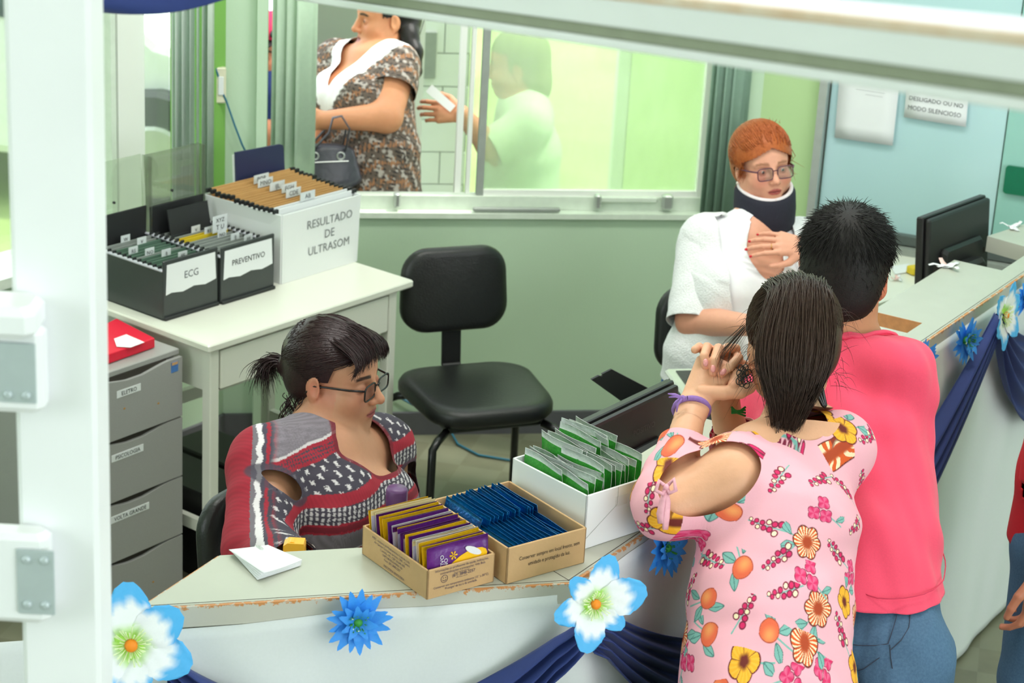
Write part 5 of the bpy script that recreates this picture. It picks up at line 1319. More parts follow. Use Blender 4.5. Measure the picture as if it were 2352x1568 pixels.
def hand(F, w, d, n, thumb, curl=(.5, .55, .6, .65), spread=.08, S=1.0, thumb_out=.7, lenf=1.0):
    """w wrist, d finger direction, n palm normal, thumb = +1/-1 side along cross(d,n). Returns finger tips."""
    d = unit(d); n = unit(n - d * (np.array(n) @ d)); t = np.cross(d, n) * thumb; tips = []
    F.ecap(w, w + d * .080 * S, (.026 * S, .016 * S), (.039 * S, .0125 * S), t, .012)
    base = [(.029, .086, .0086, (.040, .025, .021)), (.010, .091, .0090, (.045, .028, .022)), (-.010, .088, .0086, (.041, .026, .021)), (-.028, .080, .0076, (.032, .020, .019))]
    for i, (o, a, r, ls) in enumerate(base):
        p = w + d * a * S + t * o * S; F.cone(w + d * .035 * S + t * o * .6 * S, p, .011 * S, r * 1.08 * S, .008)
        ang_ = curl[i] * .55; dv = unit(d + t * spread * (1.2 - i * .8)); 
        for j, L_ in enumerate(ls):
            dj = math.cos(ang_) * dv + math.sin(ang_) * n; q = p + dj * L_ * S * lenf; F.cone(p, q, r * (1 - .09 * j) * S, r * (1 - .09 * (j + 1)) * S, .0028); p = q; ang_ += curl[i] * (.9 if j == 0 else .6)
        tips.append((p, unit(dj), r * .75 * S))
    b = w + d * .018 * S + t * .024 * S; m = b + unit(d * .75 + t * thumb_out + n * .35) * .044 * S; e = m + unit(d * .95 + t * thumb_out * .45 + n * .3) * .032 * S; x = e + unit(d + t * .1 + n * .3) * .025 * S
    F.cone(b, m, .0145 * S, .0115 * S, .010); F.cone(m, e, .0112 * S, .0098 * S, .003); F.cone(e, x, .0098 * S, .0078 * S, .003); tips.append((x, unit(x - e), .008 * S))
    return tips
def smooth_path(pts, n=12):
    P = np.array(pts, float); m = len(P); t = np.linspace(0, m - 1, n); Q = np.stack([np.interp(t, range(m), P[:, k]) for k in range(3)], 1)
    for _ in range(3): Q[1:-1] = .25 * Q[:-2] + .5 * Q[1:-1] + .25 * Q[2:]
    return Q
def strands(parent, name, paths, mat, r=0.0012, taper=True, n=3, label=None):
    """Hair as one mesh of thin tapering tubes."""
    Vs, Fs, o = [], [], 0
    for pth in paths:
        P = np.asarray(pth); m = len(P); T = np.gradient(P, axis=0); T /= np.maximum(np.linalg.norm(T, axis=1), 1e-9)[:, None]
        a = np.cross(T, (0.31, 0.17, 0.94)); a /= np.maximum(np.linalg.norm(a, axis=1), 1e-9)[:, None]; b = np.cross(T, a)
        rr_ = r * (1 - .85 * np.linspace(0, 1, m) ** 2 if taper else np.ones(m))
        for k in range(n):
            t = 2 * math.pi * k / n; Vs.append(P + rr_[:, None] * (math.cos(t) * a + math.sin(t) * b))
        for k in range(n):
            k2 = (k + 1) % n; i = np.arange(m - 1); Fs.append(np.stack([o + k*m + i, o + k2*m + i, o + k2*m + i + 1, o + k*m + i + 1], 1))
        o += n * m
    o_ = figmesh(name, np.concatenate(Vs), np.concatenate(Fs), mat, parent, label=label); o_['kind'] = 'stuff'; return o_
m_skin = M('skin', (220, 170, 140), 0.45, (90, 0.05), (260, 0.04), attr='Col', spec=.35, sss=0.08)
def hairmat(name, c, c2, rough=.32): return M(name, c, rough, (140, 0.2), (300, 0.15), rgb2=c2, spec=.28)
def bbox(*pts, pad=.1): P = np.array(pts); return P.min(0) - pad, P.max(0) + pad
def frame_from(px): return [atD(*q) for q in px]
def skin_mesh(person, F, regions, colour, label=None):
    """regions: list of (lo, hi, h, keep(P) or None), merged into one body mesh."""
    ps = []
    for lo, hi, h, keep in regions:
        V, Q = F.mesh(lo, hi, h)
        if len(V) == 0: continue
        if keep is not None: V, Q = clip(V, Q, keep(V))
        ps.append((V, Q))
    V, T = join(ps); return figmesh('body', V, T, m_skin, person, colour(V))
def garment(person, name, F, lo, hi, h, keep, mat, colour=None, off=0.0, folds=None, sub=0, thick=.0015, sm=1):
    V, Q = F.mesh(lo, hi, h, off); V = smooth_verts(V, Q, sm)
    if folds is not None:
        T = tris(Q); N = np.zeros_like(V); fn = np.cross(V[T[:, 1]] - V[T[:, 0]], V[T[:, 2]] - V[T[:, 0]])
        for k in range(3): np.add.at(N, T[:, k], fn)
        N /= np.maximum(np.linalg.norm(N, axis=1), 1e-12)[:, None]; V = V + N * folds(V)[:, None]
    V, T = clip(V, Q, keep(V))
    for _ in range(sub): V, T = subdiv(V, T)
    return figmesh(name, V, T, mat, person, None if colour is None else colour(V), thick)
# ------------------------------------------------------------------ people
def legs(F, pelvis, side, floor, hw=.085, r=(.088, .062, .045), fwd=(0, 1, 0), k=.03):
    """Two standing legs down to the floor."""
    fwd = unit(fwd)
    for q in (-1, 1):
        h = np.array(pelvis) + side * q * hw; kn = np.array([h[0], h[1], floor + (h[2] - floor) * .53]) + fwd * .015; an = np.array([h[0], h[1], floor + .075]) - fwd * .01
        F.cone(h, kn, r[0], r[1], k); F.cone(kn, an, r[1], r[2], .02)
def feet(F, pelvis, side, floor, hw=.085, fwd=(0, 1, 0)):
    fwd = unit(fwd)
    for q in (-1, 1):
        h = np.array(pelvis) + side * q * hw; a = np.array([h[0], h[1], floor + .045]) - fwd * .04
        F.cone(a, a + fwd * .17 - Z3 * .012, .042, .030, .02); F.cone(a + Z3 * .05, a, .040, .042, .02)
def shoes(person, pelvis, side, floor, hw, fwd, mat):
    for q in (-1, 1):
        F = Field(); fw = unit(fwd); h = np.array(pelvis) + side * q * hw; a = np.array([h[0], h[1], floor + .050]) - fw * .04
        F.cone(a, a + fw * .175 - Z3 * .012, .049, .036, .02); F.cone(a + Z3 * .05, a, .047, .048, .02)
        V, T = F.mesh(*bbox(a, a + fw * .175, pad=.09), .008); V, T = clip(V, T, floor + .105 - V[:, 2]); V[:, 2] = np.maximum(V[:, 2], floor + .002)
        figmesh('shoe', V, T, mat, person, thick=.002)
m_shoe = M('shoe_dark', (40, 38, 40), .5); m_jeans = M('jeans_denim', (52, 84, 116), .8, (220, .18), (500, .15), rgb2=(84, 116, 146)); m_trous = M('black_trousers', (22, 22, 26), .8, (80, .1))
def orb(c, n, r=.0078, t=.0022):
    return c, n, r, t
def nails(parent, tips, mat, up=None):
    for p, d, r in tips:
        n = up if up is not None else Z3; n = unit(np.array(n) - d * (np.array(n) @ d)); s_ = np.cross(d, n)
        part('fingernail', MB().ball(p + d * r * .1 + n * r * .78, (r * .95, r * .62, r * .35), 10, 6, np.stack([d, s_, n], 1)), mat, parent, True)

# ---- young woman in the floral blouse
def build_girl():
    P = lambda x, y, D: atD(x, y, D)
    pel, wai, che, upp, nek = P(1762, 1660, 3.80), P(1768, 1400, 3.86), P(1790, 1185, 3.92), P(1812, 1075, 3.96), P(1832, 985, 3.985)
    ls, le, lw = P(1680, 1096, 3.86), P(1536, 1160, 3.84), P(1588, 940, 3.985)
    rs, re, rw = P(1925, 1030, 4.02), P(1705, 1085, 4.13), P(1662, 925, 4.075)
    side = unit(rs - ls); fw = unit(np.cross(Z3, side)); fw = fw if fw[1] > 0 else -fw
    sideh = unit(side * np.array([1, 1, 0]))
    me = thing('person', (pel[0], pel[1], 0), 'young woman with dark ponytail in pink floral cold-shoulder blouse leaning on the counter', 'person')
    hd_ = Head(P(1818, 792, 4.03), (-.12, .93, -.33), (0, 0, 1), 1.0)
    F = Field()
    F.ecap(pel, wai, (.155, .115), (.125, .095), side); F.ecap(wai, che, (.125, .095), (.135, .10), side); F.ecap(che, upp, (.135, .10), (.135, .065), side)
    for s_ in (ls, rs): F.cone(upp, s_, .062, .052, .03)
    F.cone(ls, le, .060, .043, .03); F.cone(le, lw, .043, .0285, .02); F.cone(rs, re, .052, .042, .03); F.cone(re, rw, .044, .028, .02)
    F.cone(nek - Z3 * .02, hd_.p(-.02, 0, -.06), .054, .050, .04); F.ecap(upp, nek, (.125, .066), (.07, .058), side, .04)
    for s_ in (ls, rs): F.cone(nek - Z3 * .012, nek * .42 + s_ * .58 + Z3 * .012, .046, .050, .03)
    hd_.add(F)
    legs(F, pel, sideh, 0.0, .085, (.092, .064, .046), fw); feet(F, pel, sideh, 0.0, .085, fw)
    # clasped hands
    kn = P(1645, 838, 4.03); kr = P(1675, 832, 4.075)
    iu = CR * .8 + CU * .3
    F.ecap(lw, kn, (.029, .019), (.043, .017), iu, .014); F.ecap(rw, kr, (.027, .019), (.038, .017), iu, .012)
    def fing(pts, r): F.chain([P(*q) for q in pts], [r * (1 - .07 * i) for i in range(len(pts))], .0026)
    fing([(1632, 818, 4.06), (1606, 797, 4.045), (1596, 803, 4.02)], .0092)
    fing([(1648, 812, 4.065), (1624, 797, 4.03), (1617, 818, 3.995), (1620, 840, 3.992)], .0098)
    fing([(1668, 812, 4.065), (1650, 800, 4.025), (1640, 828, 3.992), (1637, 855, 3.992)], .0102)
    fing([(1692, 820, 4.06), (1696, 822, 4.02), (1676, 842, 3.992), (1656, 858, 3.992)], .0098)
    fing([(1690, 800, 4.07), (1672, 798, 4.04), (1655, 806, 4.03)], .0095)
    fing([(1612, 900, 3.99), (1662, 902, 3.985), (1700, 900, 3.99), (1722, 890, 4.0)], .0150)
    fing([(1712, 850, 4.05), (1694, 862, 4.0), (1684, 884, 3.985)], .0125)
    # toes of the left fingers around the far side
    for dx in (0, 16, 32): F.chain([P(1640 + dx, 835, 4.05), P(1660 + dx, 812, 4.09), P(1672 + dx, 850, 4.11)], [.009, .0085, .008], .003)
    sk = rgb(226, 172, 138)
    tips_px = ((1620, 838, 3.985), (1637, 853, 3.985), (1658, 857, 3.985))
    def col(V):
        C = np.tile(sk, (len(V), 1)); C = hd_.colours(V, C, sk)
        for q in ((1600, 800, 4.03), (1620, 838, 3.99), (1637, 853, 3.99), (1656, 856, 3.99), (1684, 880, 3.985), (1650, 800, 4.03), (1624, 797, 4.03), (1690, 815, 4.02)):
            C = paint(C, .45 * np.exp(-np.sum((V - P(*q)) ** 2, 1) / .009 ** 2), rgb(222, 112, 96))
        C = paint(C, .12 + .12 * vnoise(V, 40, 3).clip(0, 1), rgb(206, 140, 108))
        for q in ((1872, 966), (1688, 1018), (1608, 912), (1645, 1170)):
            r_ = ray(*q); w_ = V - CC; dist = np.linalg.norm(np.cross(w_, unit(r_)), axis=1); m_ = dist < .02
        return C
    wl, wr = unit(lw - le), unit(rw - re)
    lo, hi = bbox(pel, wai, che, upp, ls, le, rs, re, pad=.2); hb = hd_.p(-.02, 0, -.085)
    hlo, hhi = bbox(hd_.c, pad=.16); alo, ahi = bbox(lw, kn, rw, P(1722, 890, 4.0), P(1600, 795, 4.05), lw - wl * .05, pad=.055)
    nd = unit(hd_.c - nek)
    inarm = lambda V: np.maximum((V - (lw - wl * .03)) @ wl, (V - (rw - wr * .03)) @ wr)
    skin_mesh(me, F, [((lo[0], lo[1], 0), hi, .0085, lambda V: np.minimum(np.maximum((nek - V) @ nd + .002, np.linalg.norm(V - hd_.c, axis=1) - .185), -np.minimum((V - (lw - wl * .03)) @ wl, .16 - np.linalg.norm(V - kn, axis=1)))),
                      (hlo - Z3 * .04, hhi, .0035, lambda V: np.minimum((V - nek) @ nd + .002, .145 - np.linalg.norm(V - hd_.c, axis=1))),
                      (alo, ahi, .0026, lambda V: np.minimum((V - (lw - wl * .034)) @ wl, .164 - np.linalg.norm(V - kn, axis=1)))], col)
    m_nail = M('nail_natural', (226, 150, 146), .2)
    for (a, b) in (((1620, 833, 3.99), (1620, 845, 3.988)), ((1637, 847, 3.99), (1637, 858, 3.988)), ((1660, 854, 3.99), (1650, 864, 3.988))):
        p = P(*a); d = unit(P(*b) - p); nails(me, [(p, d, .0085)], m_nail, -CF)
    # blouse
    G = Field(); G.ecap(pel + Z3 * .02, wai, (.182, .140), (.158, .125), side); G.ecap(wai, che, (.158, .125), (.160, .122), side); G.ecap(che, upp, (.160, .122), (.140, .080), side); G.ecap(upp, nek, (.12, .07), (.075, .06), side, .04)
    for s_ in (ls, rs): G.cone(upp, s_, .067, .062, .03)
    G.cone(ls, le, .071, .057, .04); G.cone(le, le * .35 + lw * .65, .055, .046, .03); G.cone(rs, re, .066, .058, .04); G.cone(re, re * .35 + rw * .65, .058, .048, .03)
    G.cone(le + fw * .01, le * .75 + lw * .25, .057, .054, .03)
    lc = le * .36 + lw * .64; rc_ = re * .36 + rw * .64
    ua = unit(le - ls); hc = ls * .60 + le * .40 - CF * .052 + CU * .022; Rh = basis(ua, CU)
    def keep(V):
        g = np.minimum((lc - V) @ wl + .004 * vnoise(V, 60, 1), 9)
        g = np.where(np.linalg.norm(V - lw, axis=1) < .16, g, 9)
        g2 = np.where(np.linalg.norm(V - rw, axis=1) < .15, (rc_ - V) @ wr, 9)
        q = (V - hc) @ Rh / np.array([.100, .062, .075]); hole = np.linalg.norm(q, axis=1) - 1
        neck = np.linalg.norm((V - (nek + Z3 * .028 - fw * .012 - side * .030)) / np.array([.066, .070, .050]), axis=1) - 1
        hem = V[:, 2] - (.868 + .012 * np.sin((V @ side) * 22))
        return np.minimum.reduce([g, g2, hole * .06, neck * .07, hem])
    def folds(V):
        t = V @ side; return .0025 * vnoise(V, 30, 5) + .0030 * np.sin(t * 55 + V[:, 2] * 12) * sstep(1.15, .9, V[:, 2]) + .003 * np.sin((V @ fw) * 40 + V[:, 2] * 55) * np.exp(-((V[:, 2] - 1.10) / .05) ** 2)
    base = rgb(240, 174, 188)
    def floral(V):
        C = np.tile(base, (len(V), 1)); r = np.random.default_rng(4); C *= (1 + .03 * vnoise(V, 25, 9))[:, None]
        axis_c = (wai + che) / 2; cand = V[r.permutation(len(V))[:6000]]; cs = []
        for p in cand:
            if all(np.sum((p - q) ** 2) > .060 ** 2 for q in cs): cs.append(p)
        OR, DR, YE, CRm, TE, TD, MG, MD, PE = rgb(214, 84, 20), rgb(104, 24, 12), rgb(240, 168, 28), rgb(246, 230, 190), rgb(122, 176, 168), rgb(60, 112, 108), rgb(214, 28, 96), rgb(126, 16, 58), rgb(240, 152, 88)
        arm_mid = (le + lw) / 2
        for i, c in enumerate(cs):
            m_ = np.where(np.sum((V - c) ** 2, 1) < .056 ** 2)[0]; d = V[m_] - c
            ctr = axis_c if np.linalg.norm((c - wai)[:2]) < .2 else (arm_mid if np.linalg.norm(c - arm_mid) < .2 else (rs + re) / 2)
            n = c - ctr; n[2] *= .2; n = unit(n); t2 = unit(Z3 - n * n[2]); t1 = np.cross(t2, n); ok = d @ n > -.02; m_ = m_[ok]; d = d[ok]
            a0 = r.uniform(0, 6.28); ca, sa = math.cos(a0), math.sin(a0); x0, y0 = d @ t1, d @ t2; x, y = (x0 * ca + y0 * sa) / 1.55, (-x0 * sa + y0 * ca) / 1.55
            c_ = C[m_]; kind = [0, 3, 1, 4, 2, 5, 0, 3, 2, 1, 4, 5][i % 12]
            def leaf(c_, lx, ly, la, L_, W_):
                u = (x - lx) * math.cos(la) + (y - ly) * math.sin(la); v = -(x - lx) * math.sin(la) + (y - ly) * math.cos(la)
                e = (u / L_) ** 2 + (v / (W_ * (1 - .4 * np.abs(u) / L_))) ** 2; c_ = paint(c_, sstep(1.25, .95, e), TD); c_ = paint(c_, sstep(.85, .7, e), TE); return paint(c_, (e < .8) * (np.abs(v) < .0005) * .8, TD)
            def stem(c_, ax_, ay, bx, by):
                L2 = (bx - ax_) ** 2 + (by - ay) ** 2; t = np.clip(((x - ax_) * (bx - ax_) + (y - ay) * (by - ay)) / L2, 0, 1); return paint(c_, sstep(.0011, .0006, np.hypot(x - ax_ - t * (bx - ax_), y - ay - t * (by - ay))), TE)
            rad, th_ = np.hypot(x, y), np.arctan2(y, x)
            if kind in (0, 1):
                c_ = stem(c_, 0, 0, .010, -.032); c_ = leaf(c_, .020, -.018, -.7, .010, .0055); c_ = leaf(c_, .004, -.029, -1.9, .009, .005)
                Rr = .0195 if kind == 0 else .018; npt = 5 if kind else 6; out = Rr * (.80 + .20 * np.abs(np.cos(npt / 2 * th_))); e = rad / out
                c_ = paint(c_, sstep(1.06, 1.0, e), DR)
                f1, f2 = (OR, CRm) if kind == 0 else (YE, YE)
                pc_ = np.tile(f1, (len(x), 1)); st = .5 + .5 * np.sin(th_ * npt * 4 + rad * 300); pc_ = paint(pc_, (st > .55) * sstep(.25, .5, e) * (.85 if kind == 0 else .25), f2 if kind == 0 else rgb(250, 206, 90)); pc_ = paint(pc_, sstep(.5, .2, e), DR if kind else rgb(170, 60, 16))
                pc_ = paint(pc_, sstep(.16, .06, np.abs(np.sin(npt / 2 * th_ + 1.57))) * (e > .3) * .8, DR)
                w_ = e < .94; c_[w_] = pc_[w_]
            elif kind == 2:
                c_ = stem(c_, 0, .012, 0, -.03); c_ = leaf(c_, .011, -.014, -.9, .010, .0055); c_ = leaf(c_, -.010, -.018, -2.2, .010, .005); c_ = leaf(c_, .012, .012, 1.3, .010, .005)
                e = np.hypot(x / .0105, (y - .004) / (.0125 * (1 - .15 * (y > .012)))); c_ = paint(c_, sstep(1.06, .98, e), rgb(180, 70, 40)); pc_ = paint(np.tile(PE, (len(x), 1)), sstep(.0, .9, np.hypot(x + .003, y - .001) / .012), rgb(226, 98, 62)); w_ = e < .93; c_[w_] = pc_[w_]
            elif kind in (3, 5):
                c_ = stem(c_, 0, .028, 0, -.02); rr_ = np.random.default_rng(i)
                for k in range(11):
                    t = k / 10; bx, by = (1 - t * .6) * .006 * (1 if k % 2 else -1) * rr_.uniform(.5, 1.1), .016 - .034 * t; e = np.hypot(x - bx, y - by) / (.0040 - .0016 * t); c_ = paint(c_, sstep(1.15, .95, e), MD); c_ = paint(c_, sstep(.75, .6, e), MG if (k + kind) % 3 else CRm)
            else:
                c_ = stem(c_, 0, 0, .008, -.03); c_ = leaf(c_, .014, -.024, -.4, .008, .004)
                for bx, by in ((-.009, .004), (.009, .005), (0, -.008)):
                    rx, ry = x - bx, y - by; rd, tt = np.hypot(rx, ry), np.arctan2(ry, rx); e = rd / (.0085 * (.7 + .3 * np.abs(np.cos(2 * tt)))); c_ = paint(c_, sstep(1.1, 1.0, e), MD); pc_ = paint(np.tile(MG, (len(x), 1)), (.5 + .5 * np.sin(tt * 4)) * .35, rgb(246, 150, 190)); w_ = e < .95; c_[w_] = pc_[w_]
            C[m_] = c_
        return C
    m_flo = M('floral_viscose', (243, 186, 198), .75, (400, .02), (700, .05), attr='Col')
    glo, ghi = bbox(pel, wai, che, upp, nek, ls, le, lc, rs, re, rc_, pad=.17)
    garment(me, 'blouse', G, (glo[0], glo[1], .84), ghi, .0056, keep, m_flo, floral, 0, folds, 2, .0012)
    # bow at the elbow
    bw = P(1528, 1112, 3.745)
    T_ = M('bow_pink', (238, 170, 184), .75, (90, .12))
    bm = MB()
    for pts in ([(0, 0), (-16, -14), (-24, 8), (-8, 16), (0, 0)], [(0, 0), (18, -18), (22, 8), (8, 14), (0, 0)]):
        bm.tube([atD(1530 + x, 1118 + y, 3.742 - .004 * abs(x) / 10) for x, y in pts], .0042, 6)
    for pts in ([(0, 0), (-8, 30), (-14, 62), (-12, 84)], [(0, 0), (4, 36), (0, 72), (-2, 98)]):
        bm.tube([atD(1530 + x, 1118 + y, 3.742) for x, y in pts], [.004, .006, .0075, .006], 6, flat=.4)
    bm.ball(atD(1530, 1118, 3.738), .006, 8, 6); part('bow', bm, T_, me, True)
    # trousers, shoes
    L_ = Field(); L_.ecap(pel, pel + Z3 * .10, (.165, .125), (.15, .115), side); legs(L_, pel, sideh, 0, .085, (.102, .074, .058), fw)
    garment(me, 'trousers', L_, (pel[0] - .3, pel[1] - .3, .05), (pel[0] + .3, pel[1] + .3, 1.0), .011, lambda V: np.minimum(V[:, 2] - .09, pel[2] + .03 - V[:, 2]), m_trous)
    shoes(me, pel, sideh, 0, .085, fw, m_shoe)
    # hair: cap, ponytail and loose strands
    m_h = hairmat('hair_dark_brown', (34, 25, 20), (74, 54, 44), .36); r = np.random.default_rng(2)
    Hc = Field(); Hc.ell(hd_.p(-.020, 0, .040), (.100, .088, .096), hd_.R, .02); Hc.ell(hd_.p(-.060, 0, -.01), (.062, .076, .075), hd_.R, .03)
    tie = hd_.p(-.080, .004, .100)
    Hc.ell(tie, (.018, .030, .018), hd_.R, .03)
    hr = -hd_.l
    t1, t2, t3, t4 = P(1834, 715, 3.925), P(1824, 820, 3.885), P(1818, 900, 3.885), P(1806, 962, 3.90)
    for a_, b_, ra, rb in ((tie, t1, (.034, .016), (.046, .013)), (t1, t2, (.046, .013), (.050, .011)), (t2, t3, (.050, .011), (.036, .008)), (t3, t4, (.036, .008), (.016, .005))): Hc.ecap(a_, b_, ra, rb, hr, .012)
    V, T = Hc.mesh(*bbox(hd_.c, t4, tie, pad=.13), .0045)
    q = hd_.local(V); V, T = clip(V, T, np.minimum(.062 - q[:, 0] + .3 * np.maximum(q[:, 2] - .05, 0), 9)); hair = figmesh('hair', V, T, m_h, me)
    paths = []
    ec_, er = hd_.p(-.020, 0, .040), np.array([.1025, .0905, .0985])
    for i in range(900):                                              # pulled towards the tie
        a = r.uniform(0, 6.28); d0 = unit(hd_.R @ np.array([.35 + .25 * r.random() if abs(math.cos(a)) < .8 else .1, math.cos(a), math.sin(a) * .9 + .1])) if i % 2 else unit(hd_.R @ np.array([r.uniform(-.9, .5), r.choice([-1, 1]) * r.uniform(.5, 1), r.uniform(-1.0, .3)]))
        d1 = unit(tie - ec_); pts = []
        for t in np.linspace(0, 1, 9):
            d = unit(d0 * (1 - t) + d1 * t); pts.append(ec_ + hd_.R @ ((hd_.R.T @ d) * er) * (1.0 + .012 * math.sin(t * 9 + i)))
        paths.append(pts)
    for i in range(2200):                                              # tail falling over the back of the head
        w_ = r.uniform(-1, 1); dpt = r.uniform(.75, 1.1); L_e = r.uniform(.45, 1.3); nz = r.normal(size=3) * .004
        d_ = unit(np.array([r.uniform(-.75, .15), -w_ * .75, .9])); ctrl = [ec_ + hd_.R @ (d_ * er) * .965, tie + hr * w_ * .050 - CF * .014 * dpt + CU * .020 * (1 - w_ * w_), t1 + hr * w_ * .064 - CF * .029 * dpt * math.sqrt(max(.05, 1 - w_ * w_)), t2 + hr * w_ * .074 - CF * .029 * dpt * math.sqrt(max(.05, 1 - w_ * w_)), t3 + hr * w_ * .048 - CF * .024 * dpt, t4 + hr * w_ * .022 - CF * .016 * dpt + (t4 - t3) * (L_e - .8) * 1.1]
        ctrl = [c + nz for c in ctrl]; C_ = np.array(ctrl); ts = np.linspace(0, 5, 16); pts = np.stack([np.interp(ts, range(6), C_[:, k]) for k in range(3)], 1)
        k_ = np.array([.25, .5, .25]); 
        for _ in range(3): pts[1:-1] = .25 * pts[:-2] + .5 * pts[1:-1] + .25 * pts[2:]
        pts += hr * (np.sin(ts * 1.7 + i) * .0035)[:, None]; paths.append(pts)
    strands(hair, 'hair_strands', paths, m_h, .0011)
    fly = []
    for i in range(90):
        s_ = hd_.p(r.uniform(-.09, .02), r.choice([-1, 1]) * r.uniform(.06, .092), r.uniform(-.08, .08)); d = unit(side * (1 if (s_ - hd_.c) @ side > 0 else -1) + r.normal(size=3) * .5); g = np.linspace(0, 1, 7); L_ = r.uniform(.02, .075)
        fly.append(s_ + np.outer(g, d) * L_ - np.outer(g ** 2, Z3) * L_ * r.uniform(.2, 1.2))
    for i in range(40):
        p0 = t4 + side * r.uniform(-.035, .035) - CF * .012; g = np.linspace(0, 1, 7); fly.append(p0 + np.outer(g, -CU) * r.uniform(.02, .06) + np.outer(g ** 2, side) * r.uniform(-.03, .03))
    lk = [P(1712, 750, 4.0), P(1690, 775, 3.99), P(1668, 800, 3.985), P(1656, 835, 3.985), P(1662, 862, 3.985)]
    for i in range(22):
        o_ = r.normal(size=3) * .003; fly.append([c + o_ * (1 + .6 * k) for k, c in enumerate(lk)])
    strands(hair, 'loose_strands', fly, m_h, .0005)
    # earrings
    m_ear = M('black_filigree', (24, 20, 20), .3)
    em = MB(); ex = CR; ey = CU
    for k in range(15):
        a_ = k * 2.4; rd = .0038 * math.sqrt(k); c = P(1709, 864, 3.96) + ex * rd * math.cos(a_) * .85 + ey * rd * math.sin(a_) * 1.4; q_ = .0045 + .0022 * ((k * .37) % 1); em.tube([c + ex * q_ * math.cos(a) + ey * q_ * 1.25 * math.sin(a) for a in np.linspace(0, 6.28, 12)], .0010, 5)
    em.tube([P(1722, 812, 3.965), P(1712, 835, 3.96)], .0009, 5); part('earring', em, m_ear, me, True)
    em = MB()
    for k in range(3):
        em.tube([P(1884, 866, 3.95), P(1872 + 8 * k, 895, 3.948), P(1890 + 3 * k, 930, 3.948), P(1896, 938, 3.948)], [.001, .005, .004, .001], 6)
    part('earring', em, m_ear, me, True)
    # purple knotted wristband
    wb_ = lw * 1.0 + le * .0; Rw = basis(wl, CU); bm = MB()
    bm.tube([wb_ + 0.0325 * (math.cos(a) * Rw[:, 1] + math.sin(a) * Rw[:, 2]) + wl * .006 * math.sin(a) for a in np.linspace(0, 6.28, 26)], .0055, 6, False)
    k0 = P(1568, 914, 3.945); bm.ball(k0, .006, 8, 6)
    for pts in ([(0, 0), (-14, -4), (-30, -2)], [(0, 0), (-10, 14), (-12, 32)], [(0, 0), (-16, -8), (-32, -10)]): bm.tube([atD(1566 + x, 914 + y, 3.94) for x, y in pts], [.0035, .003, .0012], 5)
    part('wristband', bm, M('purple_cotton', (146, 110, 180), .8, (200, .1)), me, True)
    # green and white band on the other wrist
    gb = P(1694, 948, 4.04); bm = MB()
    for k in range(4): bm.tube([gb + CR * x + CU * y for x, y in ((-.012, .012 - .004 * k), (0, .004 * math.sin(k)), (.016, -.006 + .006 * k))], .0022, 5)
    part('wrist_ribbon', bm, M('green_ribbon', (30, 128, 52), .5), me, True)
    return me
girl = build_girl()

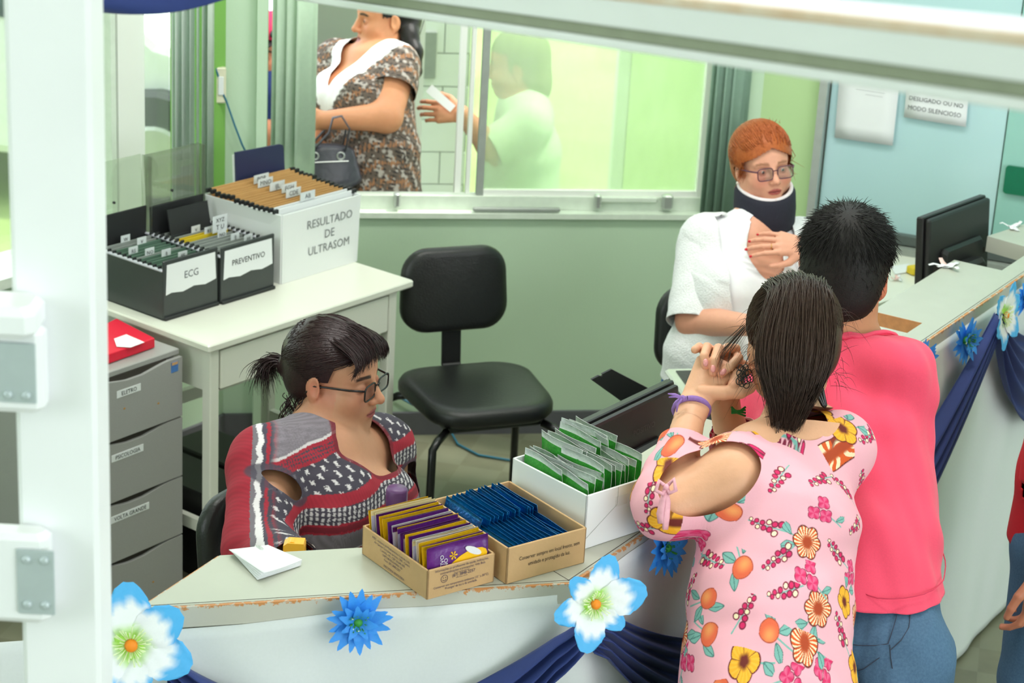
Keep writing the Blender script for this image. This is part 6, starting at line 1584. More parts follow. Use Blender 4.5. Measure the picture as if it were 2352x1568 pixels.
# ---- man in the pink shirt
def build_man():
    P = lambda x, y, D: atD(x, y, D)
    pel, wai, che, upp, nek = P(1990, 1490, 4.12), P(1962, 1260, 4.22), P(1932, 1010, 4.32), P(1930, 880, 4.36), P(1962, 790, 4.345)
    ls, rs = P(1762, 925, 4.48), P(2055, 868, 4.28)
    side = unit((rs - ls) * np.array([1, 1, 0])); fw = unit(np.cross(Z3, side)); fw = fw if fw[1] > 0 else -fw
    re, rw, le, lw = rs + np.array([-.05, .13, -.17]), rs + np.array([-.24, .22, -.12]), ls + np.array([.03, .12, -.15]), ls + np.array([.12, .2, -.06])
    me = thing('person', (pel[0], pel[1], 0), 'man with short black hair in bright pink shirt and jeans, back turned', 'person')
    hd_ = Head(P(1940, 628, 4.36), (.24, .92, -.22), (0, 0, 1), 1.06)
    F = Field(); F.ecap(pel, wai, (.150, .11), (.148, .11), side); F.ecap(wai, che, (.148, .11), (.16, .11), side); F.ecap(che, upp, (.16, .11), (.155, .08), side)
    for s_, e_, w_ in ((ls, le, lw), (rs, re, rw)): F.cone(upp, s_, .075, .058, .03); F.cone(s_, e_, .055, .045, .03); F.cone(e_, w_, .045, .03, .02)
    F.ecap(upp, nek, (.11, .065), (.062, .058), side, .04); F.cone(nek - Z3 * .02, hd_.p(-.02, 0, -.05), .060, .058, .04); hd_.add(F)
    hand(F, rw, unit(-side + fw * .3), -Z3, 1); hand(F, lw, unit(side + fw * .3), -Z3, -1)
    legs(F, pel, side, 0, .085, (.078, .06, .045), fw); feet(F, pel, side, 0, .09, fw)
    sk = rgb(196, 134, 100)
    def col(V):
        C = np.tile(sk, (len(V), 1)); C = hd_.colours(V, C, sk, brow=(24, 20, 18)); q = hd_.local(V)
        C = paint(C, .5 * np.exp(-((np.abs(q[:, 1]) - .082) / .012) ** 2 - ((q[:, 2] + .01) / .03) ** 2) * (np.abs(q[:, 0]) < .04), rgb(206, 92, 72))
        C = paint(C, .75 * sstep(-.03, -.055, q[:, 2]) * sstep(.0, .03, q[:, 0]) * (q[:, 2] > -.13), rgb(46, 34, 28)); return C      # beard
    lo, hi = bbox(pel, wai, che, upp, ls, rs, re, rw, le, lw, pad=.2); nd = unit(hd_.c - nek)
    skin_mesh(me, F, [((lo[0], lo[1], 0), hi, .009, lambda V: (nek + nd * .02 - V) @ nd + .002), (hd_.c - .19, hd_.c + .19, .0035, lambda V: np.minimum((V - nek - nd * .02) @ nd + .002, .17 - np.linalg.norm(V - hd_.c, axis=1)))], col)
    G = Field(); G.ecap(pel - Z3 * .06 - fw * .02, wai - fw * .015, (.192, .172), (.180, .146), side); G.ecap(wai, che, (.176, .140), (.180, .130), side); G.ecap(che, upp, (.180, .130), (.172, .092), side); G.ecap(upp, nek, (.13, .085), (.080, .072), side, .04)
    for s_, e_ in ((ls, le), (rs, re)): G.cone(upp, s_, .090, .074, .04); G.cone(s_, e_, .074, .066, .04)
    ncol = nek + fw * .012 + Z3 * .022
    def keep(V):
        n_ = (np.linalg.norm((V - ncol) @ np.stack([side, fw, Z3], 1) / np.array([.078, .078, .050]), axis=1) - 1) * .06
        sl = np.minimum(np.where(np.linalg.norm(V - re, axis=1) < .12, (re - V) @ unit(re - rs) + .01, 9), np.where(np.linalg.norm(V - le, axis=1) < .12, (le - V) @ unit(le - ls) + .01, 9))
        return np.minimum.reduce([n_, sl, V[:, 2] - (.940 - .06 * ((V - pel) @ side).clip(-.2, .1) + .008 * np.sin((V @ side) * 14))])
    def folds(V):
        t, z = V @ side, V[:, 2]; return .007 * vnoise(V, 16, 8) + .003 * vnoise(V, 45, 2) + .007 * np.sin(t * 34 + z * 16 + 1.5 * np.sin(z * 9)) * sstep(1.25, 1.0, z) + .003 * np.sin(t * 20 - z * 50) * np.exp(-((z - 1.25) / .08) ** 2)
    m_pink = M('pink_jersey', (232, 70, 102), .85, (300, .04), (600, .06), sheen=.15)
    glo, ghi = bbox(pel, wai, che, upp, nek, ls, rs, re, le, pad=.17)
    sh = garment(me, 'shirt', G, (glo[0], glo[1], .80), ghi, .008, keep, m_pink, None, 0, folds, 0, .0015, 2)
    # ribbed collar and hem stitching
    hs_ = []
    for k in range(60):
        a = 2 * math.pi * k / 60; d = math.cos(a) * side + math.sin(a) * fw; o_ = pel - fw * .01; z_ = .940 + .022 - .06 * float(np.clip(math.cos(a) * .17, -.2, .1)); c_ = np.array([o_[0], o_[1], z_]); t_ = .02
        while t_ < .4 and G(np.array([c_ + d * t_]))[0] < .0012: t_ += .002
        hs_.append(c_ + d * (t_ + .001))
    part('hem_stitch', MB().tube(hs_ + [hs_[0]], .0012, 5, False), M('pink_hem_stitch', (206, 48, 84), .7), sh, True)
    cm = MB(); N_ = 40
    ring = []
    for k in range(N_ + 1):
        a = 2 * math.pi * k / N_; d = math.cos(a) * side + math.sin(a) * fw; best = None
        lo_, hi_ = .03, .14                                            # where the collar edge meets the shirt surface
        for rad in np.linspace(.05, .13, 33):
            p = ncol + d * rad; zz = np.linspace(-.06, .08, 57); Q = p + np.outer(zz, Z3); v = G(Q); ins = np.where(v < .001)[0]
            if len(ins):
                top = Q[ins[-1]]; e = np.linalg.norm(((top - ncol) @ np.stack([side, fw, Z3], 1)) / np.array([.078, .078, .050]))
                if e >= 1: best = top; break
        if best is not None: ring.append(best)
    if len(ring) > 10:
        cm.tube(ring, .0072, 8, False); part('collar', cm, m_pink, sh, True)
        part('collar_stitch', MB().tube([p + unit(p - ncol) * .0085 for p in ring], .0012, 5, False), M('pink_stitch', (222, 40, 84), .7), sh, True)
    L_ = Field(); L_.ecap(pel, pel * .25 + wai * .75, (.158, .125), (.148, .115), side); legs(L_, pel, side, 0, .085, (.096, .076, .064), fw)
    for q in (-1, 1): L_.ell(pel + side * q * .075 - fw * .07 - Z3 * .04, (.078, .07, .085), np.stack([side, fw, Z3], 1), .03)
    def jf(V): return .003 * vnoise(V, 40, 4) + .003 * np.sin(V[:, 2] * 70 + (V @ side) * 30) * np.exp(-((V[:, 2] - (pel[2] - .10)) / .08) ** 2)
    jn = garment(me, 'jeans', L_, (pel[0] - .32, pel[1] - .32, .05), (pel[0] + .32, pel[1] + .32, 1.0), .009, lambda V: np.minimum(V[:, 2] - .07, pel[2] + .19 - V[:, 2]), m_jeans, None, 0, jf)
    m_st = M('denim_stitch', (56, 60, 78), .8)
    def surf(px, py):
        d = unit(ray(px, py)); t = 3.7
        for _ in range(60):
            v = L_(np.array([CC + d * t]))[0]
            if v < .0008: break
            t += max(v * .7, .0008)
        return CC + d * t - d * .003
    for pth in ([(1940, 1478), (1975, 1482), (2010, 1482), (2040, 1478)], [(2040, 1478), (2052, 1440), (2062, 1405)], [(2044, 1480), (2046, 1510), (2050, 1535)], [(1955, 1545), (1985, 1535), (2020, 1510)], [(2092, 1400), (2088, 1440), (2070, 1470), (2046, 1492)]):
        part('stitching', MB().tube([surf(*q) for q in pth], .0008, 5), m_st, jn)
    shoes(me, pel, side, 0, .09, fw, m_shoe)
    # short hair
    m_h = hairmat('hair_black', (13, 12, 11), (30, 26, 23), .6); r = np.random.default_rng(5)
    Hc = Field(); Hc.ell(hd_.p(-.016, 0, .044), np.array([.106, .089, .098]) * 1.06, hd_.R, .02); Hc.ell(hd_.p(-.050, 0, -.018), np.array([.062, .078, .080]) * 1.06, hd_.R, .03)
    V, T = Hc.mesh(hd_.c - .18, hd_.c + .18, .005)
    def hk(V): q = hd_.local(V); return np.minimum.reduce([.066 - q[:, 0], np.where(np.abs(q[:, 1]) > .05, np.maximum(q[:, 2] + .028 - np.maximum(q[:, 0], 0) * .4, -(q[:, 0] + .022)), 9), q[:, 2] + .088])
    V, T = clip(V, T, hk(V)); hair = figmesh('hair', V, T, m_h, me)
    idx = r.permutation(len(V))[:9000]; paths = []
    crown = hd_.p(-.075, 0, .115)
    for i in idx:
        p = V[i]; q = hd_.local(p[None])[0]; nrm = unit(p - hd_.p(-.016, 0, .03)); fl = unit(p - crown); fl = unit(fl - nrm * (fl @ nrm)); L_ = (.030 if q[2] > .05 else .020 if q[2] > -.03 else .012) * r.uniform(.7, 1.3)
        d = unit(fl + nrm * (.26 if q[2] > .06 else .14) + r.normal(size=3) * .22); g = np.linspace(0, 1, 4); paths.append(p - nrm * .003 + np.outer(g, d) * L_ - np.outer(g ** 2, nrm) * L_ * .2)
    strands(hair, 'hair_strands', paths, m_h, .0009)
    return me
man = build_man()
def lens_ring(c, R, w, h, r, n=32, p=4.2):
    """Rounded rectangle in the local (left, up) plane."""
    pts = []
    for k in range(n):
        a = 2 * math.pi * k / n; x = math.copysign(abs(math.cos(a)) ** (2 / p), math.cos(a)) * w / 2; y = math.copysign(abs(math.sin(a)) ** (2 / p), math.sin(a)) * h / 2
        pts.append(c + R[:, 1] * x + R[:, 2] * y)
    return pts + [pts[0]]
def glasses(hd_, person, mat, w=.050, h=.036, f=.102, u=-.002, rt=.0019, mat2=None):
    t = bpy.data.objects.new('glasses', None); COL.objects.link(t); t.parent = person; ORG[t.name] = ORG[person.name]
    S = hd_.S; fm = MB()
    for q in (-1, 1):
        c = hd_.p(f, q * .0325, u); fm.tube(lens_ring(c, hd_.R, w * S, h * S, 0), rt, 6, False)
    fm.tube([hd_.p(f + .002, -.0085, u + .008), hd_.p(f + .004, 0, u + .010), hd_.p(f + .002, .0085, u + .008)], rt, 6)
    o = bpy.data.objects.new('glasses', fm.mesh('glasses', mat, ORG[person.name], True)); bpy.data.objects.remove(t); COL.objects.link(o); o.parent = person; ORG[o.name] = ORG[person.name]
    for q in (-1, 1):
        c = hd_.p(f, q * .0325, u)
        part('lens', MB().prism([p for p in lens_ring(c, hd_.R, (w - .002) * S, (h - .002) * S, 0)[:-1]], hd_.f * .0008), MATS2['lens'], o)
        part('temple', MB().tube([hd_.p(f - .001, q * .058, u + .010), hd_.p(f - .03, q * .072, u + .010), hd_.p(.02, q * .080, u + .008), hd_.p(-.012, q * .081, u + .004), hd_.p(-.028, q * .080, u - .016)], [.0024, .0026, .0024, .002, .002], 6), mat2 or mat, o, True)
    return o
def sleeves(person, specs, mat, h=.008, folds=None, colour=None, sub=0):
    for a, b, r1, r2, f in specs:
        S_ = Field(); S_.cone(a, b + (b - a) * .25, r1, r2, .02); end = a + (b - a) * f; d = unit(b - a)
        garment(person, 'sleeve', S_, *bbox(a, b, pad=.14), h, lambda V: (end - V) @ d, mat, colour, 0, folds, sub, .0015)
MATS2 = {'lens': glassy('spectacle_lens', (240, 240, 242), 0.03, 0.06)}
def cap_strands(hd_, c, er, tie, starts, n=8, amp=.01):
    out = []
    for i, d0 in enumerate(starts):
        d1 = unit(tie - c); pts = []
        for t in np.linspace(0, 1, n):
            d = unit(unit(d0) * (1 - t) + d1 * t); pts.append(c + hd_.R @ ((hd_.R.T @ d) * er) * (1.0 + amp * math.sin(t * 8 + i)))
        out.append(pts)
    return out

# ---- attendant sitting behind the counter, in profile
def build_seated():
    P = lambda x, y, D: atD(x, y, D)
    nek, upp, che, wai = P(742, 985, 4.62), P(748, 1048, 4.60), P(752, 1150, 4.56), P(728, 1330, 4.62)
    rs, ls = P(612, 1068, 4.46), P(868, 1035, 4.76)
    side = unit(ls - rs); fw = unit(np.cross(side, Z3)); fw = fw if fw[1] < 0 else -fw; fw = unit(fw * np.array([1, 1, 0]))
    pel = wai - Z3 * .20 - fw * .06
    re, rw = P(596, 1262, 4.30), P(700, 1330, 4.06); le, lw = ls + fw * .06 - Z3 * .26, ls + fw * .26 - Z3 * .30 - side * .1
    me = thing('person', (pel[0], pel[1], 0), 'seated woman with glasses and small ponytail in red and grey patterned tunic', 'person')
    hd_ = Head(P(769, 862, 4.62), (.93, -.36, -.04), (0, 0, 1), 1.03)
    F = Field(); F.ecap(pel, wai, (.17, .13), (.16, .13), side); F.ecap(wai, che, (.16, .13), (.165, .125), side); F.ecap(che, upp, (.165, .12), (.15, .08), side)
    for q in (-1, 1): F.ell(che + side * q * .075 + fw * .085 - Z3 * .01, (.075, .065, .075), np.stack([side, fw, Z3], 1), .04)
    for s_, e_, w_ in ((rs, re, rw), (ls, le, lw)): F.cone(upp, s_, .075, .062, .04); F.cone(s_, e_, .062, .050, .03); F.cone(e_, w_, .048, .030, .02)
    F.ecap(upp, nek, (.11, .075), (.070, .062), side, .04); F.cone(nek - Z3 * .02, hd_.p(-.012, 0, -.05), .062, .060, .05); F.cone(nek + hd_.f * .015, hd_.p(.020, 0, -.080), .034, .030, .03)
    hd_.add(F, fat=1.0, open_eyes=False)
    hand(F, rw, unit(fw), -Z3, 1); hand(F, lw, unit(fw), -Z3, -1)
    hipL, hipR = pel + side * .09, pel - side * .09
    for h in (hipL, hipR):
        kn = h + fw * .40 + Z3 * .0; kn[2] = .47; an = kn - Z3 * .39 + fw * .02; F.cone(h, kn, .09, .062, .03); F.cone(kn, an, .062, .045, .02); F.cone(an - fw * .05 - Z3 * .035, an + fw * .12 - Z3 * .04, .038, .028, .02)
    sk = rgb(196, 142, 112)
    def col(V):
        C = np.tile(sk, (len(V), 1)); C = hd_.colours(V, C, sk, (160, 78, 84), (48, 36, 32), .25); q = hd_.local(V)
        C = paint(C, (q[:, 0] > .06) * np.exp(-((np.abs(q[:, 1]) - .032) / .013) ** 2 - ((q[:, 2] + .007) / .0016) ** 2) * .8, rgb(60, 40, 36))
        C = paint(C, .45 * np.exp(-((np.abs(q[:, 1]) - .082) / .014) ** 2 - ((q[:, 2] + .01) / .034) ** 2) * (np.abs(q[:, 0]) < .04), rgb(206, 104, 90))
        return paint(C, .15 * vnoise(V, 60, 2).clip(0, 1), rgb(170, 106, 84))
    lo, hi = bbox(pel, wai, che, upp, rs, re, rw, ls, le, lw, hipL + fw * .6, pad=.16); nd = unit(hd_.c - nek)
    skin_mesh(me, F, [((lo[0], lo[1], .005), hi, .0085, lambda V: (nek + nd * .015 - V) @ nd + .0015), (hd_.c - .19, hd_.c + .19, .0030, lambda V: np.minimum((V - nek - nd * .015) @ nd + .0015, .18 - np.linalg.norm(V - hd_.c, axis=1)))], col)
    # tunic with patterned bands
    G = Field(); G.ecap(pel, wai, (.20, .165), (.195, .165), side); G.ecap(wai, che, (.195, .16), (.188, .145), side); G.ecap(che, upp, (.188, .14), (.165, .092), side)
    for q in (-1, 1): G.ell(che + side * q * .075 + fw * .09 - Z3 * .015, (.088, .076, .09), np.stack([side, fw, Z3], 1), .05)
    for s_, e_, w_ in ((rs, re, rw), (ls, le, lw)): G.cone(upp, s_, .086, .076, .04); G.cone(s_, e_, .078, .074, .04); G.cone(e_, w_, .070, .06, .03)
    G.ecap(upp, nek, (.13, .09), (.09, .075), side, .04)
    R3 = np.stack([side, fw, Z3], 1); ncen = nek + fw * .070 - Z3 * .035
    hcs = [rs * .80 + re * .20 + fw * .040 + Z3 * .005 - side * .02, ls * .80 + le * .20 + fw * .05 + Z3 * .01 + side * .02]
    def fields(V):
        q = (V - ncen) @ R3; ne = np.linalg.norm(q / np.array([.112, .125, .105]), axis=1) - 1
        ne2 = np.linalg.norm(((V - nek - Z3 * .02) @ R3) / np.array([.108, .10, .075]), axis=1) - 1
        ho = [np.linalg.norm(((V - h) @ R3) @ np.array([[.8, 0, .6], [0, 1, 0], [-.6, 0, .8]]) / np.array([.062, .07, .034]), axis=1) - 1 for h in hcs]
        return ne, ne2, ho
    def keep(V):
        ne, ne2, ho = fields(V); return np.minimum.reduce([ne * .1, ne2 * .07, ho[0] * .04, ho[1] * .04, V[:, 2] - .52, np.where(np.linalg.norm(V - rw, axis=1) < .14, (rw * .75 + re * .25 - V) @ unit(rw - re), 9), np.where(np.linalg.norm(V - lw, axis=1) < .14, (lw * .75 + le * .25 - V) @ unit(lw - le), 9)])
    RED, DRED, GRY, NAV, WHT = rgb(158, 26, 48), rgb(112, 18, 36), rgb(124, 116, 126), rgb(58, 52, 66), rgb(216, 210, 214)
    def pattern(V):
        q = (V - upp) @ R3; x, y, z = q.T; C = np.tile(RED, (len(V), 1)); C = paint(C, (.5 + .5 * np.sin(x * 900 + z * 90)) * .35, DRED)
        w_ = z + .10 * np.minimum(0, x + .10) * 0 + .05 * np.abs(x) ; bandp = (-w_ - .005) % .19
        back = sstep(-.0, -.03, x + .17 + .9 * y)                # the shoulder panel has lengthwise bands instead
        def band(a, b): return (bandp > a) & (bandp < b)
        st1 = .5 + .5 * np.sign(np.sin(x * 480 + y * 300)); st2 = .5 + .5 * np.sin(x * 1400 + y * 1200)
        D = C.copy()
        m = band(.0, .030); D[m] = np.where((st1[m] * (np.sin(z[m] * 700) > -.6))[:, None] > .5, WHT * .75, NAV)
        m = band(.034, .046); D[m] = DRED
        m = band(.050, .092); D[m] = GRY * (0.78 + .3 * st2[m])[:, None]
        m = band(.092, .096); D[m] = WHT * .8
        m = band(.100, .118); D[m] = np.where((np.sin(x[m] * 420 + z[m] * 500) * np.sin(x[m] * 420 - z[m] * 500))[:, None] > .1, NAV, RED)
        m = band(.122, .168); u_, v_ = (x[m] * 55) % 1 - .5, (z[m] * 55 + np.floor(x[m] * 55) * .5) % 1 - .5; dot = (np.maximum(np.abs(u_), np.abs(v_)) < .22) & ((np.abs(np.abs(u_) - np.abs(v_)) < .07) | (np.abs(u_) < .05) | (np.abs(v_) < .05)); D[m] = np.where(dot[:, None], WHT * .85, NAV)
        s_ = x + .225 + .9 * y
        B = C.copy(); zz = .008 * (2 * np.abs((z * 42) % 1 - .5) - .5)
        m = np.abs(s_ + zz) < .0075; B[m] = WHT
        m = (s_ + zz > .0075) & (s_ < .018); B[m] = NAV * 1.3
        m = (np.abs(s_ - .034 - zz * .6) < .006); B[m] = NAV
        m = (s_ + zz < -.0075) & (s_ > -.02); B[m] = GRY * .8
        C = D * (1 - back[:, None]) + B * back[:, None]
        ne, ne2, ho = fields(V); C = paint(C, sstep(.10, .07, ne) * (fw @ (V - nek).T > 0) * .9, DRED); C = paint(C, np.maximum(sstep(.22, .16, ho[0]), sstep(.22, .16, ho[1])) * .85, NAV * 1.2)
        return C
    def folds(V): return .003 * vnoise(V, 26, 6) + .004 * np.sin((V @ side) * 30 + V[:, 2] * 34) * np.exp(-((V[:, 2] - (che[2] - .06)) / .07) ** 2)
    glo, ghi = bbox(pel, wai, che, upp, nek, rs, re, rw, ls, le, lw, pad=.19)
    garment(me, 'tunic', G, (glo[0], glo[1], .5), ghi, .0062, keep, M('patterned_jersey', (158, 26, 48), .85, (300, .03), (600, .05), attr='Col'), pattern, 0, folds, 1, .0012)
    L_ = Field(); L_.ecap(pel, wai, (.185, .15), (.17, .14), side)
    for h in (hipL, hipR):
        kn = h + fw * .40; kn[2] = .47; an = kn - Z3 * .39 + fw * .02; L_.cone(h, kn, .10, .074, .03); L_.cone(kn, an, .074, .058, .02)
    garment(me, 'trousers', L_, (glo[0] - .1, glo[1] - .35, .05), (ghi[0] + .35, ghi[1], .8), .012, lambda V: np.minimum(V[:, 2] - .10, .58 - V[:, 2]), m_trous)
    glasses(hd_, me, M('specs_black', (22, 18, 20), .25), .050, .034, .100, -.004, .0020, M('specs_temple', (26, 18, 22), .25))
    # hair gathered into a short tail
    m_h = hairmat('hair_near_black', (26, 17, 18), (58, 36, 38), .30); r = np.random.default_rng(8)
    Hc = Field(); hc = hd_.p(-.016, 0, .038); er = np.array([.106, .085, .094]); Hc.ell(hc, er * 1.02, hd_.R, .02); Hc.ell(hd_.p(-.055, 0, -.012), (.058, .070, .066), hd_.R, .03)
    tie = hd_.p(-.118, 0, -.004); Hc.ell(hd_.p(-.118, 0, -.004), (.020, .024, .024), hd_.R, .02)
    V, T = Hc.mesh(hd_.c - .2, hd_.c + .2, .0042)
    def hk(V):
        q = hd_.local(V); fr_ = .088 - .03 * (np.abs(q[:, 1]) / .08) ** 2; edge = np.where(q[:, 2] > .058 + .12 * (.085 - q[:, 0]).clip(-.1, .0), 9, (.034 - .35 * (.05 - q[:, 2])) - q[:, 0])
        ear = np.where(q[:, 2] < .012, -.024 - q[:, 0], 9); return np.minimum.reduce([np.where(q[:, 2] > .055, .112 - q[:, 0], edge), ear, q[:, 2] + .075])
    V, T = clip(V, T, hk(V)); hair = figmesh('hair', V, T, m_h, me)
    st = [hd_.R @ np.array([r.uniform(.2, 1.0), r.choice([-1, 1]) * r.uniform(.05, 1), r.uniform(.25, 1)]) for _ in range(700)] + [hd_.R @ np.array([r.uniform(-.5, .25), r.choice([-1, 1]), r.uniform(-.25, .8)]) for _ in range(400)]
    paths = cap_strands(hd_, hc, er * 1.025, tie, st, 9, .006)
    for i in range(260):                                              # tail
        o_ = r.normal(size=3) * .008; b_ = tie + o_ * .6; L_e = r.uniform(.75, 1.15); a = r.uniform(-.5, .5)
        paths.append(smooth_path([b_, b_ + hd_.R @ np.array([-.026, a * .02, .012]) * L_e, b_ + hd_.R @ np.array([-.048, a * .04, .0]) * L_e, b_ + hd_.R @ np.array([-.058, a * .05, -.028]) * L_e + o_, b_ + hd_.R @ np.array([-.052, a * .05, -.052]) * L_e + o_ * 1.5], 9))
    for i in range(120):                                              # curls below the ear and at the nape
        p0 = hd_.p(r.uniform(-.085, -.02), r.choice([-1, 1]) * r.uniform(.045, .072), r.uniform(-.07, -.03)); g = np.linspace(0, 1, 10); L_e = r.uniform(.04, .085); ph = r.uniform(0, 6)
        paths.append(p0 - np.outer(g, Z3) * L_e + np.outer(np.sin(g * 5 + ph) - math.sin(ph), hd_.f) * .010 + np.outer(np.cos(g * 5 + ph) - math.cos(ph), hd_.l) * .006)
    for i in range(520):                                              # fringe swept over the forehead
        y0 = r.uniform(-.07, .07); j = lambda: r.normal() * .0035; p0 = hd_.p(-.03, y0 * .6, .120 - abs(y0) * .22); paths.append(smooth_path([p0, hd_.p(.025 + j(), y0 * .85 + j(), .129 - abs(y0) * .42 + j()), hd_.p(.068 + j(), y0 * 1.02 + j(), .116 - abs(y0) * .42 + j()), hd_.p(.096 + j(), y0 * 1.1 - .004 + j(), .092 - abs(y0) * .4), hd_.p(.102 + j() - abs(y0) * .3, y0 * 1.2 - .008, .066 + r.uniform(-.010, .012) - abs(y0) * .35)], 10))
    strands(hair, 'hair_strands', paths, m_h, .0013)
    part('hair_tie', MB().tube([tie + hd_.f * .004 + .0195 * (math.cos(a) * hd_.l + math.sin(a) * hd_.u) for a in np.linspace(0, 6.28, 18)], .005, 6, False), m_blackpl, hair, True)
    return me, pel, fw
seated, pel_s, fw_s = build_seated()
yaw_s = math.degrees(math.atan2(fw_s[1], fw_s[0]))
office_chair('black swivel chair the seated woman in red sits on', (pel_s[0] + fw_s[0] * .13, pel_s[1] + fw_s[1] * .13), yaw_s + 8, 0.42, 0.72, True)

# ---- attendant with the neck brace
def build_brace():
    P = lambda x, y, D: atD(x, y, D)
    nek, upp, che, wai = P(1728, 520, 5.98), P(1718, 562, 5.98), P(1706, 650, 5.97), P(1676, 810, 5.98)
    rs, ls = P(1622, 552, 5.98), P(1832, 560, 6.06)
    side = unit(ls - rs); fw = np.cross(side, Z3); fw = unit(fw if fw[1] < 0 else -fw); pel = wai - Z3 * .12 - fw * .02
    re, rw = P(1592, 735, 5.90), P(1735, 748, 5.70); le, lw = P(1885, 700, 5.95), P(1852, 566, 5.82)
    me = thing('person', (pel[0], pel[1], 0), 'red-haired woman with glasses and navy neck brace in white cardigan', 'person')
    hd_ = Head(P(1752, 382, 5.96), (.27, -.95, .10), (-.12, 0, 1), .92)
    F = Field(); F.ecap(pel, wai, (.16, .13), (.15, .12), side); F.ecap(wai, che, (.15, .12), (.15, .115), side); F.ecap(che, upp, (.15, .11), (.145, .075), side)
    for q in (-1, 1): F.ell(che + side * q * .068 + fw * .08, (.066, .055, .066), np.stack([side, fw, Z3], 1), .04)
    for s_, e_, w_ in ((rs, re, rw), (ls, le, lw)): F.cone(upp, s_, .070, .056, .04); F.cone(s_, e_, .056, .048, .03); F.cone(e_, w_, .047, .028, .02)
    F.ecap(upp, nek, (.10, .07), (.062, .056), side, .04); F.cone(nek - Z3 * .02, hd_.p(-.012, 0, -.05), .056, .054, .04); hd_.add(F, fat=.5)
    tips = hand(F, lw, unit(P(1760, 555, 5.80) - lw), unit(CF * .8 - CU * .3), 1, (.35, .4, .4, .4), .10, .92); hand(F, rw, unit(CR + CU * .1), -Z3, 1)
    for q in (-1, 1):
        h = pel + side * q * .085; kn = h + fw * .38; kn[2] = .46; an = kn - Z3 * .38; F.cone(h, kn, .088, .06, .03); F.cone(kn, an, .06, .044, .02); F.cone(an - fw * .04 - Z3 * .035, an + fw * .12 - Z3 * .04, .036, .027, .02)
    sk = rgb(222, 160, 134)
    def col(V):
        C = np.tile(sk, (len(V), 1)); C = hd_.colours(V, C, sk, (178, 84, 80), (150, 100, 72), .4, .8); return paint(C, .3 * np.exp(-np.sum((V - re) ** 2, 1) / .06 ** 2), rgb(214, 110, 92))
    lo, hi = bbox(pel, wai, che, upp, rs, re, rw, ls, le, pad=.15); nd = unit(hd_.c - nek)
    skin_mesh(me, F, [((lo[0], min(lo[1], (pel + fw * .6)[1]), .005), hi, .0085, lambda V: np.minimum((nek + nd * .02 - V) @ nd + .0015, np.linalg.norm(V - lw - unit(P(1760, 555, 5.80) - lw) * .08, axis=1) - .125)),
                      (hd_.c - .18, hd_.c + .18, .0030, lambda V: np.minimum((V - nek - nd * .02) @ nd + .0015, .17 - np.linalg.norm(V - hd_.c, axis=1))),
                      (*bbox(lw, P(1745, 555, 5.8), P(1745, 575, 5.98), pad=.14), .0036, lambda V: .128 - np.linalg.norm(V - lw - unit(P(1760, 555, 5.80) - lw) * .08, axis=1))], col)
    hd_.eyes(me, (96, 104, 96), (1, .12, -.05)); nails(me, tips[:4], M('nail_red', (206, 16, 44), .2), -CF)
    part('wedding_ring', MB().tube([lw + unit(P(1760, 555, 5.80) - lw) * .102 + .0085 * (math.cos(a) * CU + math.sin(a) * CF) - CU * .012 for a in np.linspace(0, 6.28, 14)], .0011, 5, False), M('gold', (214, 170, 80), .2, metal=1), me, True)
    R3 = np.stack([side, fw, Z3], 1)
    # white top
    G = Field(); G.ecap(pel - Z3 * .05, wai, (.18, .15), (.168, .138), side); G.ecap(wai, che, (.168, .138), (.160, .124), side); G.ecap(che, upp, (.160, .12), (.150, .082), side); G.ecap(upp, nek, (.11, .08), (.08, .07), side, .04)
    for q in (-1, 1): G.ell(che + side * q * .068 + fw * .082, (.074, .062, .075), R3, .04); G.cone(upp, (rs, ls)[(q + 1) // 2], .076, .060, .03)
    nc = nek + fw * .085 - Z3 * .055
    nf = lambda V: np.minimum((np.linalg.norm(((V - nc) @ R3) / np.array([.060, .11, .112]), axis=1) - 1) * .1, (np.linalg.norm(((V - nek) @ R3) / np.array([.080, .084, .060]), axis=1) - 1) * .07)
    m_tee = M('white_tee', (236, 236, 240), .85, (200, .01)); m_card = M('white_knit_cardigan', (232, 232, 234), .9, (160, .05), (220, .5), sheen=.1)
    glo, ghi = bbox(pel, wai, che, upp, nek, rs, ls, re, le, pad=.17)
    garment(me, 'top', G, (glo[0], glo[1], pel[2] - .12), ghi, .0075, lambda V: np.minimum.reduce([nf(V), V[:, 2] - (pel[2] - .03), .05 + .16 - np.abs((V - upp) @ side)]), m_tee, None, 0, lambda V: .002 * vnoise(V, 30, 3), 0, .0012)
    # open cardigan with elbow sleeves
    K = Field(); K.ecap(pel - Z3 * .03, wai, (.192, .158), (.184, .148), side); K.ecap(wai, che, (.184, .148), (.176, .136), side); K.ecap(che, upp, (.176, .132), (.165, .092), side)
    for s_, e_ in ((rs, re), (ls, le)): K.cone(upp, s_, .088, .078, .04)
    for q in (-1, 1): K.ell(che + side * q * .072 + fw * .088, (.084, .07, .085), R3, .04)
    def ck_(V):
        q = (V - upp) @ R3; openw = .066 + .05 * sstep(-.25, -.05, q[:, 2]) ; fr = np.where(q[:, 1] > .0, np.abs(q[:, 0]) - openw, 9)
        nk = (np.linalg.norm(((V - nek - Z3 * .01) @ R3) / np.array([.100, .095, .07]), axis=1) - 1) * .07
        return np.minimum.reduce([fr, nk, V[:, 2] - (pel[2] + .045)])
    garment(me, 'cardigan', K, (glo[0], glo[1], pel[2]), ghi, .0075, ck_, m_card, None, 0, lambda V: .003 * vnoise(V, 24, 7) + .004 * np.sin((V @ side) * 60 + V[:, 2] * 10) * (V[:, 2] < che[2] + .05), 0, .002)
    sleeves(me, ((rs, re, .079, .073, 1.04), (ls, le, .079, .073, 1.0)), m_card, .0075, lambda V: .003 * vnoise(V, 30, 5))
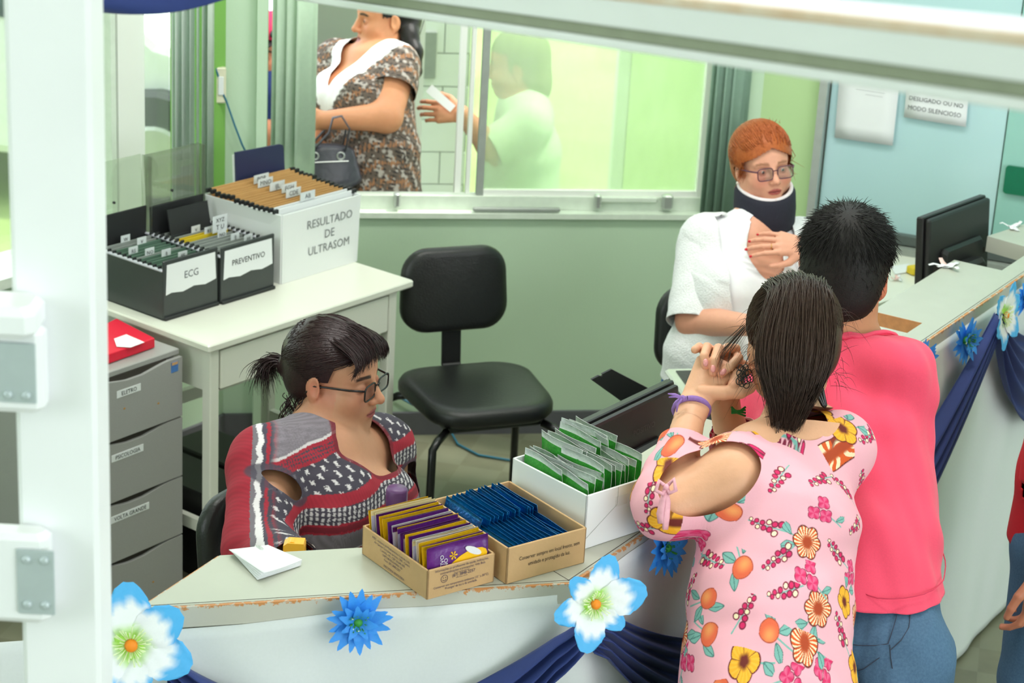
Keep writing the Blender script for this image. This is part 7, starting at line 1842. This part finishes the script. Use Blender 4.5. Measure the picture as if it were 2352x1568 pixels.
    L_ = Field(); L_.ecap(pel, wai, (.172, .14), (.158, .128), side)
    for q in (-1, 1):
        h = pel + side * q * .085; kn = h + fw * .38; kn[2] = .46; an = kn - Z3 * .38; L_.cone(h, kn, .098, .072, .03); L_.cone(kn, an, .072, .06, .02)
    garment(me, 'jeans', L_, (glo[0] - .1, glo[1] - .35, .05), (ghi[0] + .2, ghi[1] + .05, pel[2] + .2), .012, lambda V: np.minimum(V[:, 2] - .10, pel[2] + .07 - V[:, 2]), M('jeans_blue', (54, 100, 168), .8, (200, .12)))
    # neck brace: foam collar with a white lining
    bc = hd_.p(-.008, 0, -.105); up = unit(hd_.u + Z3); bR = basis(np.cross(fw, up), np.cross(up, np.cross(fw, up)))
    mb = MB(); G_ = []
    for k in range(41):
        a = 2 * math.pi * k / 40; d = math.sin(a) * hd_.l + math.cos(a) * hd_.f; fr = .5 + .5 * math.cos(a); top = .040 - .030 * fr ** 2 + .012 * (1 - fr); bot = -.055 - .030 * fr
        rows = []
        for u_, rad in ((bot, .066), (bot - .004, .076), (bot + .01, .083), ((top + bot) / 2, .085), (top - .01, .083), (top + .003, .077), (top, .067)):
            rows.append(bc + d * (rad + .008 * fr) * np.array(1.0) + up * u_ + fw * .010 * fr)
        G_.append(rows)
    br_ = part('neck_brace', MB().grid(G_), M('brace_navy_foam', (34, 34, 48), .9, (120, .1), (300, .1)), me, True)
    li = []
    for k in range(41):
        a = 2 * math.pi * k / 40; d = math.sin(a) * hd_.l + math.cos(a) * hd_.f; fr = .5 + .5 * math.cos(a); top = .040 - .030 * fr ** 2 + .012 * (1 - fr); li.append(bc + d * (.070 + .008 * fr) + up * (top + .004) + fw * .010 * fr)
    part('brace_lining', MB().tube(li, .0062, 8, False), M('lining_white', (232, 222, 226), .8), br_, True)
    glasses(hd_, me, M('specs_plum', (84, 40, 62), .25), .050, .038, .104, -.004, .0016)
    part('earring', MB().ball(hd_.p(-.004, -.084, -.042), .0045, 10, 8), M('pearl', (240, 232, 224), .15), me, True)
    m_h = hairmat('hair_auburn', (140, 62, 26), (196, 110, 56), .4); r = np.random.default_rng(9)
    Hc = Field(); hc = hd_.p(-.016, 0, .042); er = np.array([.104, .087, .094]); Hc.ell(hc, er, hd_.R, .02); Hc.ell(hd_.p(-.055, 0, -.015), (.058, .070, .060), hd_.R, .03)
    V, T = Hc.mesh(hd_.c - .17, hd_.c + .19, .0045)
    def hk(V):
        q = hd_.local(V); line = .070 - .55 * (q[:, 1] / .08) ** 2 * .06; return np.minimum.reduce([np.where(q[:, 2] > .072 - .5 * np.abs(q[:, 1]), .10 - q[:, 0], .036 - q[:, 0]), np.where(q[:, 2] < .010, -.020 - q[:, 0], 9), q[:, 2] + .06])
    V, T = clip(V, T, hk(V)); hair = figmesh('hair', V, T, m_h, me); tie = hd_.p(-.10, .0, .08)
    st = [hd_.R @ np.array([r.uniform(.3, .8), r.uniform(-1, 1), r.uniform(.25, .9)]) for _ in range(500)] + [hd_.R @ np.array([r.uniform(-.3, .3), r.choice([-1, 1]), r.uniform(-.3, .6)]) for _ in range(260)]
    paths = cap_strands(hd_, hc, er * 1.01, tie, st, 8, .012)
    for i in range(40):
        p0 = hd_.p(-.03 + r.normal() * .012, .03 + r.normal() * .012, .126); d = unit(r.normal(size=3) + Z3); paths.append([p0, p0 + d * .006, p0 + d * .010 + r.normal(size=3) * .004])
    for i in range(60):
        p0 = hd_.p(r.uniform(.0, .04), r.choice([-1, 1]) * r.uniform(.076, .084), r.uniform(.0, .05)); paths.append([p0, p0 - hd_.u * .02 + hd_.l * r.normal() * .006, p0 - hd_.u * r.uniform(.03, .06) + hd_.l * r.normal() * .012])
    strands(hair, 'hair_strands', paths, m_h, .0013)
    return me, pel, fw
brace, pel_b, fw_b = build_brace()
office_chair('black swivel chair behind the woman with the neck brace', (pel_b[0] + .07, pel_b[1] + .0), math.degrees(math.atan2(fw_b[1], fw_b[0])) + 12, max(.40, pel_b[2] - .16), pel_b[2] + .12, True)
# ---- woman waiting outside the window, with a handbag
def simple_body(me, name_parts, pel, wai, che, upp, nek, rs, re, rw, ls, le, lw, hd_, sk, fw, side, floor, h=.0085, hands=None, fat=1.0, hair_over=False, open_eyes=True, bust=True):
    F = Field(); F.ecap(pel, wai, (.155 * fat, .12 * fat), (.14 * fat, .115 * fat), side); F.ecap(wai, che, (.14 * fat, .115 * fat), (.15 * fat, .115 * fat), side); F.ecap(che, upp, (.15 * fat, .11 * fat), (.145, .078), side)
    if bust:
        for q in (-1, 1): F.ell(che + side * q * .068 + fw * .075 * fat, (.066, .055, .066), np.stack([side, fw, Z3], 1), .04)
    for s_, e_, w_ in ((rs, re, rw), (ls, le, lw)): F.cone(upp, s_, .070, .057 * fat, .04); F.cone(s_, e_, .056 * fat, .048 * fat, .03); F.cone(e_, w_, .047 * fat, .029, .02)
    F.ecap(upp, nek, (.10, .07), (.062, .058), side, .04); F.cone(nek - Z3 * .02, hd_.p(-.012, 0, -.05), .057, .055, .04); hd_.add(F, fat=.6, open_eyes=open_eyes)
    tips = []
    for (w_, d, n, t) in (hands or ((rw, unit(rw - re), fw, 1), (lw, unit(lw - le), fw, -1))): tips += hand(F, w_, d, n, t, (.6, .65, .7, .7), .06)
    legs(F, pel, side, floor, .085, (.09, .063, .046), fw); feet(F, pel, side, floor, .085, fw)
    lo, hi = bbox(pel, wai, che, upp, rs, re, rw, ls, le, lw, pad=.18); nd = unit(hd_.c - nek)
    def col(V):
        C = np.tile(sk, (len(V), 1)); return hd_.colours(V, C, sk, (176, 92, 86), (40, 30, 26), .3)
    hz = [(w_ + unit(d) * .07) for (w_, d, n, t) in (hands or ((rw, rw - re, fw, 1), (lw, lw - le, fw, -1)))]
    inh = lambda V: np.maximum.reduce([.115 - np.linalg.norm(V - c, axis=1) for c in hz])
    reg = [((lo[0], lo[1], floor), hi, h, lambda V: np.minimum((nek + nd * .02 - V) @ nd + .0015, -inh(V))), (hd_.c - .18, hd_.c + .18, .0036, lambda V: np.minimum((V - nek - nd * .02) @ nd + .0015, .17 - np.linalg.norm(V - hd_.c, axis=1)))]
    for i, c in enumerate(hz): reg.append((c - .13, c + .13, .0036, (lambda i: lambda V: np.minimum(.117 - np.linalg.norm(V - hz[i], axis=1), (9 if i == 0 else 1) * (np.linalg.norm(V - hz[0], axis=1) - .117) if i else 9 + 0 * V[:, 0]))(i)))
    skin_mesh(me, F, reg, col); return tips
def trousers(me, pel, wai, side, fw, floor, mat, top=.1, name='trousers'):
    L_ = Field(); L_.ecap(pel, wai, (.168, .135), (.152, .125), side); legs(L_, pel, side, floor, .085, (.101, .075, .06), fw)
    garment(me, name, L_, (pel[0] - .32, pel[1] - .32, floor + .05), (pel[0] + .32, pel[1] + .32, wai[2] + .05), .012, lambda V: np.minimum(V[:, 2] - floor - .09, pel[2] + top - V[:, 2]), mat)
    shoes(me, pel, side, floor, .085, fw, m_shoe)
def build_outside():
    P = lambda x, y, D: atD(x, y, D); D0 = 7.08
    nek, upp, che, wai = P(872, 112, D0 + .02), P(858, 148, D0), P(838, 222, D0 - .02), P(850, 345, D0)
    rs, ls = P(772, 142, D0 + .14), P(912, 152, D0 - .08)
    side = unit(ls - rs); fw = np.cross(side, Z3); fw = unit(fw if fw[1] < 0 else -fw); pel = P(855, 470, D0 + .02)
    re, rw = P(722, 262, D0 + .06), P(716, 322, D0 - .10); le, lw = P(888, 268, D0 - .18), P(742, 276, D0 - .22)
    me = thing('person', (pel[0], pel[1], GZ), 'woman with long black ponytail in brown mottled blouse waiting outside the window', 'person')
    hd_ = Head(P(884, 38, D0), (-.92, -.38, -.10), (0, 0, 1), 1.0)
    simple_body(me, None, pel, wai, che, upp, nek, rs, re, rw, ls, le, lw, hd_, rgb(214, 148, 108), fw, side, GZ, hands=((rw, unit(-Z3 * .9 + CR * .25), CF, 1), (lw, unit(-CR + CU * -.1), CF, -1)), fat=1.08)
    hd_.eyes(me, (50, 36, 28))
    R3 = np.stack([side, fw, Z3], 1); nc = nek + fw * .075 - Z3 * .03
    G = Field(); G.ecap(pel, wai, (.185, .158), (.178, .150), side); G.ecap(wai, che, (.178, .15), (.178, .142), side); G.ecap(che, upp, (.178, .138), (.165, .092), side); G.ecap(upp, nek, (.12, .085), (.08, .07), side, .04)
    for q in (-1, 1): G.ell(che + side * q * .07 + fw * .088, (.084, .07, .085), R3, .04)
    for s_, e_ in ((rs, re), (ls, le)): G.cone(upp, s_, .084, .076, .04)
    vneck = lambda V: np.maximum(np.abs((V - nek) @ side) * 1.0 - .062 - .62 * ((V - nek) @ Z3 - .0).clip(-.4, .05), -((V - nek) @ fw) - .01)
    def keep(V):
        nk = (np.linalg.norm(((V - nek) @ R3) / np.array([.088, .095, .07]), axis=1) - 1) * .07
        sl = [np.where(np.linalg.norm(V - e_, axis=1) < .22, (s_ * .52 + e_ * .48 - V) @ unit(e_ - s_), 9) for s_, e_ in ((rs, re), (ls, le))]
        sl = [np.where(np.linalg.norm(V - (s_ * .5 + e_ * .5), axis=1) < .16, x, 9) for x, (s_, e_) in zip(sl, ((rs, re), (ls, le)))]
        return np.minimum.reduce([nk, vneck(V), V[:, 2] - (pel[2] + .05)])
    def col(V):
        r = np.random.default_rng(1); C = np.tile(rgb(92, 80, 70), (len(V), 1)); a, b, c = vnoise(V, 160, 1), vnoise(V, 190, 2), vnoise(V, 150, 3)
        C = paint(C, sstep(.15, .35, a), rgb(168, 160, 152)); C = paint(C, sstep(.25, .45, b), rgb(150, 104, 70)); C = paint(C, sstep(.3, .5, c), rgb(44, 38, 36))
        v = vneck(V); C = paint(C, sstep(.074, .066, v + .008 * vnoise(V, 120, 6)) * (((V - nek) @ fw) > .0), rgb(246, 246, 246)); return C
    glo, ghi = bbox(pel, wai, che, upp, nek, rs, re, ls, le, pad=.17)
    garment(me, 'blouse', G, (glo[0], glo[1], pel[2]), ghi, .0075, keep, M('mottled_blouse', (120, 108, 96), .8, (100, .05), attr='Col'), col, 0, lambda V: .003 * vnoise(V, 26, 3), 1, .0015)
    sleeves(me, ((rs, re, .080, .080, .50), (ls, le, .080, .082, .50)), MATS['mottled_blouse'], .0075, lambda V: .003 * vnoise(V, 30, 5), col, 1)
    trousers(me, pel, wai, side, fw, GZ, m_trous, .1)
    m_h = hairmat('hair_jet', (16, 14, 14), (34, 30, 28), .35); r = np.random.default_rng(3)
    Hc = Field(); hc = hd_.p(-.016, 0, .040); Hc.ell(hc, (.106, .084, .094), hd_.R, .02); Hc.ell(hd_.p(-.055, 0, -.012), (.058, .070, .066), hd_.R, .03)
    tl = [hd_.p(-.10, 0, .0), P(938, 82, D0 - .02), P(950, 120, D0 - .04), P(954, 165, D0 - .05), P(950, 186, D0 - .05)]
    for i, (a, b) in enumerate(zip(tl[:-1], tl[1:])): Hc.cone(a, b, (.036, .034, .03, .02)[i], (.034, .03, .02, .006)[i], .02)
    V, T = Hc.mesh(*bbox(hd_.c, *tl, pad=.13), .005)
    def hk(V): q = hd_.local(V); return np.minimum.reduce([np.where(q[:, 2] > .065, .10 - q[:, 0], .030 - q[:, 0]), np.where((q[:, 2] < .012) & (q[:, 0] > -.06), -.022 - q[:, 0], 9)])
    V, T = clip(V, T, hk(V)); hair = figmesh('hair', V, T, m_h, me)
    paths = []
    for i in range(160):
        o_ = r.normal(size=3) * .011; paths.append([t + o_ * (1.2 - .2 * k) for k, t in enumerate(tl)])
    strands(hair, 'hair_strands', paths, m_h, .0016)
    # handbag hanging from her forearm
    bc = P(748, 352, D0 - .22); bag = thing('handbag', bc - Z3 * .13, 'dark grey handbag hanging from the forearm of the woman outside', 'handbag')
    m_bag = M('bag_dark_vinyl', (66, 66, 74), .35, (40, .1), (30, .3)); bs = unit(CR * .9 + np.array([0, .2, 0])); bs = unit(bs * np.array([1, 1, 0])); bf = np.cross(bs, Z3)
    Bf = Field(); Bf.ecap(bc - Z3 * .085, bc + Z3 * .01, (.125, .055), (.095, .03), bs, .03); V, T = Bf.mesh(*bbox(bc, pad=.2), .007); V = smooth_verts(V, T, 2) + 0; figmesh('bag_body', V, tris(T), m_bag, bag)
    for s_ in (-1, 1):
        o_ = bf * .03 * s_; pts = [bc + bs * (-.05) + Z3 * .015 + o_, P(752, 300, D0 - .24) + o_, P(760, 262, D0 - .24) + o_ * 1.6, P(780, 258, D0 - .24) + o_ * 1.6, P(800, 290, D0 - .24) + o_, bc + bs * .06 + Z3 * .015 + o_]
        part('strap', MB().tube(pts, .009, 8, flat=.35), m_bag, bag, True)
    for x in (-.04, .045): part('buckle', MB().tube([bc + bs * (x + .012 * math.cos(a)) + Z3 * (.0 + .012 * math.sin(a)) - bf * -.034 for a in np.linspace(0, 6.28, 12)], .003, 6, False), m_alu, bag, True)
    part('zip', MB().tube([bc + bs * -.07 + Z3 * -.02 + bf * .042, bc + bs * .07 + Z3 * -.015 + bf * .042], .002, 5), m_alu, bag)
    return me
build_outside()

# ---- person in a pink cap glimpsed between the jamb and the blind
def build_cap():
    P = lambda x, y, D: atD(x, y, D); D0 = 7.45
    nek = P(618, 178, D0); upp = nek - Z3 * .05; che = upp - Z3 * .13; wai = che - Z3 * .22; pel = wai - Z3 * .14
    side = unit(np.array([.85, -.5, 0])); fw = np.array([-.5, -.86, 0]); rs, ls = upp - side * .17 - Z3 * .02, upp + side * .17 - Z3 * .02
    me = thing('person', (pel[0], pel[1], GZ), 'person in pink cap and navy top glimpsed beside the pale green blind', 'person')
    hd_ = Head(P(618, 118, D0), (-.35, -.93, -.05), (0, 0, 1), 1.0)
    simple_body(me, None, pel, wai, che, upp, nek, rs, rs - Z3 * .27, rs - Z3 * .5 + fw * .05, ls, ls - Z3 * .27, ls - Z3 * .5 + fw * .05, hd_, rgb(214, 140, 112), fw, side, GZ, .010)
    hd_.eyes(me, (60, 44, 34))
    R3 = np.stack([side, fw, Z3], 1)
    G = Field(); G.ecap(pel, wai, (.175, .14), (.165, .135), side); G.ecap(wai, che, (.165, .135), (.168, .13), side); G.ecap(che, upp, (.168, .13), (.16, .09), side); G.ecap(upp, nek, (.12, .08), (.075, .07), side, .04)
    for s_ in (rs, ls): G.cone(upp, s_, .085, .074, .04); G.cone(s_, s_ - Z3 * .27, .074, .064, .03); G.cone(s_ - Z3 * .27, s_ - Z3 * .48 + fw * .05, .062, .05, .03)
    garment(me, 'sweatshirt', G, *bbox(pel, upp, nek, rs, ls, rs - Z3 * .5, pad=.17), .010, lambda V: np.minimum.reduce([(np.linalg.norm((V - nek - Z3 * .01) / np.array([.075, .075, .05]), axis=1) - 1) * .06, V[:, 2] - pel[2], np.where(V[:, 2] < rs[2] - .40, V[:, 2] - (rs[2] - .46), 9)]), M('navy_fleece', (36, 52, 112), .9, (60, .06)))
    trousers(me, pel, wai, side, fw, GZ, m_trous)
    Hc = Field(); Hc.ell(hd_.p(-.012, 0, .052), (.106, .086, .088), hd_.R, .02); V, T = Hc.mesh(hd_.c - .18, hd_.c + .2, .005)
    q = hd_.local(V); V, T = clip(V, T, q[:, 2] - .045 - .25 * q[:, 0].clip(0, 1)); cap = figmesh('cap', V, T, M('cap_pink', (214, 28, 84), .7, (40, .05)), me, thick=.002)
    for k in (-1, 1): part('cap_patch', MB().ball(hd_.p(.06, k * .06, .085), (.03, .02, .016), 10, 6, hd_.R), m_blackpl, cap, True)
    br = [hd_.p(.085 + .055 * math.sin(a) * 1.0, .07 * math.cos(a), .058 - .02 * math.sin(a)) for a in np.linspace(0, math.pi, 14)] + [hd_.p(.07, .06 * c, .06) for c in (-.9, -.4, .4, .9)]
    part('cap_visor', MB().prism(br, hd_.u * .004), m_blackpl, cap)
build_cap()

# ---- added person with a white slip, stands in for a silhouette reflected in the pane
def build_slip():
    P = lambda x, y, D: atD(x, y, D); D0 = 7.35
    hd_ = Head(P(1188, 150, D0), (-.96, .1, -.12), (0, 0, 1), 1.0)
    nek = P(1200, 232, D0); upp = nek - Z3 * .05 + CR * .01; che = upp - Z3 * .12; wai = che - Z3 * .2; pel = wai - Z3 * .14
    side = unit(np.array([.12, -.99, 0])); fw = np.array([-.99, -.12, 0]); rs, ls = upp - side * .15, upp + side * .15
    lw = P(1062, 262, D0 - .22); le = ls * .45 + lw * .55 - Z3 * .10; re, rw = rs - Z3 * .26, rs - Z3 * .46 + fw * .08
    me = thing('person', (pel[0], pel[1], GZ), 'added person in pale shirt standing in for a silhouette reflected in the pane', 'person')
    simple_body(me, None, pel, wai, che, upp, nek, rs, re, rw, ls, le, lw, hd_, rgb(214, 150, 116), fw, side, GZ, .010, hands=((rw, unit(-Z3), fw, 1), (lw, unit(-CR + CU * .1), CF, -1)))
    hd_.eyes(me, (60, 44, 34))
    G = Field(); G.ecap(pel, wai, (.178, .145), (.168, .138), side); G.ecap(wai, che, (.168, .138), (.168, .132), side); G.ecap(che, upp, (.168, .13), (.155, .09), side); G.ecap(upp, nek, (.12, .08), (.075, .07), side, .04)
    for s_, e_ in ((rs, re), (ls, le)): G.cone(upp, s_, .082, .072, .04); G.cone(s_, e_, .074, .068, .03)
    garment(me, 'shirt', G, *bbox(pel, upp, nek, rs, ls, re, le, pad=.17), .010, lambda V: np.minimum.reduce([(np.linalg.norm((V - nek - Z3 * .01) / np.array([.078, .078, .05]), axis=1) - 1) * .06, V[:, 2] - pel[2], np.where(np.linalg.norm(V - le, axis=1) < .11, (le - V) @ unit(le - ls), 9), np.where(np.linalg.norm(V - re, axis=1) < .11, (re - V) @ unit(re - rs), 9)]), M('pale_green_shirt', (222, 240, 214), .85, (60, .03)))
    trousers(me, pel, wai, side, fw, GZ, M('olive_trousers', (120, 140, 84), .85, (60, .06)))
    m_h = hairmat('hair_olive', (112, 122, 56), (150, 158, 84), .5); Hc = Field(); Hc.ell(hd_.p(-.016, 0, .042), (.106, .088, .096), hd_.R, .02); Hc.ell(hd_.p(-.06, 0, -.05), (.06, .075, .10), hd_.R, .03)
    V, T = Hc.mesh(hd_.c - .2, hd_.c + .19, .0055); q = hd_.local(V); V, T = clip(V, T, np.minimum(np.where(q[:, 2] > .06, .10 - q[:, 0], .02 - q[:, 0]), 9)); figmesh('hair', V, T, m_h, me)
    a = P(985, 202, D0 - .25); b = P(1040, 250, D0 - .25); d = unit(b - a); n = unit(np.cross(d, CF))
    solo('paper_slip', MB().prism([a + n * .016, b + n * .014, b - n * .014, a - n * .016], CF * .003), m_paper, 'folded white slip held in a hand outside the window', 'paper')
build_slip()

# ---- person in red at the right edge of the picture
def build_red():
    P = lambda x, y, D: atD(x, y, D); D0 = 4.75
    che = P(2518, 905, D0); upp = che + Z3 * .14; nek = upp + Z3 * .07; wai = che - Z3 * .2; pel = wai - Z3 * .16
    fw = unit(np.array([-.80, .6, 0])); side = unit(np.cross(Z3, fw)); rs, ls = upp - side * .17 - Z3 * .03, upp + side * .17 - Z3 * .03
    me = thing('person', (pel[0], pel[1], 0), 'person in a red top cut off by the right edge of the picture', 'person')
    hd_ = Head(nek + Z3 * .14 + fw * .03, fw, (0, 0, 1), 1.0)
    le, re = ls - Z3 * .27 + side * .02, rs - Z3 * .27 - side * .02
    simple_body(me, None, pel, wai, che, upp, nek, rs, re, re - Z3 * .22, ls, le, le - Z3 * .22, hd_, rgb(190, 120, 92), fw, side, 0, .010)
    hd_.eyes(me, (60, 44, 34))
    G = Field(); G.ecap(pel, wai, (.178, .145), (.168, .138), side); G.ecap(wai, che, (.168, .138), (.172, .136), side); G.ecap(che, upp, (.172, .132), (.158, .09), side); G.ecap(upp, nek, (.12, .08), (.075, .07), side, .04)
    for s_, e_ in ((rs, re), (ls, le)): G.cone(upp, s_, .085, .078, .04); G.cone(s_, e_, .078, .07, .03)
    garment(me, 'top', G, *bbox(pel, upp, nek, rs, ls, re, le, pad=.17), .009, lambda V: np.minimum.reduce([(np.linalg.norm((V - nek - Z3 * .01) / np.array([.078, .078, .05]), axis=1) - 1) * .06, V[:, 2] - pel[2], np.where(np.linalg.norm(V - le, axis=1) < .11, (le - V) @ unit(le - ls), 9), np.where(np.linalg.norm(V - re, axis=1) < .11, (re - V) @ unit(re - rs), 9)]), M('red_fabric', (196, 10, 30), .85, (200, .06), (400, .06)))
    trousers(me, pel, wai, side, fw, 0, m_jeans)
    Hc = Field(); Hc.ell(hd_.p(-.016, 0, .042), (.106, .088, .096), hd_.R, .02); Hc.ell(hd_.p(-.05, 0, -.02), (.06, .075, .08), hd_.R, .03)
    V, T = Hc.mesh(hd_.c - .2, hd_.c + .19, .006); q = hd_.local(V); V, T = clip(V, T, np.where(q[:, 2] > .06, .10 - q[:, 0], .02 - q[:, 0])); figmesh('hair', V, T, MATS['hair_jet'], me)
build_red()
